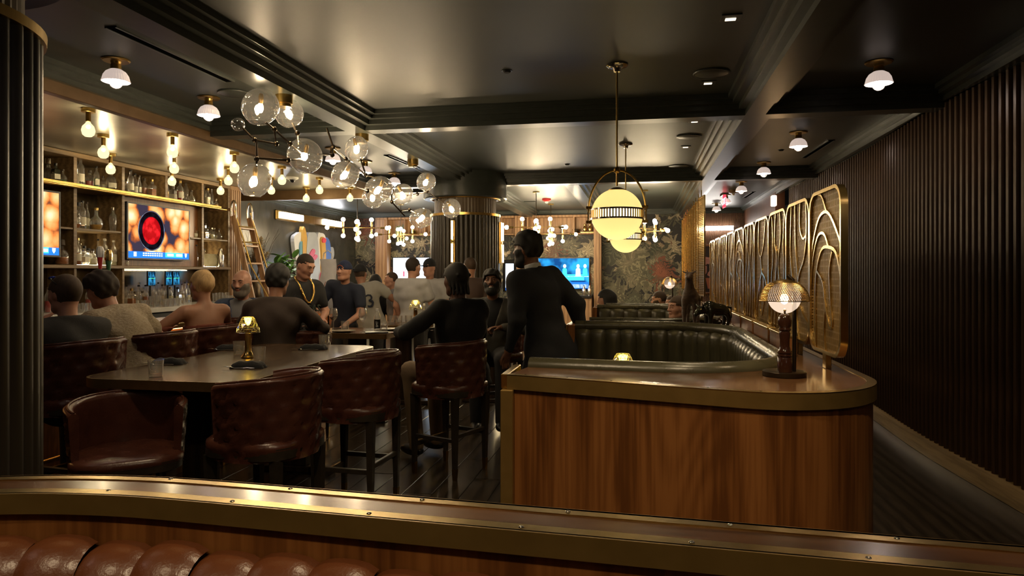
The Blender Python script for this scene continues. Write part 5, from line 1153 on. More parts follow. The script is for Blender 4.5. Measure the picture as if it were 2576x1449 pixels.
# ================================================================ TALL GOLD MESH SCREENS
for i in range(9):
    y0 = 10.95 + i * .56
    o = thing('gold_mesh_screen', '%s tall gold lattice screen from the near end, hung under the far beam' % ORD[i], 'screen', (.95, y0, 0), math.radians(6), 'tall gold lattice screens')
    mb = MB(); z0, z1 = 1.15, 2.70
    for q in range(14): mb.box(-.003, .003, .03 + q * .0345, .036 + q * .0345, z0 + .02, z1 - .02)
    for q in range(56): mb.box(-.002, .002, .02, .50, z0 + .025 + q * .0272, z0 + .034 + q * .0272)
    mb.obj('lattice', 'gold', o)
    for a, b in ((0, .02), (.50, .52)): MB().box(-.012, .012, a, b, z0, z1).obj('frame_stile', 'gold', o)
    for a, b in ((z0 - .0, z0 + .02), (z1 - .02, z1)): MB().box(-.012, .012, .02, .50, a, b).obj('frame_rail', 'gold', o)
    MB().box(-.008, .008, .25, .266, z1, 2.80).obj('hanger', 'gold', o)
    MB().box(-.012, .012, .24, .276, 0, z0).obj('post', 'brassd', o)
# ================================================================ DOME LAMP ON THE LEDGE
def dome_lamp(x, y, z, label, yaw=.0):
    o = thing('dome_table_lamp', label, 'table lamp', (x, y, z), yaw, 'mesh dome table lamps')
    MB().lathe([(.001, 0), (.082, 0), (.082, .016), (.078, .018), (.001, .018)], 32).obj('base', 'bronze', o, 30)
    MB().tube([(.035, 0, .015), (.037, 0, .16), (.036, 0, .33), (.030, 0, .375), (.012, 0, .392)], .0085, 10).obj('stem', 'bronze', o, 60)
    zc = .305; R = .092
    MB().lathe([(R * math.sin(t), zc - .012 + R * .92 * math.cos(t)) for t in [q / 6 * .62 for q in range(7)]][::-1], 40).obj('dome_cap', 'brassd', o, 60)
    mb = MB()
    for j in range(15):
        t = .60 + (PI / 2 - .60) * j / 14; r, zz = R * math.sin(t), zc - .012 + R * .92 * math.cos(t)
        mb.tube([(r * math.cos(2 * PI * q / 48), r * math.sin(2 * PI * q / 48), zz) for q in range(48)],   .0014, 4, closed=True)
    for q in range(64):
        a = 2 * PI * q / 64; mb.tube([(R * math.sin(t) * math.cos(a + .5 * (t - .6)), R * math.sin(t) * math.sin(a + .5 * (t - .6)), zc - .012 + R * .92 * math.cos(t)) for t in [.60 + (PI / 2 - .60) * w / 6 for w in range(7)]],   .0014, 4)
    mb.obj('perforated_shade', 'brassd', o)
    MB().tube([(R * math.cos(2 * PI * q / 40), R * math.sin(2 * PI * q / 40), zc - .012) for q in range(40)], .0022, 6, closed=True).obj('shade_rim', 'brass', o, 60)
    MB().sphere((0, 0, zc), .062, 28, 18).obj('glass_globe', glowglass('lamp_globe', (1, .76, .56), .42, .4) if 'lamp_globe' not in bpy.data.materials else bpy.data.materials['lamp_globe'], o, 80)
    MB().sphere((0, 0, zc - .005), .016, 12, 8, (1, 1, 1.3)).obj('bulb', emit('dome_lamp_bulb', (1, .74, .42), 60) if 'dome_lamp_bulb' not in bpy.data.materials else bpy.data.materials['dome_lamp_bulb'], o, 80)
    return o
lq = onz(1973, 944, ZT); dome_lamp(lq.x, lq.y, ZT, 'brass mesh dome lamp with a white globe on the near ledge', -.3)
mz = .0
pm_ = thing('pepper_mill', 'turned dark wooden pepper mill standing by the near dome lamp', 'pepper mill', (lq.x - .005, lq.y - .035, ZT + .018))
MB().lathe([(.001, 0), (.027, 0), (.028, .055), (.025, .058), (.029, .064), (.025, .07), (.029, .076), (.022, .085), (.018, .10), (.018, .125), (.021, .15), (.018, .158), (.024, .165), (.02, .172), (.024, .18), (.025, .20), (.02, .218), (.012, .226), (.001, .228)], 24).obj('turned_body', pr('mill_wood', (.035, .012, .006), .12, c2=(.055, .02, .01), scale=18), pm_, 50)
MB().lathe([(.004, .226), (.004, .236), (.007, .239), (.005, .245), (.001, .246)], 12).obj('finial', 'nickel', pm_, 50)
q = onz(1722, 812, ZT); dome_lamp(q.x - .02, 8.32, ZT - .02, 'second mesh dome lamp, half hidden by the long-necked figurine', .4)
# ================================================================ FOREGROUND BANQUETTE
ban = thing('foreground_banquette', 'brown channelled leather banquette with walnut and brass rail across the foreground', 'banquette', (0, 0, 0))
rail_n = [onz(x, y, ZT) for x, y in ((0, 1240), (250, 1243), (450, 1256), (900, 1291), (1545, 1352), (1970, 1393), (2430, 1437))]
A0, A1 = Vector((rail_n[2].x, rail_n[2].y)), Vector((rail_n[5].x, rail_n[5].y)); dr_ = (A1 - A0).normalized()
near = [tuple(onz(x, y, ZT).xy) for x, y in ((-420, 1262), (-150, 1246), (80, 1240), (270, 1244), (450, 1256))] + [tuple(A0 + dr_ * s) for s in (.3, .6, .9, 1.2, 1.5, 1.9, 2.3)]
near = spline([tuple(p) for p in near], 4)
near = [tuple(p) for p in near]
def pf(u0, u1, z0, z1): return [(u0, z0), (u1, z0), (u1, z1), (u0, z1)]
MB().sweep(near, pf(.0, .105, ZT - .03, ZT - .001)).obj('ledge_top', 'walnut_h', ban)
MB().sweep(near, pf(-.004, .024, ZT - .002, ZT + .001)).obj('near_brass_strip', 'brass', ban); MB().sweep(near, pf(.085, .112, ZT - .002, ZT + .001)).obj('far_brass_strip', 'brass', ban)
MB().sweep(near, pf(-.008, .0, ZT - .036, ZT + .001)).obj('near_brass_edge', 'brasst', ban); MB().sweep(near, pf(.105, .113, ZT - .036, ZT + .001)).obj('far_brass_edge', 'brasst', ban)
MB().sweep(near, pf(.0, .02, .0, ZT - .036)).obj('near_panel', 'walnut', ban); MB().sweep(near, pf(.085, .105, .0, ZT - .036)).obj('far_panel', 'walnut', ban)
for u in (.011, .099):
    for s in (-.16, .10, .36, .62, .88, 1.12):
        p = A0 + dr_ * (s + (.06 if u > .05 else 0)) + Vector((-dr_.y, dr_.x)) * u; MB().lathe([(.0045, ZT + .0012), (.003, ZT + .0025), (.001, ZT + .0026)], 10, Matrix.Translation((p.x, p.y, 0))).obj('screw', 'nickel', ban, 40)
chp = offset(near, -.075)
S = resample([(x, y) for x, y in chp], .108)
me = channel_mesh(.108 * 1.02, .42, .07, .06)
for i in range(len(S) - 1):
    a, b = S[i], S[i + 1]; d = b - a; c = (a + b) / 2
    link('channel', me, 'leather_br', ban, loc=(c.x, c.y, ZT - .50 - .008), rot=(0, 0, math.atan2(d.y, d.x)), scale=(d.length / .108, 1, 1 + random.uniform(-.01, .01)))
MB().sweep(near, pf(-.40, -.04, .42, .50)).obj('seat_cushion', 'leather_br', ban); MB().sweep(near, pf(-.38, -.02, .0, .42)).obj('seat_base', 'darkwood', ban)
# ================================================================ STOOLS
def stool_meshes():
    if 'stool' in MG: return MG['stool']
    nA, span = 48, math.radians(118); out = []
    def P(a, r, z): return (r * math.sin(a), -r * math.cos(a) * 1.02, z)
    R, T, z0, z1 = .285, .05, .585, 1.0
    prof = []   # (radius offset, z, tuft weight)
    for j in range(19): prof.append((0 - .02 * (1 - j / 18), z0 + (z1 - .025 - z0) * j / 18, 1))
    for j in range(1, 6): t = PI * j / 6; prof.append((-T / 2 + T / 2 * math.cos(t), z1 - .025 + .025 * math.sin(t), 0))
    for j in range(8): prof.append((-T, z1 - .03 - (z1 - .03 - .64) * j / 7, 0))
    vs = []
    for i in range(nA + 1):
        a = -span + 2 * span * i / nA
        for (u, z, w) in prof:
            d = 0
            if w:
                s = a * R; gx, gz = .125, .13; dd = 9
                for q in (0, .5):
                    x = (s / gx + q) % 1 - .5; y = ((z - z0) / gz + q + .2) % 1 - .5; dd = min(dd, (x * gx) ** 2 + (y * gz) ** 2)
                d = -.030 * math.exp(-dd / (.024 ** 2)); 
                # diamond creases between the buttons
                c1 = abs(((s / gx + (z - z0) / gz + .2) % 1) - .5); c2 = abs(((s / gx - (z - z0) / gz - .2) % 1) - .5)
                d += -.011 * (math.exp(-(c1 / .07) ** 2) + math.exp(-(c2 / .07) ** 2))
            edge = min(1, (span - abs(a)) / .12); zz = z - .045 * (abs(a) / span) ** 2 * min(1, max(0, (z - .62) / .3))
            vs.append(P(a, R + u + d * edge, zz))
    m = len(prof); fs = [(i * m + j, (i + 1) * m + j, (i + 1) * m + (j + 1) % m, i * m + (j + 1) % m) for i in range(nA) for j in range(m)]
    fs += [tuple(range(m))[::-1], tuple(nA * m + j for j in range(m))]
    shell = MB().add(vs, fs).mesh('tufted_back', 70)
    pip = MB().tube([P(-span + 2 * span * i / nA, R - T / 2, z1 + .002 - .045 * (abs(-1 + 2 * i / nA)) ** 2) for i in range(nA + 1)], .007, 6).mesh('piping', 70)
    seat = MB().prism(rrect(.50, .49, .14), .60, .655).mesh('seat_base', 30)
    prof = [(1.0, .62), (1.03, .645), (1.02, .672), (.93, .688), (.5, .694), (.001, .695)]
    rr = rrect(.50, .48, .15); mb = MB(); n = len(rr); vs = [(x * k, y * k, z) for k, z in prof for x, y in rr]
    mb.add(vs, [(j * n + i, j * n + (i + 1) % n, (j + 1) * n + (i + 1) % n, (j + 1) * n + i) for j in range(len(prof) - 1) for i in range(n)]); cush = mb.mesh('seat_cushion', 60)
    leg = MB().lathe([(.011 * 1.4, .0), (.015 * 1.4, .10), (.024 * 1.4, .60)], 4, Matrix.Rotation(PI / 4, 4, 'Z')).mesh('leg'); tip = MB().lathe([(.0125 * 1.4, 0), (.0168 * 1.4, .085)], 4, Matrix.Rotation(PI / 4, 4, 'Z')).mesh('brass_tip')
    MG['stool'] = (shell, pip, seat, cush, leg, tip); return MG['stool']
def stool(x, y, rz, label, zs=1.0):
    o = thing('tufted_stool', label, 'stool', (x, y, 0), math.radians(rz), 'tufted oxblood leather stools'); o.scale = (1, 1, zs)
    shell, pip, seat, cush, leg, tip = stool_meshes()
    link('tufted_back', shell, 'leather_ox', o); link('piping', pip, 'leather_ox', o); link('seat_base', seat, 'legwood', o); link('seat_cushion', cush, 'leather_ox', o)
    for sx in (-1, 1):
        for sy in (-1, 1):
            l = link('leg', leg, 'legwood', o, loc=(sx * .19, sy * .19, 0)); link('brass_tip', tip, 'brassd', l)
        MB().bbox(sx * .19 - .012, sx * .19 + .012, -.18, .18, .27, .30, .003).obj('stretcher', 'legwood', o)
    MB().bbox(-.18, .18, .178, .202, .20, .235, .003).obj('footrest', 'legwood', o); MB().bbox(-.175, .175, .182, .198, .235, .24, .001).obj('brass_tread', 'brassd', o)
    MB().bbox(-.18, .18, -.202, -.178, .30, .33, .003).obj('stretcher', 'legwood', o)
    return o
stool(-2.60, 3.16, -140, 'low tufted stool tucked under the near end of the front table', .86)
stool(-1.90, 3.30, 84, 'nearest tufted stool on the aisle side of the front table')
stool(-1.80, 4.22, 86, 'second tufted stool on the aisle side of the front table')
stool(-1.43, 5.12, 68, 'tufted stool under the man in the black jacket')
stool(-1.50, 7.15, 128, 'tufted stool under the laughing bearded man')
stool(-3.52, 3.83, 84, 'tufted bar stool of the man with sunglasses on his head', 1.09)
stool(-3.46, 4.48, 88, 'tufted bar stool of the man in the pale textured shirt', 1.09)
stool(-3.42, 5.16, 88, 'tufted bar stool of the woman in the rust dress', 1.09)
stool(-3.70, 6.12, 40, 'tufted bar stool of the bald bearded man', 1.09)
stool(-3.02, 5.80, 4, 'tufted stool of the man in the dark brown sweater', 1.0)
stool(-1.35, 8.3, 90, 'empty tufted stool beside the far column', 1.0)
# ================================================================ TABLES
def table(x0, x1, y0, y1, label, rad=.10, z=.92, top='tabletop'):
    cx_, cy_ = (x0 + x1) / 2, (y0 + y1) / 2; o = thing('bar_table', label, 'table', (cx_, cy_, 0)); w, d = x1 - x0, y1 - y0
    MB().prism(rrect(w - .02, d - .02, rad), z - .045, z).obj('table_top', top, o, 30)
    P = rrect(w, d, rad); Q = rrect(w - .02, d - .02, rad); n = len(P); vs = [(x, y, q) for q in (z - .05, z + .001) for S in (P, Q) for x, y in S]; fs = []
    for i in range(n):
        j = (i + 1) % n; fs += [(i, j, 2 * n + j, 2 * n + i), (j, i, n + i, n + j), (2 * n + i, 2 * n + j, 3 * n + j, 3 * n + i)]
    MB().add(vs, fs).obj('brass_rim', pr('dark_table_rim', (.20, .12, .05), .3, metal=.7, c2=(.26, .16, .07), scale=12) if 'dark_table_rim' not in bpy.data.materials else bpy.data.materials['dark_table_rim'], o, 30)
    for s in ((-1, 1) if d > 1.3 else (0,)):
        yy = s * (d / 2 - .4); MB().bbox(-.10, .10, yy - .04, yy + .04, .05, z - .05, .006).obj('pedestal', 'darkwood', o); MB().bbox(-.30, .30, yy - .05, yy + .05, 0, .05, .008).obj('foot', 'darkwood', o)
    return o
table(-3.09, -2.07, 3.34, 5.30, 'long walnut bar table set for four in front', .15)
table(-3.25, -2.40, 6.32, 7.02, 'small dark bar table with wine glasses where the men gather', .03)
table(-2.95, -2.42, 7.38, 7.95, 'far small bar table with the crystal lamp before the column', .03)
crystal((*onz(624, 900, .92).xy, .9205), 'crystal lamp with a gold stem in the middle of the front table', 1.0)
crystal((-2.49, 7.48, .9205), 'crystal lamp on the far small table beside the man in black', 1.0)
q = at(1190, 735, 8.9); 
table(-1.98, -1.55, 7.75, 8.1, 'narrow bar table behind the laughing man', .03); crystal((-1.87, 7.9, .9205), 'crystal lamp glimpsed behind the laughing man', 1.0)
# ---- glasses
TUM = MB().lathe([(.001, 0), (.034, 0), (.036, .004), (.042, .098), (.0405, .098), (.035, .02), (.001, .017)], 20).mesh('glass_wall', 40)
WAT = MB().lathe([(.001, .0185), (.0345, .0205), (.0365, .045), (.001, .045)], 18).mesh('water', 40)
M['water'] = thinglass('still_water', (.96, .97, .98), .02, .06, .4)
def tumbler(p, label, water=False):
    o = thing('tumbler', label, 'glass', p, 0, 'tumblers on the tables'); link('glass_wall', TUM, 'glass', o)
    if water: link('water', WAT, 'water', o)
for px, py, lb in ((392, 949, 'clear tumbler on the near end of the front table'), (601, 893, 'clear tumbler just behind the gold lamp stem'), (652, 910, 'clear tumbler beside the gold lamp, nearer the aisle'), (815, 874, 'clear tumbler at the far corner of the front table')):
    p = onz(px, py, .92); tumbler((p.x, p.y, .9205), lb)
for (x, y, lb) in ((-2.95, 6.62, 'half full water tumbler on the wine table'), (-2.55, 6.66, 'short amber drink tumbler on the wine table'), (-2.62, 7.62, 'tumbler beside the far crystal lamp'), (-2.72, 7.57, 'second tumbler near the far crystal lamp'), (-2.82, 7.60, 'third tumbler on the far small table')): tumbler((x, y, .9205), lb, True)
# amber lit candle tumbler
# ---- wine glasses
WG = MB().lathe([(.001, 0), (.036, .001), (.034, .004), (.005, .010), (.004, .095), (.010, .105), (.034, .135), (.044, .165), (.040, .20), (.031, .235), (.030, .235), (.039, .20), (.043, .165), (.033, .137), (.001, .11)], 24).mesh('glass_bowl', 60)
WL = MB().lathe([(.001, .111), (.02, .122), (.033, .138), (.0385, .15), (.001, .15)], 20).mesh('wine', 60)
M['wine'] = pr('red_wine', (.05, .004, .006), .08, c2=(.06, .006, .008))
for x, y, w, lb in ((-3.02, 6.50, 1, 'wine glass with a little red wine on the wine table'), (-2.70, 6.48, 0, 'empty wine glass beside the water bottle')):
    o = thing('wine_glass', lb, 'wine glass', (x, y, .9205), 0, 'wine glasses on the table'); link('glass_bowl', WG, 'glass', o)
    if w: link('wine', WL, 'wine', o)
# ---- water bottle
o = thing('water_bottle', 'clear plastic water bottle with a dark upright label on the wine table', 'bottle', (-2.57, 6.53, .9205), math.radians(-70))
MB().lathe([(.001, 0), (.03, 0), (.032, .01), (.032, .13), (.031, .16), (.022, .19), (.013, .205), (.0125, .215), (.001, .215)], 18).obj('body', 'glass', o, 40)
MB().lathe([(.001, .208), (.015, .208), (.015, .232), (.001, .233)], 14).obj('cap', 'white', o, 40)
MB().lathe([(.0325, .035), (.0325, .125)], 16, None, -1.3, 1.3).obj('dark_label', 'black', o, 60)
link('lettering', text_mesh('SMT', .032, .0004), 'white', o, loc=(.0335, 0, .08), rot=(PI / 2, -PI / 2, PI / 2))
# second bottle at the far table
o = thing('small_bottle', 'small clear bottle behind the far crystal lamp', 'bottle', (-2.49, 7.80, .9205)); MB().lathe([(.001, 0), (.026, 0), (.028, .15), (.012, .19), (.012, .215)], 16).obj('body', 'glass', o, 40); MB().lathe([(.001, .205), (.014, .205), (.014, .23), (.001, .23)], 12).obj('cap', 'white', o, 40)
# ---- plates, napkins, cutlery
PLM = MB().lathe([(.001, 0), (.06, 0), (.115, .012), (.118, .016), (.06, .006), (.001, .005)], 32).mesh('plate', 40)
M['china'] = pr('stoneware', (.32, .28, .2), .3, c2=(.38, .33, .25), scale=8)
for x, y, z, lb in ((-2.90, 6.48, .9205, 'stoneware plate under the wine glasses'), (-2.36 - .2, 6.78, .9205, 'plate with scraps on the wine table near the man in black')):
    o = link('plate', PLM, 'china', None, loc=(x, y, z)); tag(o, lb, 'plate', 'plates on the wine table')
def napkin_mesh():
    mb = MB(); nx, ny = 12, 6; vs = []
    for j in range(ny + 1):
        for i in range(nx + 1):
            u, v = -1 + 2 * i / nx, -1 + 2 * j / ny; h = .040 * (1 - abs(u) ** 4) ** .5 * (1 - abs(v) ** 4) ** .5 + .004 * math.sin(9 * u + 3 * v); vs.append((u * .105 + .004 * math.sin(5 * v), v * .045, max(.002, h)))
    n = nx + 1; top = len(vs); vs += [(x, y, 0) for x, y, z in vs]
    fs = [(j * n + i, j * n + i + 1, (j + 1) * n + i + 1, (j + 1) * n + i) for j in range(ny) for i in range(nx)]
    per = [i for i in range(nx + 1)] + [j * n + nx for j in range(1, ny + 1)] + [ny * n + i for i in range(nx - 1, -1, -1)] + [j * n for j in range(ny - 1, 0, -1)]
    fs += [(per[k], per[k - 1], per[k - 1] + top, per[k] + top) for k in range(len(per))]
    mb.add(vs, fs); return mb.mesh('napkin', 70)
NPK = napkin_mesh()
FK = MB().tube([(-.10, 0, .004), (-.05, 0, .006), (.02, 0, .004), (.045, 0, .012)], [.0055, .0045, .003, .004], 6, flat=.5)
FK.box(.04, .056, -.011, .011, .010, .013)
for q in (-.009, -.003, .003, .009): FK.tube([(.055, q, .0115), (.08, q, .016), (.10, q, .012)], [.0016, .0014, .0008], 5)
FKM = FK.mesh('fork', 50)
KNM = MB().tube([(-.11, 0, .005), (-.03, 0, .006), (.0, 0, .005)], [.006, .0055, .004], 6, flat=.6).box(.0, .10, -.007, .007, .003, .0055).mesh('knife', 50)
sets = [((424, 916), 12, 'near bar-side seat of the front table'), ((625, 925), 10, 'near aisle seat of the front table'), ((788, 879), 8, 'far aisle seat of the front table'), ((578, 880), 8, 'far bar-side seat of the front table')]
for (px, py), a, lb in sets:
    p = onz(px, py, .92); r = math.radians(a); c, s_ = math.cos(r), math.sin(r)
    tag(link('napkin', NPK, 'napkin', None, loc=(p.x, p.y, .9205), rot=(0, 0, r)), 'folded black napkin at the ' + lb, 'napkin', 'black napkins')
    sd = -1 if px > 600 else 1
    q = Vector((p.x, p.y)) + Vector((-.05 * c - sd * -.055 * s_ * -1, -.05 * s_ + sd * .0 - .062 * sd * (1 if px > 600 else -1) * (1 if px > 600 else -1)))
    f0 = Vector((p.x - .04 * c + .06 * s_, p.y - .04 * s_ - .06 * c)); k0 = Vector((p.x + .0 * c - .062 * s_, p.y + .062 * c))
    tag(link('fork', FKM, 'steel', None, loc=(f0.x, f0.y, .921), rot=(0, 0, r + PI)), 'steel fork before the napkin at the ' + lb, 'fork', 'forks on the front table')
    tag(link('knife', KNM, 'steel', None, loc=(k0.x, k0.y, .921), rot=(0, 0, r)), 'steel knife behind the napkin at the ' + lb, 'knife', 'knives on the front table')
bk = link('menu_booklet', MB().bbox(-.11, .11, -.08, .08, 0, .012, .003).mesh('menu_booklet'), 'black', None, loc=(-2.54, 6.44, .9205), rot=(0, 0, .4)); tag(bk, 'black menu booklet at the corner of the wine table', 'booklet')
# decor on the far cabinet shelf
def shelf_x(px): return ony(px, 575, YB - .12).x
for i, (px, h, c) in enumerate(((1000, .20, (.30, .33, .16)), (1006, .22, (.22, .26, .13)), (1011, .21, (.34, .34, .18)), (1017, .25, (.12, .13, .08)))):
    x = shelf_x(px); o = thing('book', '%s green spined book standing on the far oak shelf' % ORD[i], 'book', (x, YB - .12, 2.4255), 0, 'books on the far shelf')
    MB().bbox(-.022, .022, -.08, .08, 0, h, .002).obj('cover', pr('book_cover_%s' % ORD[i], c, .6, c2=tuple(v * 1.1 for v in c)), o); MB().box(-.018, .018, -.078, .082, .004, h - .004).obj('pages', 'paper', o)
def trophy(px, lb, kind):
    x = shelf_x(px); o = thing('shelf_ornament', lb, 'ornament', (x, YB - .13, 2.4255), 0, 'ornaments on the far shelf')
    if kind == 'birds':
        MB().bbox(-.16, .16, -.05, .05, 0, .03, .006).obj('stand', 'gold', o)
        for s in (-.06, .06): MB().lathe([(.001, .03), (.035, .04), (.05, .09), (.035, .14), (.02, .16), (.03, .18), (.025, .205), (.001, .21)], 12, Matrix.Translation((s, 0, 0))).obj('bird', 'gold', o, 50)
    elif kind == 'bowl':
        MB().lathe([(.001, .0), (.04, 0), (.09, .05), (.1, .09), (.094, .09), (.08, .05), (.001, .015)], 20).obj('bowl', 'nickel', o, 40); MB().lathe([(.04, -.0), (.05, -.0), (.05, .01), (.04, .012)], 16).obj('foot_ring', 'nickel', o, 40)
    elif kind == 'shell':
        MB().lathe([(.001, 0), (.06, .0), (.09, .05), (.07, .1), (.001, .12)], 14, rib=.08).obj('body', 'gold', o, 30); MB().bbox(-.12, .12, -.05, .05, -.0, .012, .003).obj('stand', 'brassd', o)
    else:
        MB().lathe([(.001, 0), (.03, 0), (.02, .02), (.018, .10), (.05, .13), (.055, .17), (.05, .17), (.001, .13)], 16).obj('cup', 'nickel', o, 40); MB().bbox(-.035, .035, -.035, .035, -.0, .008, .002).obj('base', 'black', o)
trophy(1040, 'gold shell ornament on the far shelf before the white television', 'shell'); trophy(1090, 'reclining gold ornament near the column on the far shelf', 'shell'); trophy(1411, 'small silver goblet on the far shelf', 'cup'); trophy(1450, 'silver bowl on the far shelf', 'bowl'); trophy(1478, 'pair of gold birds on the far shelf by the oak post', 'birds')
# warm lantern glowing on the floor beyond the stools
c = at(1240, 935, 9.0); o = thing('floor_lantern', 'bright warm floor lantern seen between the stool legs', 'lamp', (c.x, c.y, 0))
MB().bbox(-.07, .07, -.07, .07, .04, .55, .008).obj('glowing_shade', emit('lantern_glow', (1, .75, .4), 5), o); MB().bbox(-.08, .08, -.08, .08, 0, .04, .004).obj('base', 'bronze', o); MB().bbox(-.08, .08, -.08, .08, .55, .58, .004).obj('cap', 'bronze', o)
# white paper bag hanging before the wall art
c = at(826, 735, 8.7); o = thing('paper_bag', 'crumpled white carrier bag with faint writing hanging behind the men', 'bag', (c.x, c.y, 0), math.radians(8))
mb = MB(); vs = []; ny, na = 12, 16
for j in range(ny + 1):
    t = j / ny; z = 1.0 + .68 * t; w = .13 + .03 * math.sin(7 * t) - .05 * max(0, t - .7) / .3; d = .075 - .03 * t
    for i in range(na): a = 2 * PI * i / na; k_ = 1 + .08 * math.sin(5 * a + 9 * t) + .05 * math.sin(3 * a - 14 * t); vs.append((w * math.cos(a) * k_, d * math.sin(a) * k_, z))
mb.add(vs, [(j * na + i, j * na + (i + 1) % na, (j + 1) * na + (i + 1) % na, (j + 1) * na + i) for j in range(ny) for i in range(na)] + [tuple(range(na))[::-1], tuple(ny * na + i for i in range(na))])
mb.obj('bag_body', pr('white_bag', (.62, .62, .66), .5, c2=(.72, .72, .76), scale=12, bump=.3, bscale=14), o, 80)
MB().tube([(-.06, -.02, 1.66), (-.05, -.02, 1.75), (0, -.02, 1.79), (.05, -.02, 1.75), (.06, -.02, 1.66)], .008, 6).obj('handle', 'white', o)
link('scribble', text_mesh('lc', .09), pr('ink_red', (.3, .12, .1), .6, c2=(.32, .13, .11)), o, loc=(.0, -.085, 1.36), rot=(PI / 2, .3, 0))
hk = MB().cyl((0, 0, 0), (0, 0, 1.0), .012, 8).obj('stand_pole', 'bronze', o); MB().lathe([(.001, 0), (.12, 0), (.12, .015), (.001, .02)], 16).obj('stand_base', 'bronze', o)
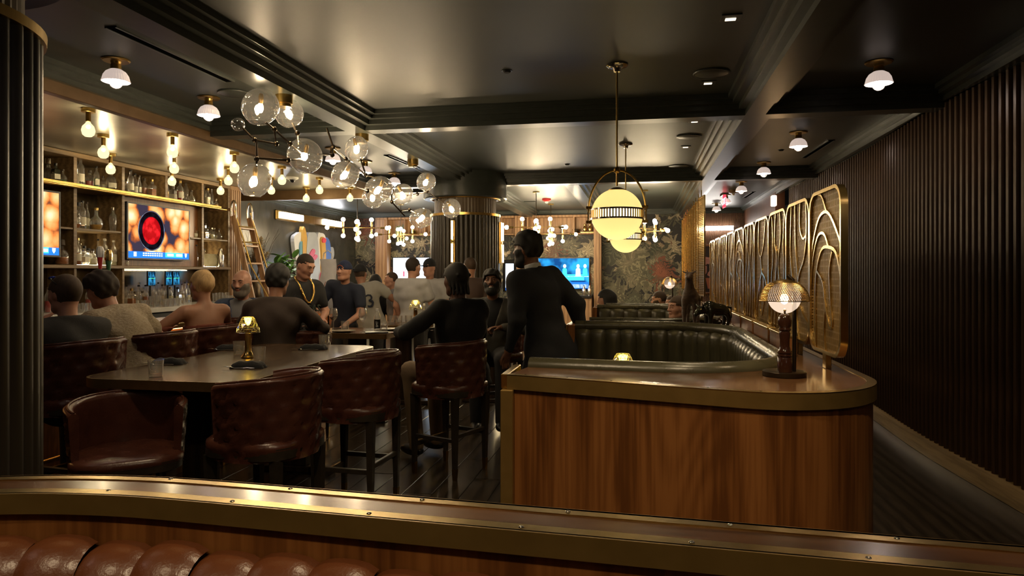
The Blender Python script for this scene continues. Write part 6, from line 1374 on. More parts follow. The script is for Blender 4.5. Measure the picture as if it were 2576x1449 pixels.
# ================================================================ IMPLICIT SURFACE MESHER
def grid_axis(lo, hi, h, fine):
    out = [lo]
    while out[-1] < hi:
        x = out[-1]; st = h
        for a, b, f in fine:
            if a - h <= x <= b: st = min(st, f)
        out.append(x + st)
    return np.array(out)
class Field:
    def __init__(s, lo, hi, h, fine=()):
        s.ax = [grid_axis(lo[k], hi[k], h, [(f[0][k], f[1][k], f[2]) for f in fine]) for k in range(3)]
        s.F = np.full([len(a) for a in s.ax], 1.0); s.h = h
    def block(s, lo, hi, pad):
        sl = []
        for k in range(3):
            a = np.searchsorted(s.ax[k], lo[k] - pad); b = np.searchsorted(s.ax[k], hi[k] + pad); sl.append(slice(max(0, a - 1), min(len(s.ax[k]), b + 1)))
        sl = tuple(sl); return sl, s.ax[0][sl[0]][:, None, None], s.ax[1][sl[1]][None, :, None], s.ax[2][sl[2]][None, None, :]
    def put(s, sl, d, k, sub=False):
        A = s.F[sl]
        if A.size == 0: return
        if sub: d = -d; B = -A; d = -d; h_ = np.maximum(k - np.abs(B - d), 0) / k; s.F[sl] = -(np.minimum(B, d) - h_ * h_ * k / 4)
        else: h_ = np.maximum(k - np.abs(A - d), 0) / k; s.F[sl] = np.minimum(A, d) - h_ * h_ * k / 4
    def cone(s, a, b, ra, rb, k=.03, off=0.0):
        a, b = np.array(a, float), np.array(b, float); R = max(ra, rb) + off
        sl, X, Y, Z = s.block(np.minimum(a, b) - R, np.maximum(a, b) + R, k + s.h * 2); ab = b - a; L = max(ab @ ab, 1e-9)
        t = np.clip(((X - a[0]) * ab[0] + (Y - a[1]) * ab[1] + (Z - a[2]) * ab[2]) / L, 0, 1)
        d = np.sqrt((X - a[0] - t * ab[0]) ** 2 + (Y - a[1] - t * ab[1]) ** 2 + (Z - a[2] - t * ab[2]) ** 2) - (ra + (rb - ra) * t) - off
        s.put(sl, d, k)
    def ell(s, c, r, k=.03, R=None, off=0.0, sub=False):
        c = np.array(c, float); r = np.array(r, float) + off; m = r.max()
        sl, X, Y, Z = s.block(c - m, c + m, k + s.h * 2); x, y, z = X - c[0], Y - c[1], Z - c[2]
        if R is not None:
            x, y, z = (R[0][0] * x + R[1][0] * y + R[2][0] * z, R[0][1] * x + R[1][1] * y + R[2][1] * z, R[0][2] * x + R[1][2] * y + R[2][2] * z)
        k0 = np.sqrt((x / r[0]) ** 2 + (y / r[1]) ** 2 + (z / r[2]) ** 2) + 1e-9; k1 = np.sqrt((x / r[0] ** 2) ** 2 + (y / r[1] ** 2) ** 2 + (z / r[2] ** 2) ** 2) + 1e-9
        s.put(sl, k0 * (k0 - 1) / k1, k, sub)
    def clip(s, fn):
        s.F = np.maximum(s.F, fn(s.ax[0][:, None, None], s.ax[1][None, :, None], s.ax[2][None, None, :]))
    def wrinkle(s, amp, sc, seed):
        r = random.Random(seed); X, Y, Z = s.ax[0][:, None, None], s.ax[1][None, :, None], s.ax[2][None, None, :]
        for _ in range(4):
            d = Vector((r.uniform(-1, 1), r.uniform(-1, 1), r.uniform(-.6, .6))).normalized() * sc * r.uniform(.7, 1.5); p = r.uniform(0, 6)
            s.F = s.F + amp * np.sin(X * d.x + Y * d.y + Z * d.z + p + 1.6 * np.sin(Z * sc * .35 + p))
    def mesh(s, name):
        F = s.F.copy()
        for k in range(3):   # close the border
            i = [slice(None)] * 3; i[k] = 0; F[tuple(i)] = np.maximum(F[tuple(i)], .01); i[k] = -1; F[tuple(i)] = np.maximum(F[tuple(i)], .01)
        ins = F < 0; n = ins.shape
        cnt = sum(ins[a:n[0] - 1 + a, b:n[1] - 1 + b, c:n[2] - 1 + c].astype(np.int8) for a in (0, 1) for b in (0, 1) for c in (0, 1))
        ci = np.argwhere((cnt > 0) & (cnt < 8)); me = bpy.data.meshes.new(name)
        if len(ci) == 0: return me
        i, j, k = ci.T; acc = np.zeros((len(ci), 3)); num = np.zeros(len(ci)); ax = s.ax
        for d in range(3):
            o = [q for q in range(3) if q != d]
            for u in (0, 1):
                for v in (0, 1):
                    a = [i, j, k]; a = [q.copy() for q in a]; a[o[0]] = a[o[0]] + u; a[o[1]] = a[o[1]] + v; b = [q.copy() for q in a]; b[d] = b[d] + 1
                    fa, fb = F[a[0], a[1], a[2]], F[b[0], b[1], b[2]]; m = (fa < 0) != (fb < 0); t = np.where(m, fa / np.where(m, fa - fb, 1), 0)
                    pa = np.stack([ax[q][a[q]] for q in range(3)], 1); pb = np.stack([ax[q][b[q]] for q in range(3)], 1)
                    acc += np.where(m[:, None], pa + t[:, None] * (pb - pa), 0); num += m
        V = acc / num[:, None]; idx = np.full((n[0] - 1, n[1] - 1, n[2] - 1), -1, np.int64); idx[i, j, k] = np.arange(len(ci))
        Q = []
        for d in range(3):
            o = [q for q in range(3) if q != d]; sa = [slice(None)] * 3; sb = [slice(None)] * 3; sa[d] = slice(0, n[d] - 1); sb[d] = slice(1, n[d])
            A, B = ins[tuple(sa)], ins[tuple(sb)]; e = np.argwhere(A != B); e = e[(e[:, o[0]] > 0) & (e[:, o[0]] < n[o[0]] - 1) & (e[:, o[1]] > 0) & (e[:, o[1]] < n[o[1]] - 1)]
            if len(e) == 0: continue
            def cell(u, v): q = e.copy(); q[:, o[0]] -= u; q[:, o[1]] -= v; return idx[q[:, 0], q[:, 1], q[:, 2]]
            quad = np.stack([cell(1, 1), cell(0, 1), cell(0, 0), cell(1, 0)], 1); fl = A[e[:, 0], e[:, 1], e[:, 2]]
            if d == 1: fl = ~fl
            quad[~fl] = quad[~fl][:, ::-1]; Q.append(quad)
        Q = np.concatenate(Q); Q = Q[(Q >= 0).all(1)]
        me.vertices.add(len(V)); me.vertices.foreach_set('co', V.astype(np.float32).ravel()); me.loops.add(Q.size); me.loops.foreach_set('vertex_index', Q.astype(np.int32).ravel())
        me.polygons.add(len(Q)); me.polygons.foreach_set('loop_start', np.arange(0, Q.size, 4, dtype=np.int32)); me.polygons.foreach_set('use_smooth', np.ones(len(Q), bool)); me.update(calc_edges=True); me.validate(); return me

# ================================================================ PEOPLE
SK = {'light': (.48, .25, .17), 'tan': (.36, .18, .11), 'brown': (.17, .075, .04), 'deep': (.085, .036, .02), 'olive': (.30, .16, .10)}
for q, c in SK.items(): M['skin_' + q] = pr('skin_' + q, c, .45, c2=tuple(v * 1.08 for v in c), scale=30)
for q, c in {'h_black': (.010, .009, .008), 'h_dark': (.022, .014, .009), 'h_brown': (.045, .026, .014), 'h_blond': (.42, .28, .13), 'h_grey': (.13, .11, .09), 'h_auburn': (.10, .045, .025)}.items(): M[q] = pr('hair_' + q[2:], c, .72, c2=tuple(v * 1.5 for v in c), scale=90, stretch=(1, 1, .15))
def cloth(name, c, rough=.8, bump=.15, bs=200, c2=None): M[name] = pr('cloth_' + name, c, rough, c2=c2 or tuple(v * 1.12 for v in c), scale=14, bump=bump, bscale=bs)
for nm, c in (('c_black', (.010, .010, .011)), ('c_char', (.020, .019, .018)), ('c_navy', (.016, .022, .042)), ('c_blue', (.035, .055, .11)), ('c_brownsw', (.045, .030, .022)), ('c_white', (.42, .42, .42)), ('c_grey', (.16, .16, .17)), ('c_jersey', (.34, .33, .29)), ('c_rust', (.16, .038, .018)), ('c_blazer', (.085, .078, .062)), ('c_tan', (.22, .15, .085)), ('c_tuxedo', (.009, .010, .013)), ('c_jacketbr', (.085, .055, .045)), ('c_green', (.035, .05, .035)), ('c_ltblue', (.20, .27, .36)), ('c_trouser', (.022, .021, .022)), ('c_denim', (.03, .04, .07)), ('c_cap', (.012, .020, .06))): cloth(nm, c)
M['c_texture'] = pr('cloth_textured_shirt', (.30, .24, .16), .85, c2=(.44, .37, .27), scale=55, stretch=(1, 1, 1.6), bump=.6, bscale=55)
M['eyewhite'] = pr('eye_white', (.6, .58, .55), .2, c2=(.62, .6, .57)); M['iris'] = pr('eye_iris', (.03, .015, .008), .1, c2=(.04, .02, .01)); M['lips'] = pr('lip_skin', (.25, .08, .06), .4, c2=(.28, .10, .08)); M['teeth'] = pr('teeth_white', (.7, .66, .58), .25, c2=(.72, .68, .6))
def person(label, x, y, rz, pose='sit', seat=.70, s=1.0, lean=0, tilt=0, twist=0, head=(0, 0, 0), arms=None, fat=1.0, skin='light', top='c_black', sleeve='long', hem=-.06, neck=.545, hair='h_dark', style='short', beard=None, face=False, legs='c_trouser', legpose=None, hands=False, extra=None, shrug=0.0, z0=0.0, hd=.0, tgt=None):
    # the head is set at its measured height and bearing: seats are raised or lowered, standing figures scaled
    if tgt:
        for _ in range(4):
            pz = .95 if pose == 'stand' else seat / s + .09
            R0 = Matrix.Rotation(math.radians(rz), 3, 'Z'); Rq = Matrix.Rotation(math.radians(twist), 3, 'Z') @ Matrix.Rotation(math.radians(-lean), 3, 'X') @ Matrix.Rotation(math.radians(tilt), 3, 'Y')
            nbq = Vector((0, 0, pz)) + Rq @ Vector((0, -.005, .51)); hq = nbq + .62 * (Rq @ Vector((0, .03, .178))) + .38 * Vector((0, .045, .178)) + Vector((0, hd, 0))
            w = Vector((x, y, 0)) + R0 @ (hq * s); top_z = w.z + .13 * s; D = -SN * w.x + CS * w.y; pxn = CX + FOC * (CS * w.x + SN * w.y) / D
            dx = (tgt[0] - pxn) / FOC * D; x += CS * dx; y += SN * dx; want = CAMZ + (HY - tgt[1]) / FOC * D
            if pose == 'stand': s *= want / top_z
            else: seat += want - top_z
    P = thing('person', label, 'person', (x, y, z0), math.radians(rz)); P.scale = (s, s, s)
    V = lambda *a: np.array(a, float)
    pel = V(0, 0, .95) if pose == 'stand' else V(0, 0, seat / s + .09)
    Rt = np.array(Matrix.Rotation(math.radians(twist), 3, 'Z') @ Matrix.Rotation(math.radians(-lean), 3, 'X') @ Matrix.Rotation(math.radians(tilt), 3, 'Y'))
    T = lambda a, b, c: pel + Rt @ V(a, b, c)
    nb = T(0, -.005, .51); up = Rt @ V(0, 0, 1); fw = Rt @ V(0, 1, 0); rt = Rt @ V(1, 0, 0)
    Rh = np.array(Matrix.Rotation(math.radians(head[0]), 3, 'Z') @ Matrix.Rotation(math.radians(head[1]), 3, 'X') @ Matrix.Rotation(math.radians(head[2]), 3, 'Y'))
    hc = nb + .62 * (Rt @ V(0, .03, .178)) + .38 * V(0, .045, .178) + V(0, hd, 0)
    H = lambda a, b, c: hc + Rh @ V(a, b, c)
    sh = {-1: T(-.188, 0, .462 + shrug), 1: T(.188, 0, .462 + shrug)}
    if arms is None: arms = {}
    A = {}
    for q in (-1, 1):
        if q in arms: e, w = V(*arms[q][0]), V(*arms[q][1])
        elif pose == 'stand': e, w = T(.235 * q, -.02, .18), T(.245 * q, .09, -.05)
        else: e, w = T(.25 * q, .06, .20), T(.15 * q, .30, .14)
        # keep arm lengths human
        d = e - sh[q]; e = sh[q] + d / np.linalg.norm(d) * .285; d = w - e; w = e + d / np.linalg.norm(d) * .25; A[q] = (e, w)
    if pose == 'stand':
        L = {q: (pel + V(.09 * q, 0, -.04), V(.10 * q, .03, .50), V(.10 * q, -.02, .08)) for q in (-1, 1)}
    else:
        fz = max(.10, pel[2] - .62); L = {q: (pel + V(.09 * q, .0, -.02), V(.13 * q, .42, pel[2] - .02), V(.12 * q, .36, fz)) for q in (-1, 1)}
    if legpose: L.update({q: tuple(V(*p) for p in v) for q, v in legpose.items()})
    def torso(f, off=0.0):
        f.ell(T(0, 0, 0), (.165 * fat, .118 * fat, .12), .06, Rt, off); f.ell(T(0, .01 * fat, .14), (.148 * fat, .105 * fat, .15), .06, Rt, off)
        f.ell(T(0, 0, .33), (.172 * fat, .115 * fat, .17), .06, Rt, off); f.cone(T(-.15, -.005, .452 + shrug), T(.15, -.005, .452 + shrug), .060, .060, .05, off)
        for q in (-1, 1): f.cone(T(.02 * q, -.016, .505), T(.12 * q, -.008, .476 + shrug), .034, .040, .04, off)
    def arm(f, q, off=0.0, tu=1.0, tf=1.0):
        e, w = A[q]; f.cone(sh[q], sh[q] + (e - sh[q]) * tu, .056, .056 + (.043 - .056) * tu, .04, off)
        if tf > 0 and tu >= 1: f.cone(e, e + (w - e) * tf, .043, .043 + (.028 - .043) * tf, .03, off)
    def headf(f, off=0.0, ears=True, feat=True):
        f.ell(H(0, -.012, .028), (.075, .096, .093), .04, Rh, off); f.ell(H(0, .022, -.035), (.060, .070, .082), .05, Rh, off)
        f.ell(H(0, .062, -.095), (.030, .026, .022), .03, Rh, off)
        for q in (-1, 1): f.ell(H(.045 * q, .045, -.02), (.025, .03, .03), .02, Rh, off); f.cone(H(.052 * q, .005, -.075), H(.02 * q, .06, -.098), .018, .018, .03, off)
        if feat:
            f.cone(H(-.036, .080, .034), H(.036, .080, .034), .011, .011, .018, off)
            for q in (-1, 1): f.ell(H(.031 * q, .104, .012), (.019, .02, .013), .016, Rh, 0, True)
            for q in (-1, 1):
                f.cone(H(.017 * q, .0855, .0155), H(.031 * q, .0905, .0195), .0042, .0048, .003, off); f.cone(H(.031 * q, .0905, .0195), H(.046 * q, .081, .0145), .0048, .004, .003, off)
                f.cone(H(.018 * q, .0845, .0065), H(.031 * q, .087, .0035), .0035, .004, .003, off); f.cone(H(.031 * q, .087, .0035), H(.045 * q, .079, .0075), .004, .0035, .003, off)
            f.cone(H(0, .088, .022), H(0, .109, -.022), .008, .0125, .012, off)
            for q in (-1, 1): f.ell(H(.012 * q, .099, -.026), (.009, .011, .008), .01, Rh, off)
            f.ell(H(0, .087, -.052), (.024, .012, .0055), .006, Rh, off); f.ell(H(0, .085, -.064), (.021, .012, .0065), .006, Rh, off); f.ell(H(0, .102, -.058), (.022, .008, .0025), .004, Rh, 0, True)
        if ears:
            for q in (-1, 1): f.ell(H(.077 * q, -.008, -.006), (.011, .022, .032), .012, Rh, off)
    def hand(f, q):
        e, w = A[q]; d = (w - e) / np.linalg.norm(w - e); n = np.cross(d, V(0, 0, 1)); n = n / max(1e-6, np.linalg.norm(n)); pn = np.cross(n, d) * -1
        side = n; c = w + d * .045
        Rm = np.stack([side, d, pn], 1); f.ell(c, (.040, .052, .017), .02, Rm)
        for i, (u, ln) in enumerate(((-.029, .062), (-.010, .072), (.010, .068), (.028, .052))):
            b0 = c + d * .04 + side * u; b1 = b0 + d * ln * .5 + pn * .008; b2 = b1 + d * ln * .38 + pn * .024; f.cone(b0, b1, .0095, .0085, .006); f.cone(b1, b2, .0085, .007, .004)
        t0 = c + side * (-.036 * q * -1) - d * .01; t1 = t0 + side * (.022 * q) + d * .034 + pn * .012; t2 = t1 + d * .028 + pn * .012; f.cone(t0, t1, .012, .010, .008); f.cone(t1, t2, .010, .008, .005)
    pts = [hc + V(.13, .14, .15), hc - V(.13, .14, .15), pel + V(.26 * fat, .22 * fat, .2), pel - V(.26 * fat, .22 * fat, .2)] + [p for q in (-1, 1) for p in list(A[q]) + [sh[q]] + list(L[q])]
    for q in (-1, 1): d = A[q][1] - A[q][0]; pts.append(A[q][1] + d / np.linalg.norm(d) * .18)
    lo, hi = np.min(pts, 0) - .09, np.max(pts, 0) + .09
    fine = [(hc - .15, hc + .15, .006 if face else .010)]
    if hands:
        for q in (-1, 1): fine.append((A[q][1] - .10, A[q][1] + .13, .008))
    f = Field(lo, hi, .026, fine); torso(f, -.012 if neck > .5 else 0.0)
    f.cone(nb - up * .03, hc + Rh @ V(0, -.02, -.05), .056, .052, .03)
    for q in (-1, 1):
        arm(f, q); hand(f, q); a, b, c = L[q]; f.cone(a, b, .082, .056, .05); f.cone(b, c, .052, .036, .03); f.ell(c + V(0, .05, -.035), (.042, .11, .036), .03)
    headf(f)
    link('body', f.mesh('body'), 'skin_' + skin, P)
    # clothing: the same forms, a little larger, cut at neckline, cuffs and hem
    ru = {'long': (1, .93), 'short': (.62, 0), 'none': (.0, 0), 'elbow': (1, .15)}[sleeve]
    f = Field(lo, hi, .0165 if face or hands else .019); torso(f, .017)
    if hem < -.1: f.ell(T(0, -.0, -.12), (.195 * fat, .15 * fat, .20), .06, Rt, .014)
    for q in (-1, 1):
        if ru[0] > 0: arm(f, q, .016 if sleeve != 'short' else .022, *ru)
    f.cone(nb - up * .02, nb + up * .08, .058, .056, .03, .012)
    f.wrinkle(.0036, 30, len(label) * 7 + 3)
    f.clip(lambda X, Y, Z: (X - nb[0]) * up[0] + (Y - nb[1]) * up[1] + (Z - nb[2]) * up[2] - (neck - .51) + .30 * np.maximum(0, (X - nb[0]) * fw[0] + (Y - nb[1]) * fw[1] + (Z - nb[2]) * fw[2]) * (neck > .5))
    ph = pel + up * hem; f.clip(lambda X, Y, Z: np.minimum(-((X - ph[0]) * up[0] + (Y - ph[1]) * up[1] + (Z - ph[2]) * up[2]), np.sqrt((X - pel[0]) ** 2 + (Y - pel[1]) ** 2) * -1 + 10))
    if extra and 'open' in extra:
        wd = extra['open']; vz = T(0, .1, extra.get('vz', .12)); f.clip(lambda X, Y, Z: np.minimum(wd * ((X - vz[0]) * up[0] + (Y - vz[1]) * up[1] + (Z - vz[2]) * up[2]) - np.abs((X - vz[0]) * rt[0] + (Y - vz[1]) * rt[1] + (Z - vz[2]) * rt[2]), ((X - pel[0]) * fw[0] + (Y - pel[1]) * fw[1] + (Z - pel[2]) * fw[2])))
    tn_ = (extra or {}).get('topname', 'shirt'); link(tn_, f.mesh(tn_), top, P)
    if extra and 'under' in extra:
        g = Field(lo, hi, .02); torso(g, .001); g.cone(nb - up * .02, nb + up * .08, .058, .056, .03, .008); g.clip(lambda X, Y, Z: (X - nb[0]) * up[0] + (Y - nb[1]) * up[1] + (Z - nb[2]) * up[2] - .045 + .4 * np.maximum(0, (X - nb[0]) * fw[0] + (Y - nb[1]) * fw[1] + (Z - nb[2]) * fw[2])); g.clip(lambda X, Y, Z: pel[2] + .05 - Z); link('undershirt', g.mesh('undershirt'), extra['under'], P)
    # trousers and shoes
    f = Field(lo, hi, .026); f.ell(T(0, 0, -.03), (.152 * fat, .108 * fat, .12), .05, Rt, .006)
    for q in (-1, 1): a, b, c = L[q]; f.cone(a, b, .084, .060, .05, .012); f.cone(b, c, .056, .046, .03, .012)
    link('trousers', f.mesh('trousers'), legs, P)
    for q in (-1, 1):
        c = L[q][2]; g = Field(c - V(.09, .12, .10), c + V(.09, .22, .08), .016); g.ell(c + V(0, .05, -.035), (.044, .115, .038), .03, None, .006); g.clip(lambda X, Y, Z: (c[2] - .078) - Z); link('shoe', g.mesh('shoe'), 'black', P)
    # hair, cap, beard
    hl, hh_ = hc - .17, hc + .17
    def HX(X, Y, Z):
        x, y, z = X - hc[0], Y - hc[1], Z - hc[2]; return (Rh[0][0] * x + Rh[1][0] * y + Rh[2][0] * z, Rh[0][1] * x + Rh[1][1] * y + Rh[2][1] * z, Rh[0][2] * x + Rh[1][2] * y + Rh[2][2] * z)
    if style not in ('bald', 'none'):
        thick = {'short': .009, 'fade': .004, 'full': .018, 'curly': .020, 'updo': .012, 'long': .016, 'braids': .014, 'cap': .008, 'thin': .004}[style]
        f = Field(hl - (.0, .0, .2 if style == 'long' else .0), hh_ + V(0, .0, .02), .008); headf(f, thick, False, False)
        if style in ('full', 'curly'): f.ell(H(0, .0, .06), (.072, .095, .075), .03, Rh, .012)
        if style == 'updo': f.ell(H(0, -.085, .02), (.06, .045, .06), .03, Rh); f.ell(H(0, -.03, .07), (.07, .075, .06), .03, Rh)
        if style == 'long': f.cone(H(0, -.06, .0), hc + V(0, -.10, -.25), .09, .075, .04); f.cone(H(-.05, -.03, 0), hc + V(-.09, .0, -.22), .05, .04, .04); f.cone(H(.05, -.03, 0), hc + V(.09, .0, -.22), .05, .04, .04)
        if style == 'braids':
            for i in range(9):
                a = PI * (i + .5) / 9 - PI; f.cone(H(.075 * math.cos(a), .075 * math.sin(a) - .01, .03), H(.085 * math.cos(a), .085 * math.sin(a) - .015, -.11), .013, .010, .006)
            for i in range(6): f.cone(H(-.05 + .02 * i, .06, .085), H(-.055 + .022 * i, -.10, .03), .011, .012, .005)
        if style in ('curly', 'full'): f.wrinkle(.0022, 95, 3)
        elif style == 'updo': f.wrinkle(.0016, 70, 4)
        def reg(X, Y, Z):
            a, b, c = HX(X, Y, Z)
            line = np.where(b > .03, .052 + .1 * (b - .03), np.where(b > -.03, .052 - (.03 - b) * (1.9 if style != 'thin' else 1.4), -.062 - (0 if style not in ('long', 'braids') else .2)))
            line = np.where(np.abs(a) > .058, np.where(b > .02, np.minimum(line, .03), line), line)
            if style in ('long',): line = np.where(b < .03, -.5, line)
            if style == 'fade': line = line + .01
            return (line - c) * .8
        f.clip(reg)
        if style == 'cap': f.clip(lambda X, Y, Z: HX(X, Y, Z)[2] - .03)
        link('hair', f.mesh('hair'), hair, P)
    if beard:
        f = Field(hl, hh_, .008); headf(f, .007, False, False); f.ell(H(0, .05, -.10), (.05, .045, .035), .03, Rh)
        def rb(X, Y, Z):
            a, b, c = HX(X, Y, Z); low = c + .036 * (1 - np.clip((np.abs(a) - .028) / .034, 0, 1)); mouth = 1 - ((a / .027) ** 2 + ((c + .058) / .011) ** 2)
            return np.maximum(np.maximum(low, -.005 - b), np.where(b > .05, mouth * .02, -1))
        f.clip(rb); link('beard', f.mesh('beard'), beard, P)
    if face:
        for q in (-1, 1):
            e = MB().sphere(H(.031 * q, .0755, .0115), .0122, 12, 8).obj('eye', 'eyewhite', P, 90); MB().sphere(H(.031 * q, .0835, .0115), .0058, 10, 6).obj('iris', 'iris', e, 90)
            MB().tube([H(.014 * q, .0955, .030), H(.031 * q, .0945, .036), H(.050 * q, .080, .030)], [.003, .004, .002], 6).obj('eyebrow', hair if hair != 'h_blond' else 'h_brown', P, 90)
        MB().tube([H(-.022, .088, -.057), H(-.009, .0975, -.054), H(.009, .0975, -.054), H(.022, .088, -.057)], [.002, .0045, .0045, .002], 6).obj('lips', 'lips', P, 90)
        if (extra or {}).get('grin'):
            MB().tube([H(-.024, .088, -.062), H(0, .099, -.065), H(.024, .088, -.062)], [.003, .006, .003], 8).obj('teeth', 'teeth', P, 90)
    P['_']= 0; del P['_']
    return dict(o=P, H=H, T=T, nb=nb, up=up, fw=fw, Rh=Rh, hc=hc, A=A, HX=HX, pel=pel)
def cap(d, mat, brim_back=False, z=.03):
    f = Field(d['hc'] - .16, d['hc'] + .18, .009); H, Rh = d['H'], d['Rh']
    f.ell(H(0, -.010, .030), (.087, .108, .106), .02, Rh); f.clip(lambda X, Y, Z: .018 - .12 * d['HX'](X, Y, Z)[1] - d['HX'](X, Y, Z)[2]); c = link('cap', f.mesh('cap'), mat, d['o'])
    s = -1 if brim_back else 1; g = Field(d['hc'] - .24, d['hc'] + .24, .010); g.ell(H(0, .115 * s, .026), (.075, .075, .008), .01, Rh); g.clip(lambda X, Y, Z: .06 - d['HX'](X, Y, Z)[1] * s); link('brim', g.mesh('brim'), mat, c)
    MB().sphere(H(0, -.010, .137), .007, 8, 6).obj('button', mat, c)
    if brim_back: MB().tube([H(-.04, .088, .036), H(-.03, .092, .055), H(0, .094, .064), H(.03, .092, .055), H(.04, .088, .036)], .005, 6).obj('strap', pr('cap_strap', (.35, .08, .03), .5, c2=(.4, .1, .04)), c)
def onback(d, txt, size, mat, z, x=0.0, front=False, off=.13):
    up, fw = Vector(d['up']), Vector(d['fw']) * (1 if front else -1); rt_ = up.cross(fw).normalized() if not front else up.cross(fw).normalized()
    pos = Vector(d['pel']) + up * z + fw * off + rt_ * x
    from mathutils.bvhtree import BVHTree
    me_ = [c for c in d['o'].children if c.name.split('.')[0] == 'shirt'][0].data
    hit = BVHTree.FromPolygons([v.co for v in me_.vertices], [tuple(p.vertices) for p in me_.polygons]).ray_cast(pos + fw * .4, -fw)[0]
    if hit is not None: pos = hit + fw * .013
    m = Matrix((rt_, up, fw)).transposed().to_4x4(); m.translation = pos
    o = link('lettering', text_mesh(txt, size, .010), mat, d['o']); o.matrix_basis = m
def place(px, D): q = at(px, 700, D); return q.x, q.y
# 1 man at the bar with sunglasses on his head
x, y = place(163, 4.40); d = person('man in a dark jacket at the bar with sunglasses on his head, drinking', x, y, 62, tgt=(163, 689), seat=.75, lean=8, head=(22, -4, 0), arms={-1: ((-.24, .20, 1.05), (-.04, .30, 1.22)), 1: ((.20, .20, 1.02), (.06, .38, 1.08))}, skin='light', top='c_char', hair='h_brown', style='short', extra={'topname': 'jacket'}, fat=1.08)
H = d['H']
gl = MB().tube([H(-.078, -.03, .06), H(-.066, .035, .10), H(0, .062, .108), H(.066, .035, .10), H(.078, -.03, .06)], .004, 6).obj('sunglasses', 'black', d['o'], 80)
for q in (-1, 1): MB().sphere(H(.034 * q, .052, .106), .027, 12, 8, (1, .55, .5)).obj('mirror_lens', pr('blue_mirror_lens', (.03, .06, .5), .08, metal=.8, c2=(.05, .1, .6)) if q < 0 else bpy.data.materials['blue_mirror_lens'], gl, 80)
# 2 man in textured shirt
x, y = place(310, 4.85); person('man hunched over the bar in a pale textured short-sleeved shirt', x + .05, y, 74, tgt=(256, 684), seat=.75, lean=30, tilt=-8, head=(18, -12, -6), arms={-1: ((-.22, .32, 1.10), (-.02, .50, 1.08)), 1: ((.28, .26, 1.05), (.12, .48, 1.08))}, skin='light', top='c_texture', sleeve='short', hem=-.14, hair='h_dark', style='full', fat=1.16)
# 3 woman in rust dress
x, y = place(512, 5.75); person('woman with blonde pinned-up hair in an off-shoulder rust dress, seen from behind', x, y, 66, tgt=(507, 681), seat=.77, s=.95, lean=4, head=(4, -4, 0), arms={-1: ((-.36, .10, 1.12), (-.16, .28, 1.12)), 1: ((.30, .16, 1.10), (.12, .36, 1.10))}, skin='tan', top='c_rust', sleeve='long', neck=.35, hair='h_blond', style='updo', fat=.98, legs='c_rust', extra={'topname': 'dress'})
# 4 bald man facing the camera
x, y = place(612, 6.6); person('bald bearded man in a blue jacket turned towards the camera', x, y, 214, tgt=(609, 677), seat=.77, lean=4, head=(-30, -6, 0), legpose={-1: ((-.09, 0, .72), (-.11, .26, .60), (-.11, .20, .22)), 1: ((.09, 0, .72), (.11, .26, .60), (.11, .20, .22))}, skin='light', top='c_blue', style='bald', beard='h_grey', hair='h_dark', face=True, extra={'open': .20, 'vz': -.02, 'under': 'c_grey', 'topname': 'jacket'}, fat=1.06)
# 5 man in dark brown sweater from behind
x, y = place(702, 5.95); person('broad man in a dark brown sweater seen from behind at the wine table', x, y, 8, tgt=(699, 667), seat=.70, s=1.04, lean=10, head=(-6, -6, 0), skin='tan', top='c_brownsw', hair='h_black', style='full', fat=1.22, arms={1: ((.34, .22, .98), (.16, .44, .98)), -1: ((-.32, .16, .98), (-.12, .40, .98))})
# 6 man with gold chain
x, y = place(752, 7.05); d = person('man in a black jersey with a thick gold chain looking down', x, y, 244, 'stand', tgt=(768, 637), s=.97, lean=12, head=(10, -26, 0), arms={-1: ((-.27, .16, 1.10), (-.04, .36, 1.06)), 1: ((.28, .14, 1.10), (.08, .36, 1.06))}, skin='light', top='c_black', sleeve='short', hair='h_dark', style='fade', face=True, hands=True, fat=1.10)
T = d['T']; MB().tube([T(*q_) for q_ in [(0, -.07, .565), (.06, -.045, .56), (.088, .01, .548), (.085, .075, .50), (.07, .122, .43), (.045, .142, .37), (.015, .150, .335), (-.015, .150, .335), (-.045, .142, .37), (-.07, .122, .43), (-.085, .075, .50), (-.088, .01, .548), (-.06, -.045, .56)]], .0115, 7, closed=True).obj('gold_chain', pr('gold_chain', (.8, .5, .12), .2, metal=1, c2=(.9, .6, .2), scale=120, bump=.8, bscale=90), d['o'], 60)
onback(d, 'VEGAS', .10, pr('jersey_print', (.05, .065, .05), .6, c2=(.06, .075, .06)), .27, 0, True, .145)
# 7 man with backward blue cap
x, y = place(872, 8.25); d = person('man in a backwards blue cap and dark T-shirt facing the camera', x, y, 172, 'stand', tgt=(866, 655), s=.93, lean=12, tilt=-9, head=(-4, 4, 0), arms={-1: ((-.34, .16, 1.02), (-.22, .36, .96)), 1: ((.32, .20, 1.06), (.22, .42, .97))}, skin='light', top='c_navy', sleeve='short', style='cap', hair='h_brown', face=True, hands=True, beard=None, fat=.9); cap(d, 'c_cap', True)
# 8 man in number jersey
x, y = place(912, 9.0); d = person('man in a grey jersey with a big number and dark cap, seen from behind', x, y, 24, 'stand', tgt=(907, 664), s=.93, lean=4, head=(-30, 0, 0), tilt=-13, arms={1: ((.36, .04, 1.22), (.56, .16, 1.12))}, skin='tan', top='c_jersey', sleeve='short', style='cap', hair='h_brown', fat=1.04, hem=-.14); cap(d, 'c_black', True); onback(d, '3', .26, 'c_navy', .27, .05, False, .164)
# 9 dark-haired person between
x, y = place(945, 9.9); person('person with dark hair half hidden behind the number jersey', x, y, 20, 'stand', tgt=(945, 690), s=.90, skin='tan', top='c_black', hair='h_black', style='long', sleeve='long')
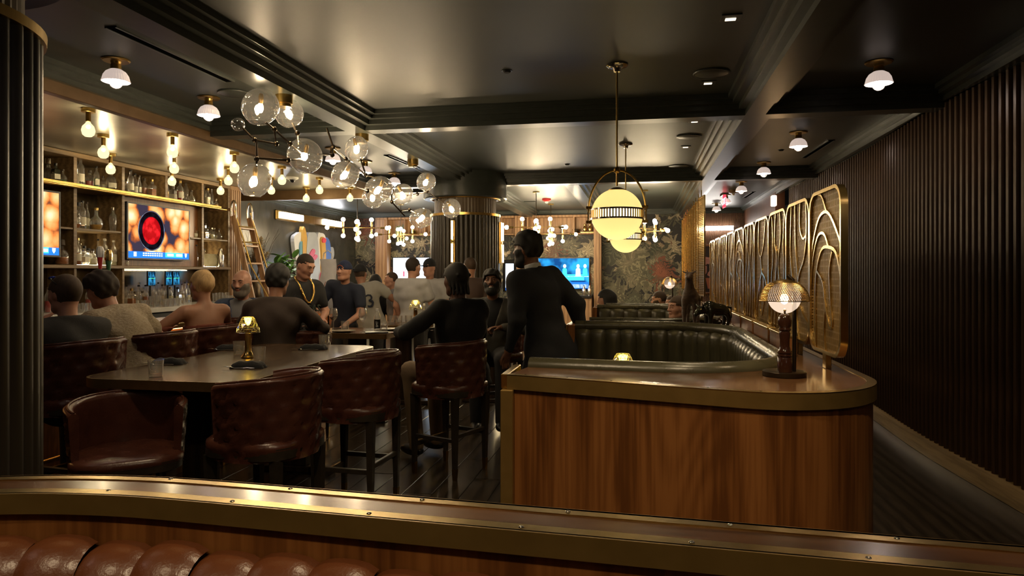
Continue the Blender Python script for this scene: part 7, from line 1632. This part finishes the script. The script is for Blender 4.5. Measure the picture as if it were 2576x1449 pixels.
# 10 man in profile
x, y = place(984, 9.7); person('man in a grey polo in profile between the jersey and the white shirt', x, y, 110, 'stand', tgt=(984, 683), s=.905, lean=5, head=(0, 0, 0), skin='light', top='c_grey', sleeve='short', hair='h_brown', style='fade', face=True, fat=1.05)
# 11 man in white shirt, back
x, y = place(1036, 8.8); person('man in a white short-sleeved shirt seen from behind before the white television', x, y, -16, 'stand', tgt=(1040, 647), s=.96, head=(-16, 0, 0), arms={1: ((.27, .06, 1.16), (.26, .28, 1.10))}, skin='light', top='c_white', sleeve='short', hair='h_dark', style='short', hem=-.14, fat=1.04)
# 12 man in dark cap and white tee
x, y = place(1081, 9.35); d = person('man in a dark baseball cap and white T-shirt facing the camera', x, y, 196, 'stand', tgt=(1080, 650), s=.945, head=(-36, 0, 0), skin='light', top='c_white', sleeve='short', style='cap', hair='h_dark', face=True, hem=-.14); cap(d, 'c_black')
# 13 man by the column
x, y = place(1181, 8.85); person('man in a brown jacket standing with his back to us at the column', x, y, 28, 'stand', tgt=(1182, 646), s=.955, head=(16, 0, 0), skin='light', top='c_jacketbr', hair='h_brown', style='fade', hem=-.16, extra={'topname': 'jacket'})
# 14 man in black jacket, near
x, y = place(1128, 5.5); person('man with braided hair in a black jacket seen from behind, largest seated guest', x - .05, y, 64, tgt=(1147, 661), seat=.70, s=1.05, lean=5, twist=-18, head=(-10, -4, 0), arms={-1: ((-.36, .18, 1.02), (-.24, .44, .98)), 1: ((.32, .10, .96), (.16, .36, .98))}, skin='deep', top='c_black', hair='h_black', style='braids', hem=-.12, legs='c_tan', extra={'topname': 'jacket'}, fat=1.14)
# 15 laughing man
x, y = place(1240, 6.95); person('laughing bearded man in a grey blazer sitting sideways and looking up', x, y, 186, tgt=(1238, 679), seat=.72, s=1.0, lean=2, head=(-2, 14, 4), arms={-1: ((-.30, .10, 1.02), (-.06, .26, .98)), 1: ((.30, .12, 1.02), (.02, .30, .96))}, skin='brown', top='c_blazer', hair='h_black', style='full', beard='h_black', face=True, hands=True, extra={'open': .30, 'vz': .16, 'under': 'c_black', 'topname': 'blazer', 'grin': 1})
# 16 tuxedoed man
x, y = place(1362, 5.35); d = person('tall man in a dark tuxedo standing in the aisle and looking away', x, y, 54, 'stand', tgt=(1327, 584), s=1.035, lean=13, tilt=-5, head=(22, -2, 0), arms={-1: ((-.27, .06, 1.14), (-.27, .14, .90)), 1: ((.26, -.10, 1.14), (.28, -.10, .88))}, skin='brown', top='c_tuxedo', hair='h_black', style='full', beard='h_black', hem=-.20, hands=True, legs='c_tuxedo', extra={'topname': 'tuxedo_jacket'}, legpose={-1: ((-.09, .0, .91), (-.12, .14, .50), (-.12, .02, .08)), 1: ((.09, 0, .91), (.12, .02, .50), (.12, -.16, .10))}, fat=1.06)
nb, up = d['nb'], d['up']; f = Field(nb - .12, nb + .14, .009); f.cone(nb - up * .02, nb + up * .085, .066, .062, .02); f.clip(lambda X, Y, Z: np.abs((X - nb[0]) * up[0] + (Y - nb[1]) * up[1] + (Z - nb[2]) * up[2] - .042) - .022); link('shirt_collar', f.mesh('shirt_collar'), pr('white_collar', (.6, .6, .6), .6, c2=(.65, .65, .65)), d['o'])
T = d['T']; bt = MB()
for q in (-1, 1): bt.sphere(T(.03 * q, .085, .50), .022, 10, 6, (1.3, .6, .9))
bt.obj('bow_tie', 'c_black', d['o'], 60)
# 17 woman in the third booth
x, y = place(1522, 9.0); person('woman with long black hair leaning forward in the far booth', x + .05, y, 70, tgt=(1524, 728), seat=.50, s=1.0, lean=16, head=(20, -10, 0), skin='tan', top='c_rust', sleeve='none', neck=.42, hair='h_black', style='long', arms={-1: ((-.28, .20, .80), (-.1, .42, .80))})
# 18 man in glasses
x, y = place(1658, 9.9); d = person('man with glasses and beard in a dark green shirt in the far booth', x, y, 82, tgt=(1658, 731), seat=.48, lean=6, head=(6, -8, 0), skin='light', top='c_green', hair='h_brown', style='thin', beard='h_brown', face=True); H = d['H']
for q in (-1, 1): MB().tube([H(.031 * q + .021 * math.cos(a), .103, .012 + .017 * math.sin(a)) for a in [2 * PI * i / 14 for i in range(14)]], .0016, 5, closed=True).obj('eyeglass_rim', 'black', d['o']); MB().tube([H(.052 * q, .10, .014), H(.078 * q, .0, .014)], .0016, 5).obj('eyeglass_temple', 'black', d['o'])
# 19 smiling man in the second booth
x, y = place(1706, 7.45); person('smiling man in a light blue shirt leaning behind the figurines', x, y, 118, tgt=(1704, 743), seat=.46, s=1.02, lean=4, tilt=-6, head=(4, 0, 0), skin='light', top='c_ltblue', hair='h_brown', style='short', face=True)
x, y = place(1686, 10.35); person('blurred man with light skin seated at the back of the far booth', x, y, 150, tgt=(1688, 742), seat=.48, s=.95, skin='light', top='c_tan', hair='h_brown', style='thin')
# ================================================================ ANIMAL FIGURINES
def animal(name, label, loc, rz, build, lo, hi, h, mat, s=1.0):
    o = thing(name, label, 'figurine', loc, math.radians(rz)); o.scale = (s,) * 3; f = Field(np.array(lo), np.array(hi), h); build(f); link('carved_body', f.mesh('carved_body'), mat, o); return o
def giraffe(f):   # faces +Y
    f.ell((0, 0, .22), (.055, .095, .062), .03); f.ell((0, .06, .235), (.05, .05, .06), .03); f.ell((0, -.07, .225), (.048, .05, .055), .03)
    f.cone((0, .075, .25), (0, .10, .375), .042, .026, .03); f.cone((0, .10, .385), (0, .165, .375), .027, .017, .015); f.ell((0, .105, .395), (.026, .03, .024), .015)
    for sx in (-1, 1):
        f.cone((.035 * sx, .075, .20), (.04 * sx, .08, .10), .028, .018, .02); f.cone((.04 * sx, .08, .10), (.04 * sx, .085, .012), .017, .013, .015); f.ell((.04 * sx, .092, .011), (.016, .022, .011), .01)
        f.cone((.035 * sx, -.08, .20), (.04 * sx, -.105, .11), .032, .018, .02); f.cone((.04 * sx, -.105, .11), (.04 * sx, -.09, .012), .016, .013, .015); f.ell((.04 * sx, -.083, .011), (.016, .022, .011), .01)
        f.cone((.018 * sx, .095, .41), (.05 * sx, .085, .425), .010, .006, .008); f.cone((.012 * sx, .09, .41), (.022 * sx, .06, .435), .007, .005, .006); f.cone((.022 * sx, .06, .435), (.03 * sx, .03, .42), .005, .004, .005)
    f.cone((0, -.115, .24), (0, -.135, .13), .010, .007, .01)
M['carved'] = pr('carved_brown_wood', (.055, .03, .016), .5, c2=(.09, .05, .028), scale=8, stretch=(1, 1, 8), bump=.5, bscale=30)
M['ebony'] = pr('polished_ebony', (.012, .012, .008), .15, c2=(.02, .02, .012))
q = onz(1748, 828, ZT); a = animal('long_necked_figurine', 'carved brown long-necked horned animal figurine on the booth divider', (q.x, 5.55, ZT), 168, giraffe, (-.09, -.17, -.005), (.09, .22, .46), .008, 'carved', .98)
MB().bbox(-.056, .056, -.012, .04, .285, .292, .002).obj('body_band', 'brassd', a)
for sx in (-1, 1): MB().sphere((.021 * sx, .125, .395), .0045, 8, 6).obj('eye', 'black', a)
def bull(f):
    f.ell((0, 0, .115), (.042, .085, .045), .03); f.ell((0, .055, .13), (.042, .045, .048), .03); f.ell((0, .115, .115), (.026, .032, .027), .02); f.cone((0, .125, .11), (0, .155, .085), .022, .015, .012)
    for sx in (-1, 1):
        f.cone((.022 * sx, .115, .135), (.05 * sx, .125, .145), .008, .006, .008); f.cone((.05 * sx, .125, .145), (.055 * sx, .14, .17), .006, .003, .005)
        f.cone((.028 * sx, .06, .10), (.028 * sx, .065, .01), .02, .012, .02); f.cone((.028 * sx, -.06, .10), (.028 * sx, -.075, .055), .022, .014, .02); f.cone((.028 * sx, -.075, .055), (.028 * sx, -.065, .01), .013, .011, .01)
    f.cone((0, -.08, .135), (0, -.105, .13), .007, .006, .006); f.cone((0, -.105, .13), (0, -.108, .06), .006, .005, .006)
q = onz(1822, 830, ZT); a = animal('bull_figurine', 'glossy dark bull figurine beside the long-necked animal', (q.x - .02, 5.42, ZT), 112, bull, (-.08, -.13, -.003), (.08, .18, .20), .006, 'ebony', 1.1)
for sx in (-1, 1): MB().sphere((.024 * sx, .128, .122), .004, 8, 6).obj('eye', 'gold', a)
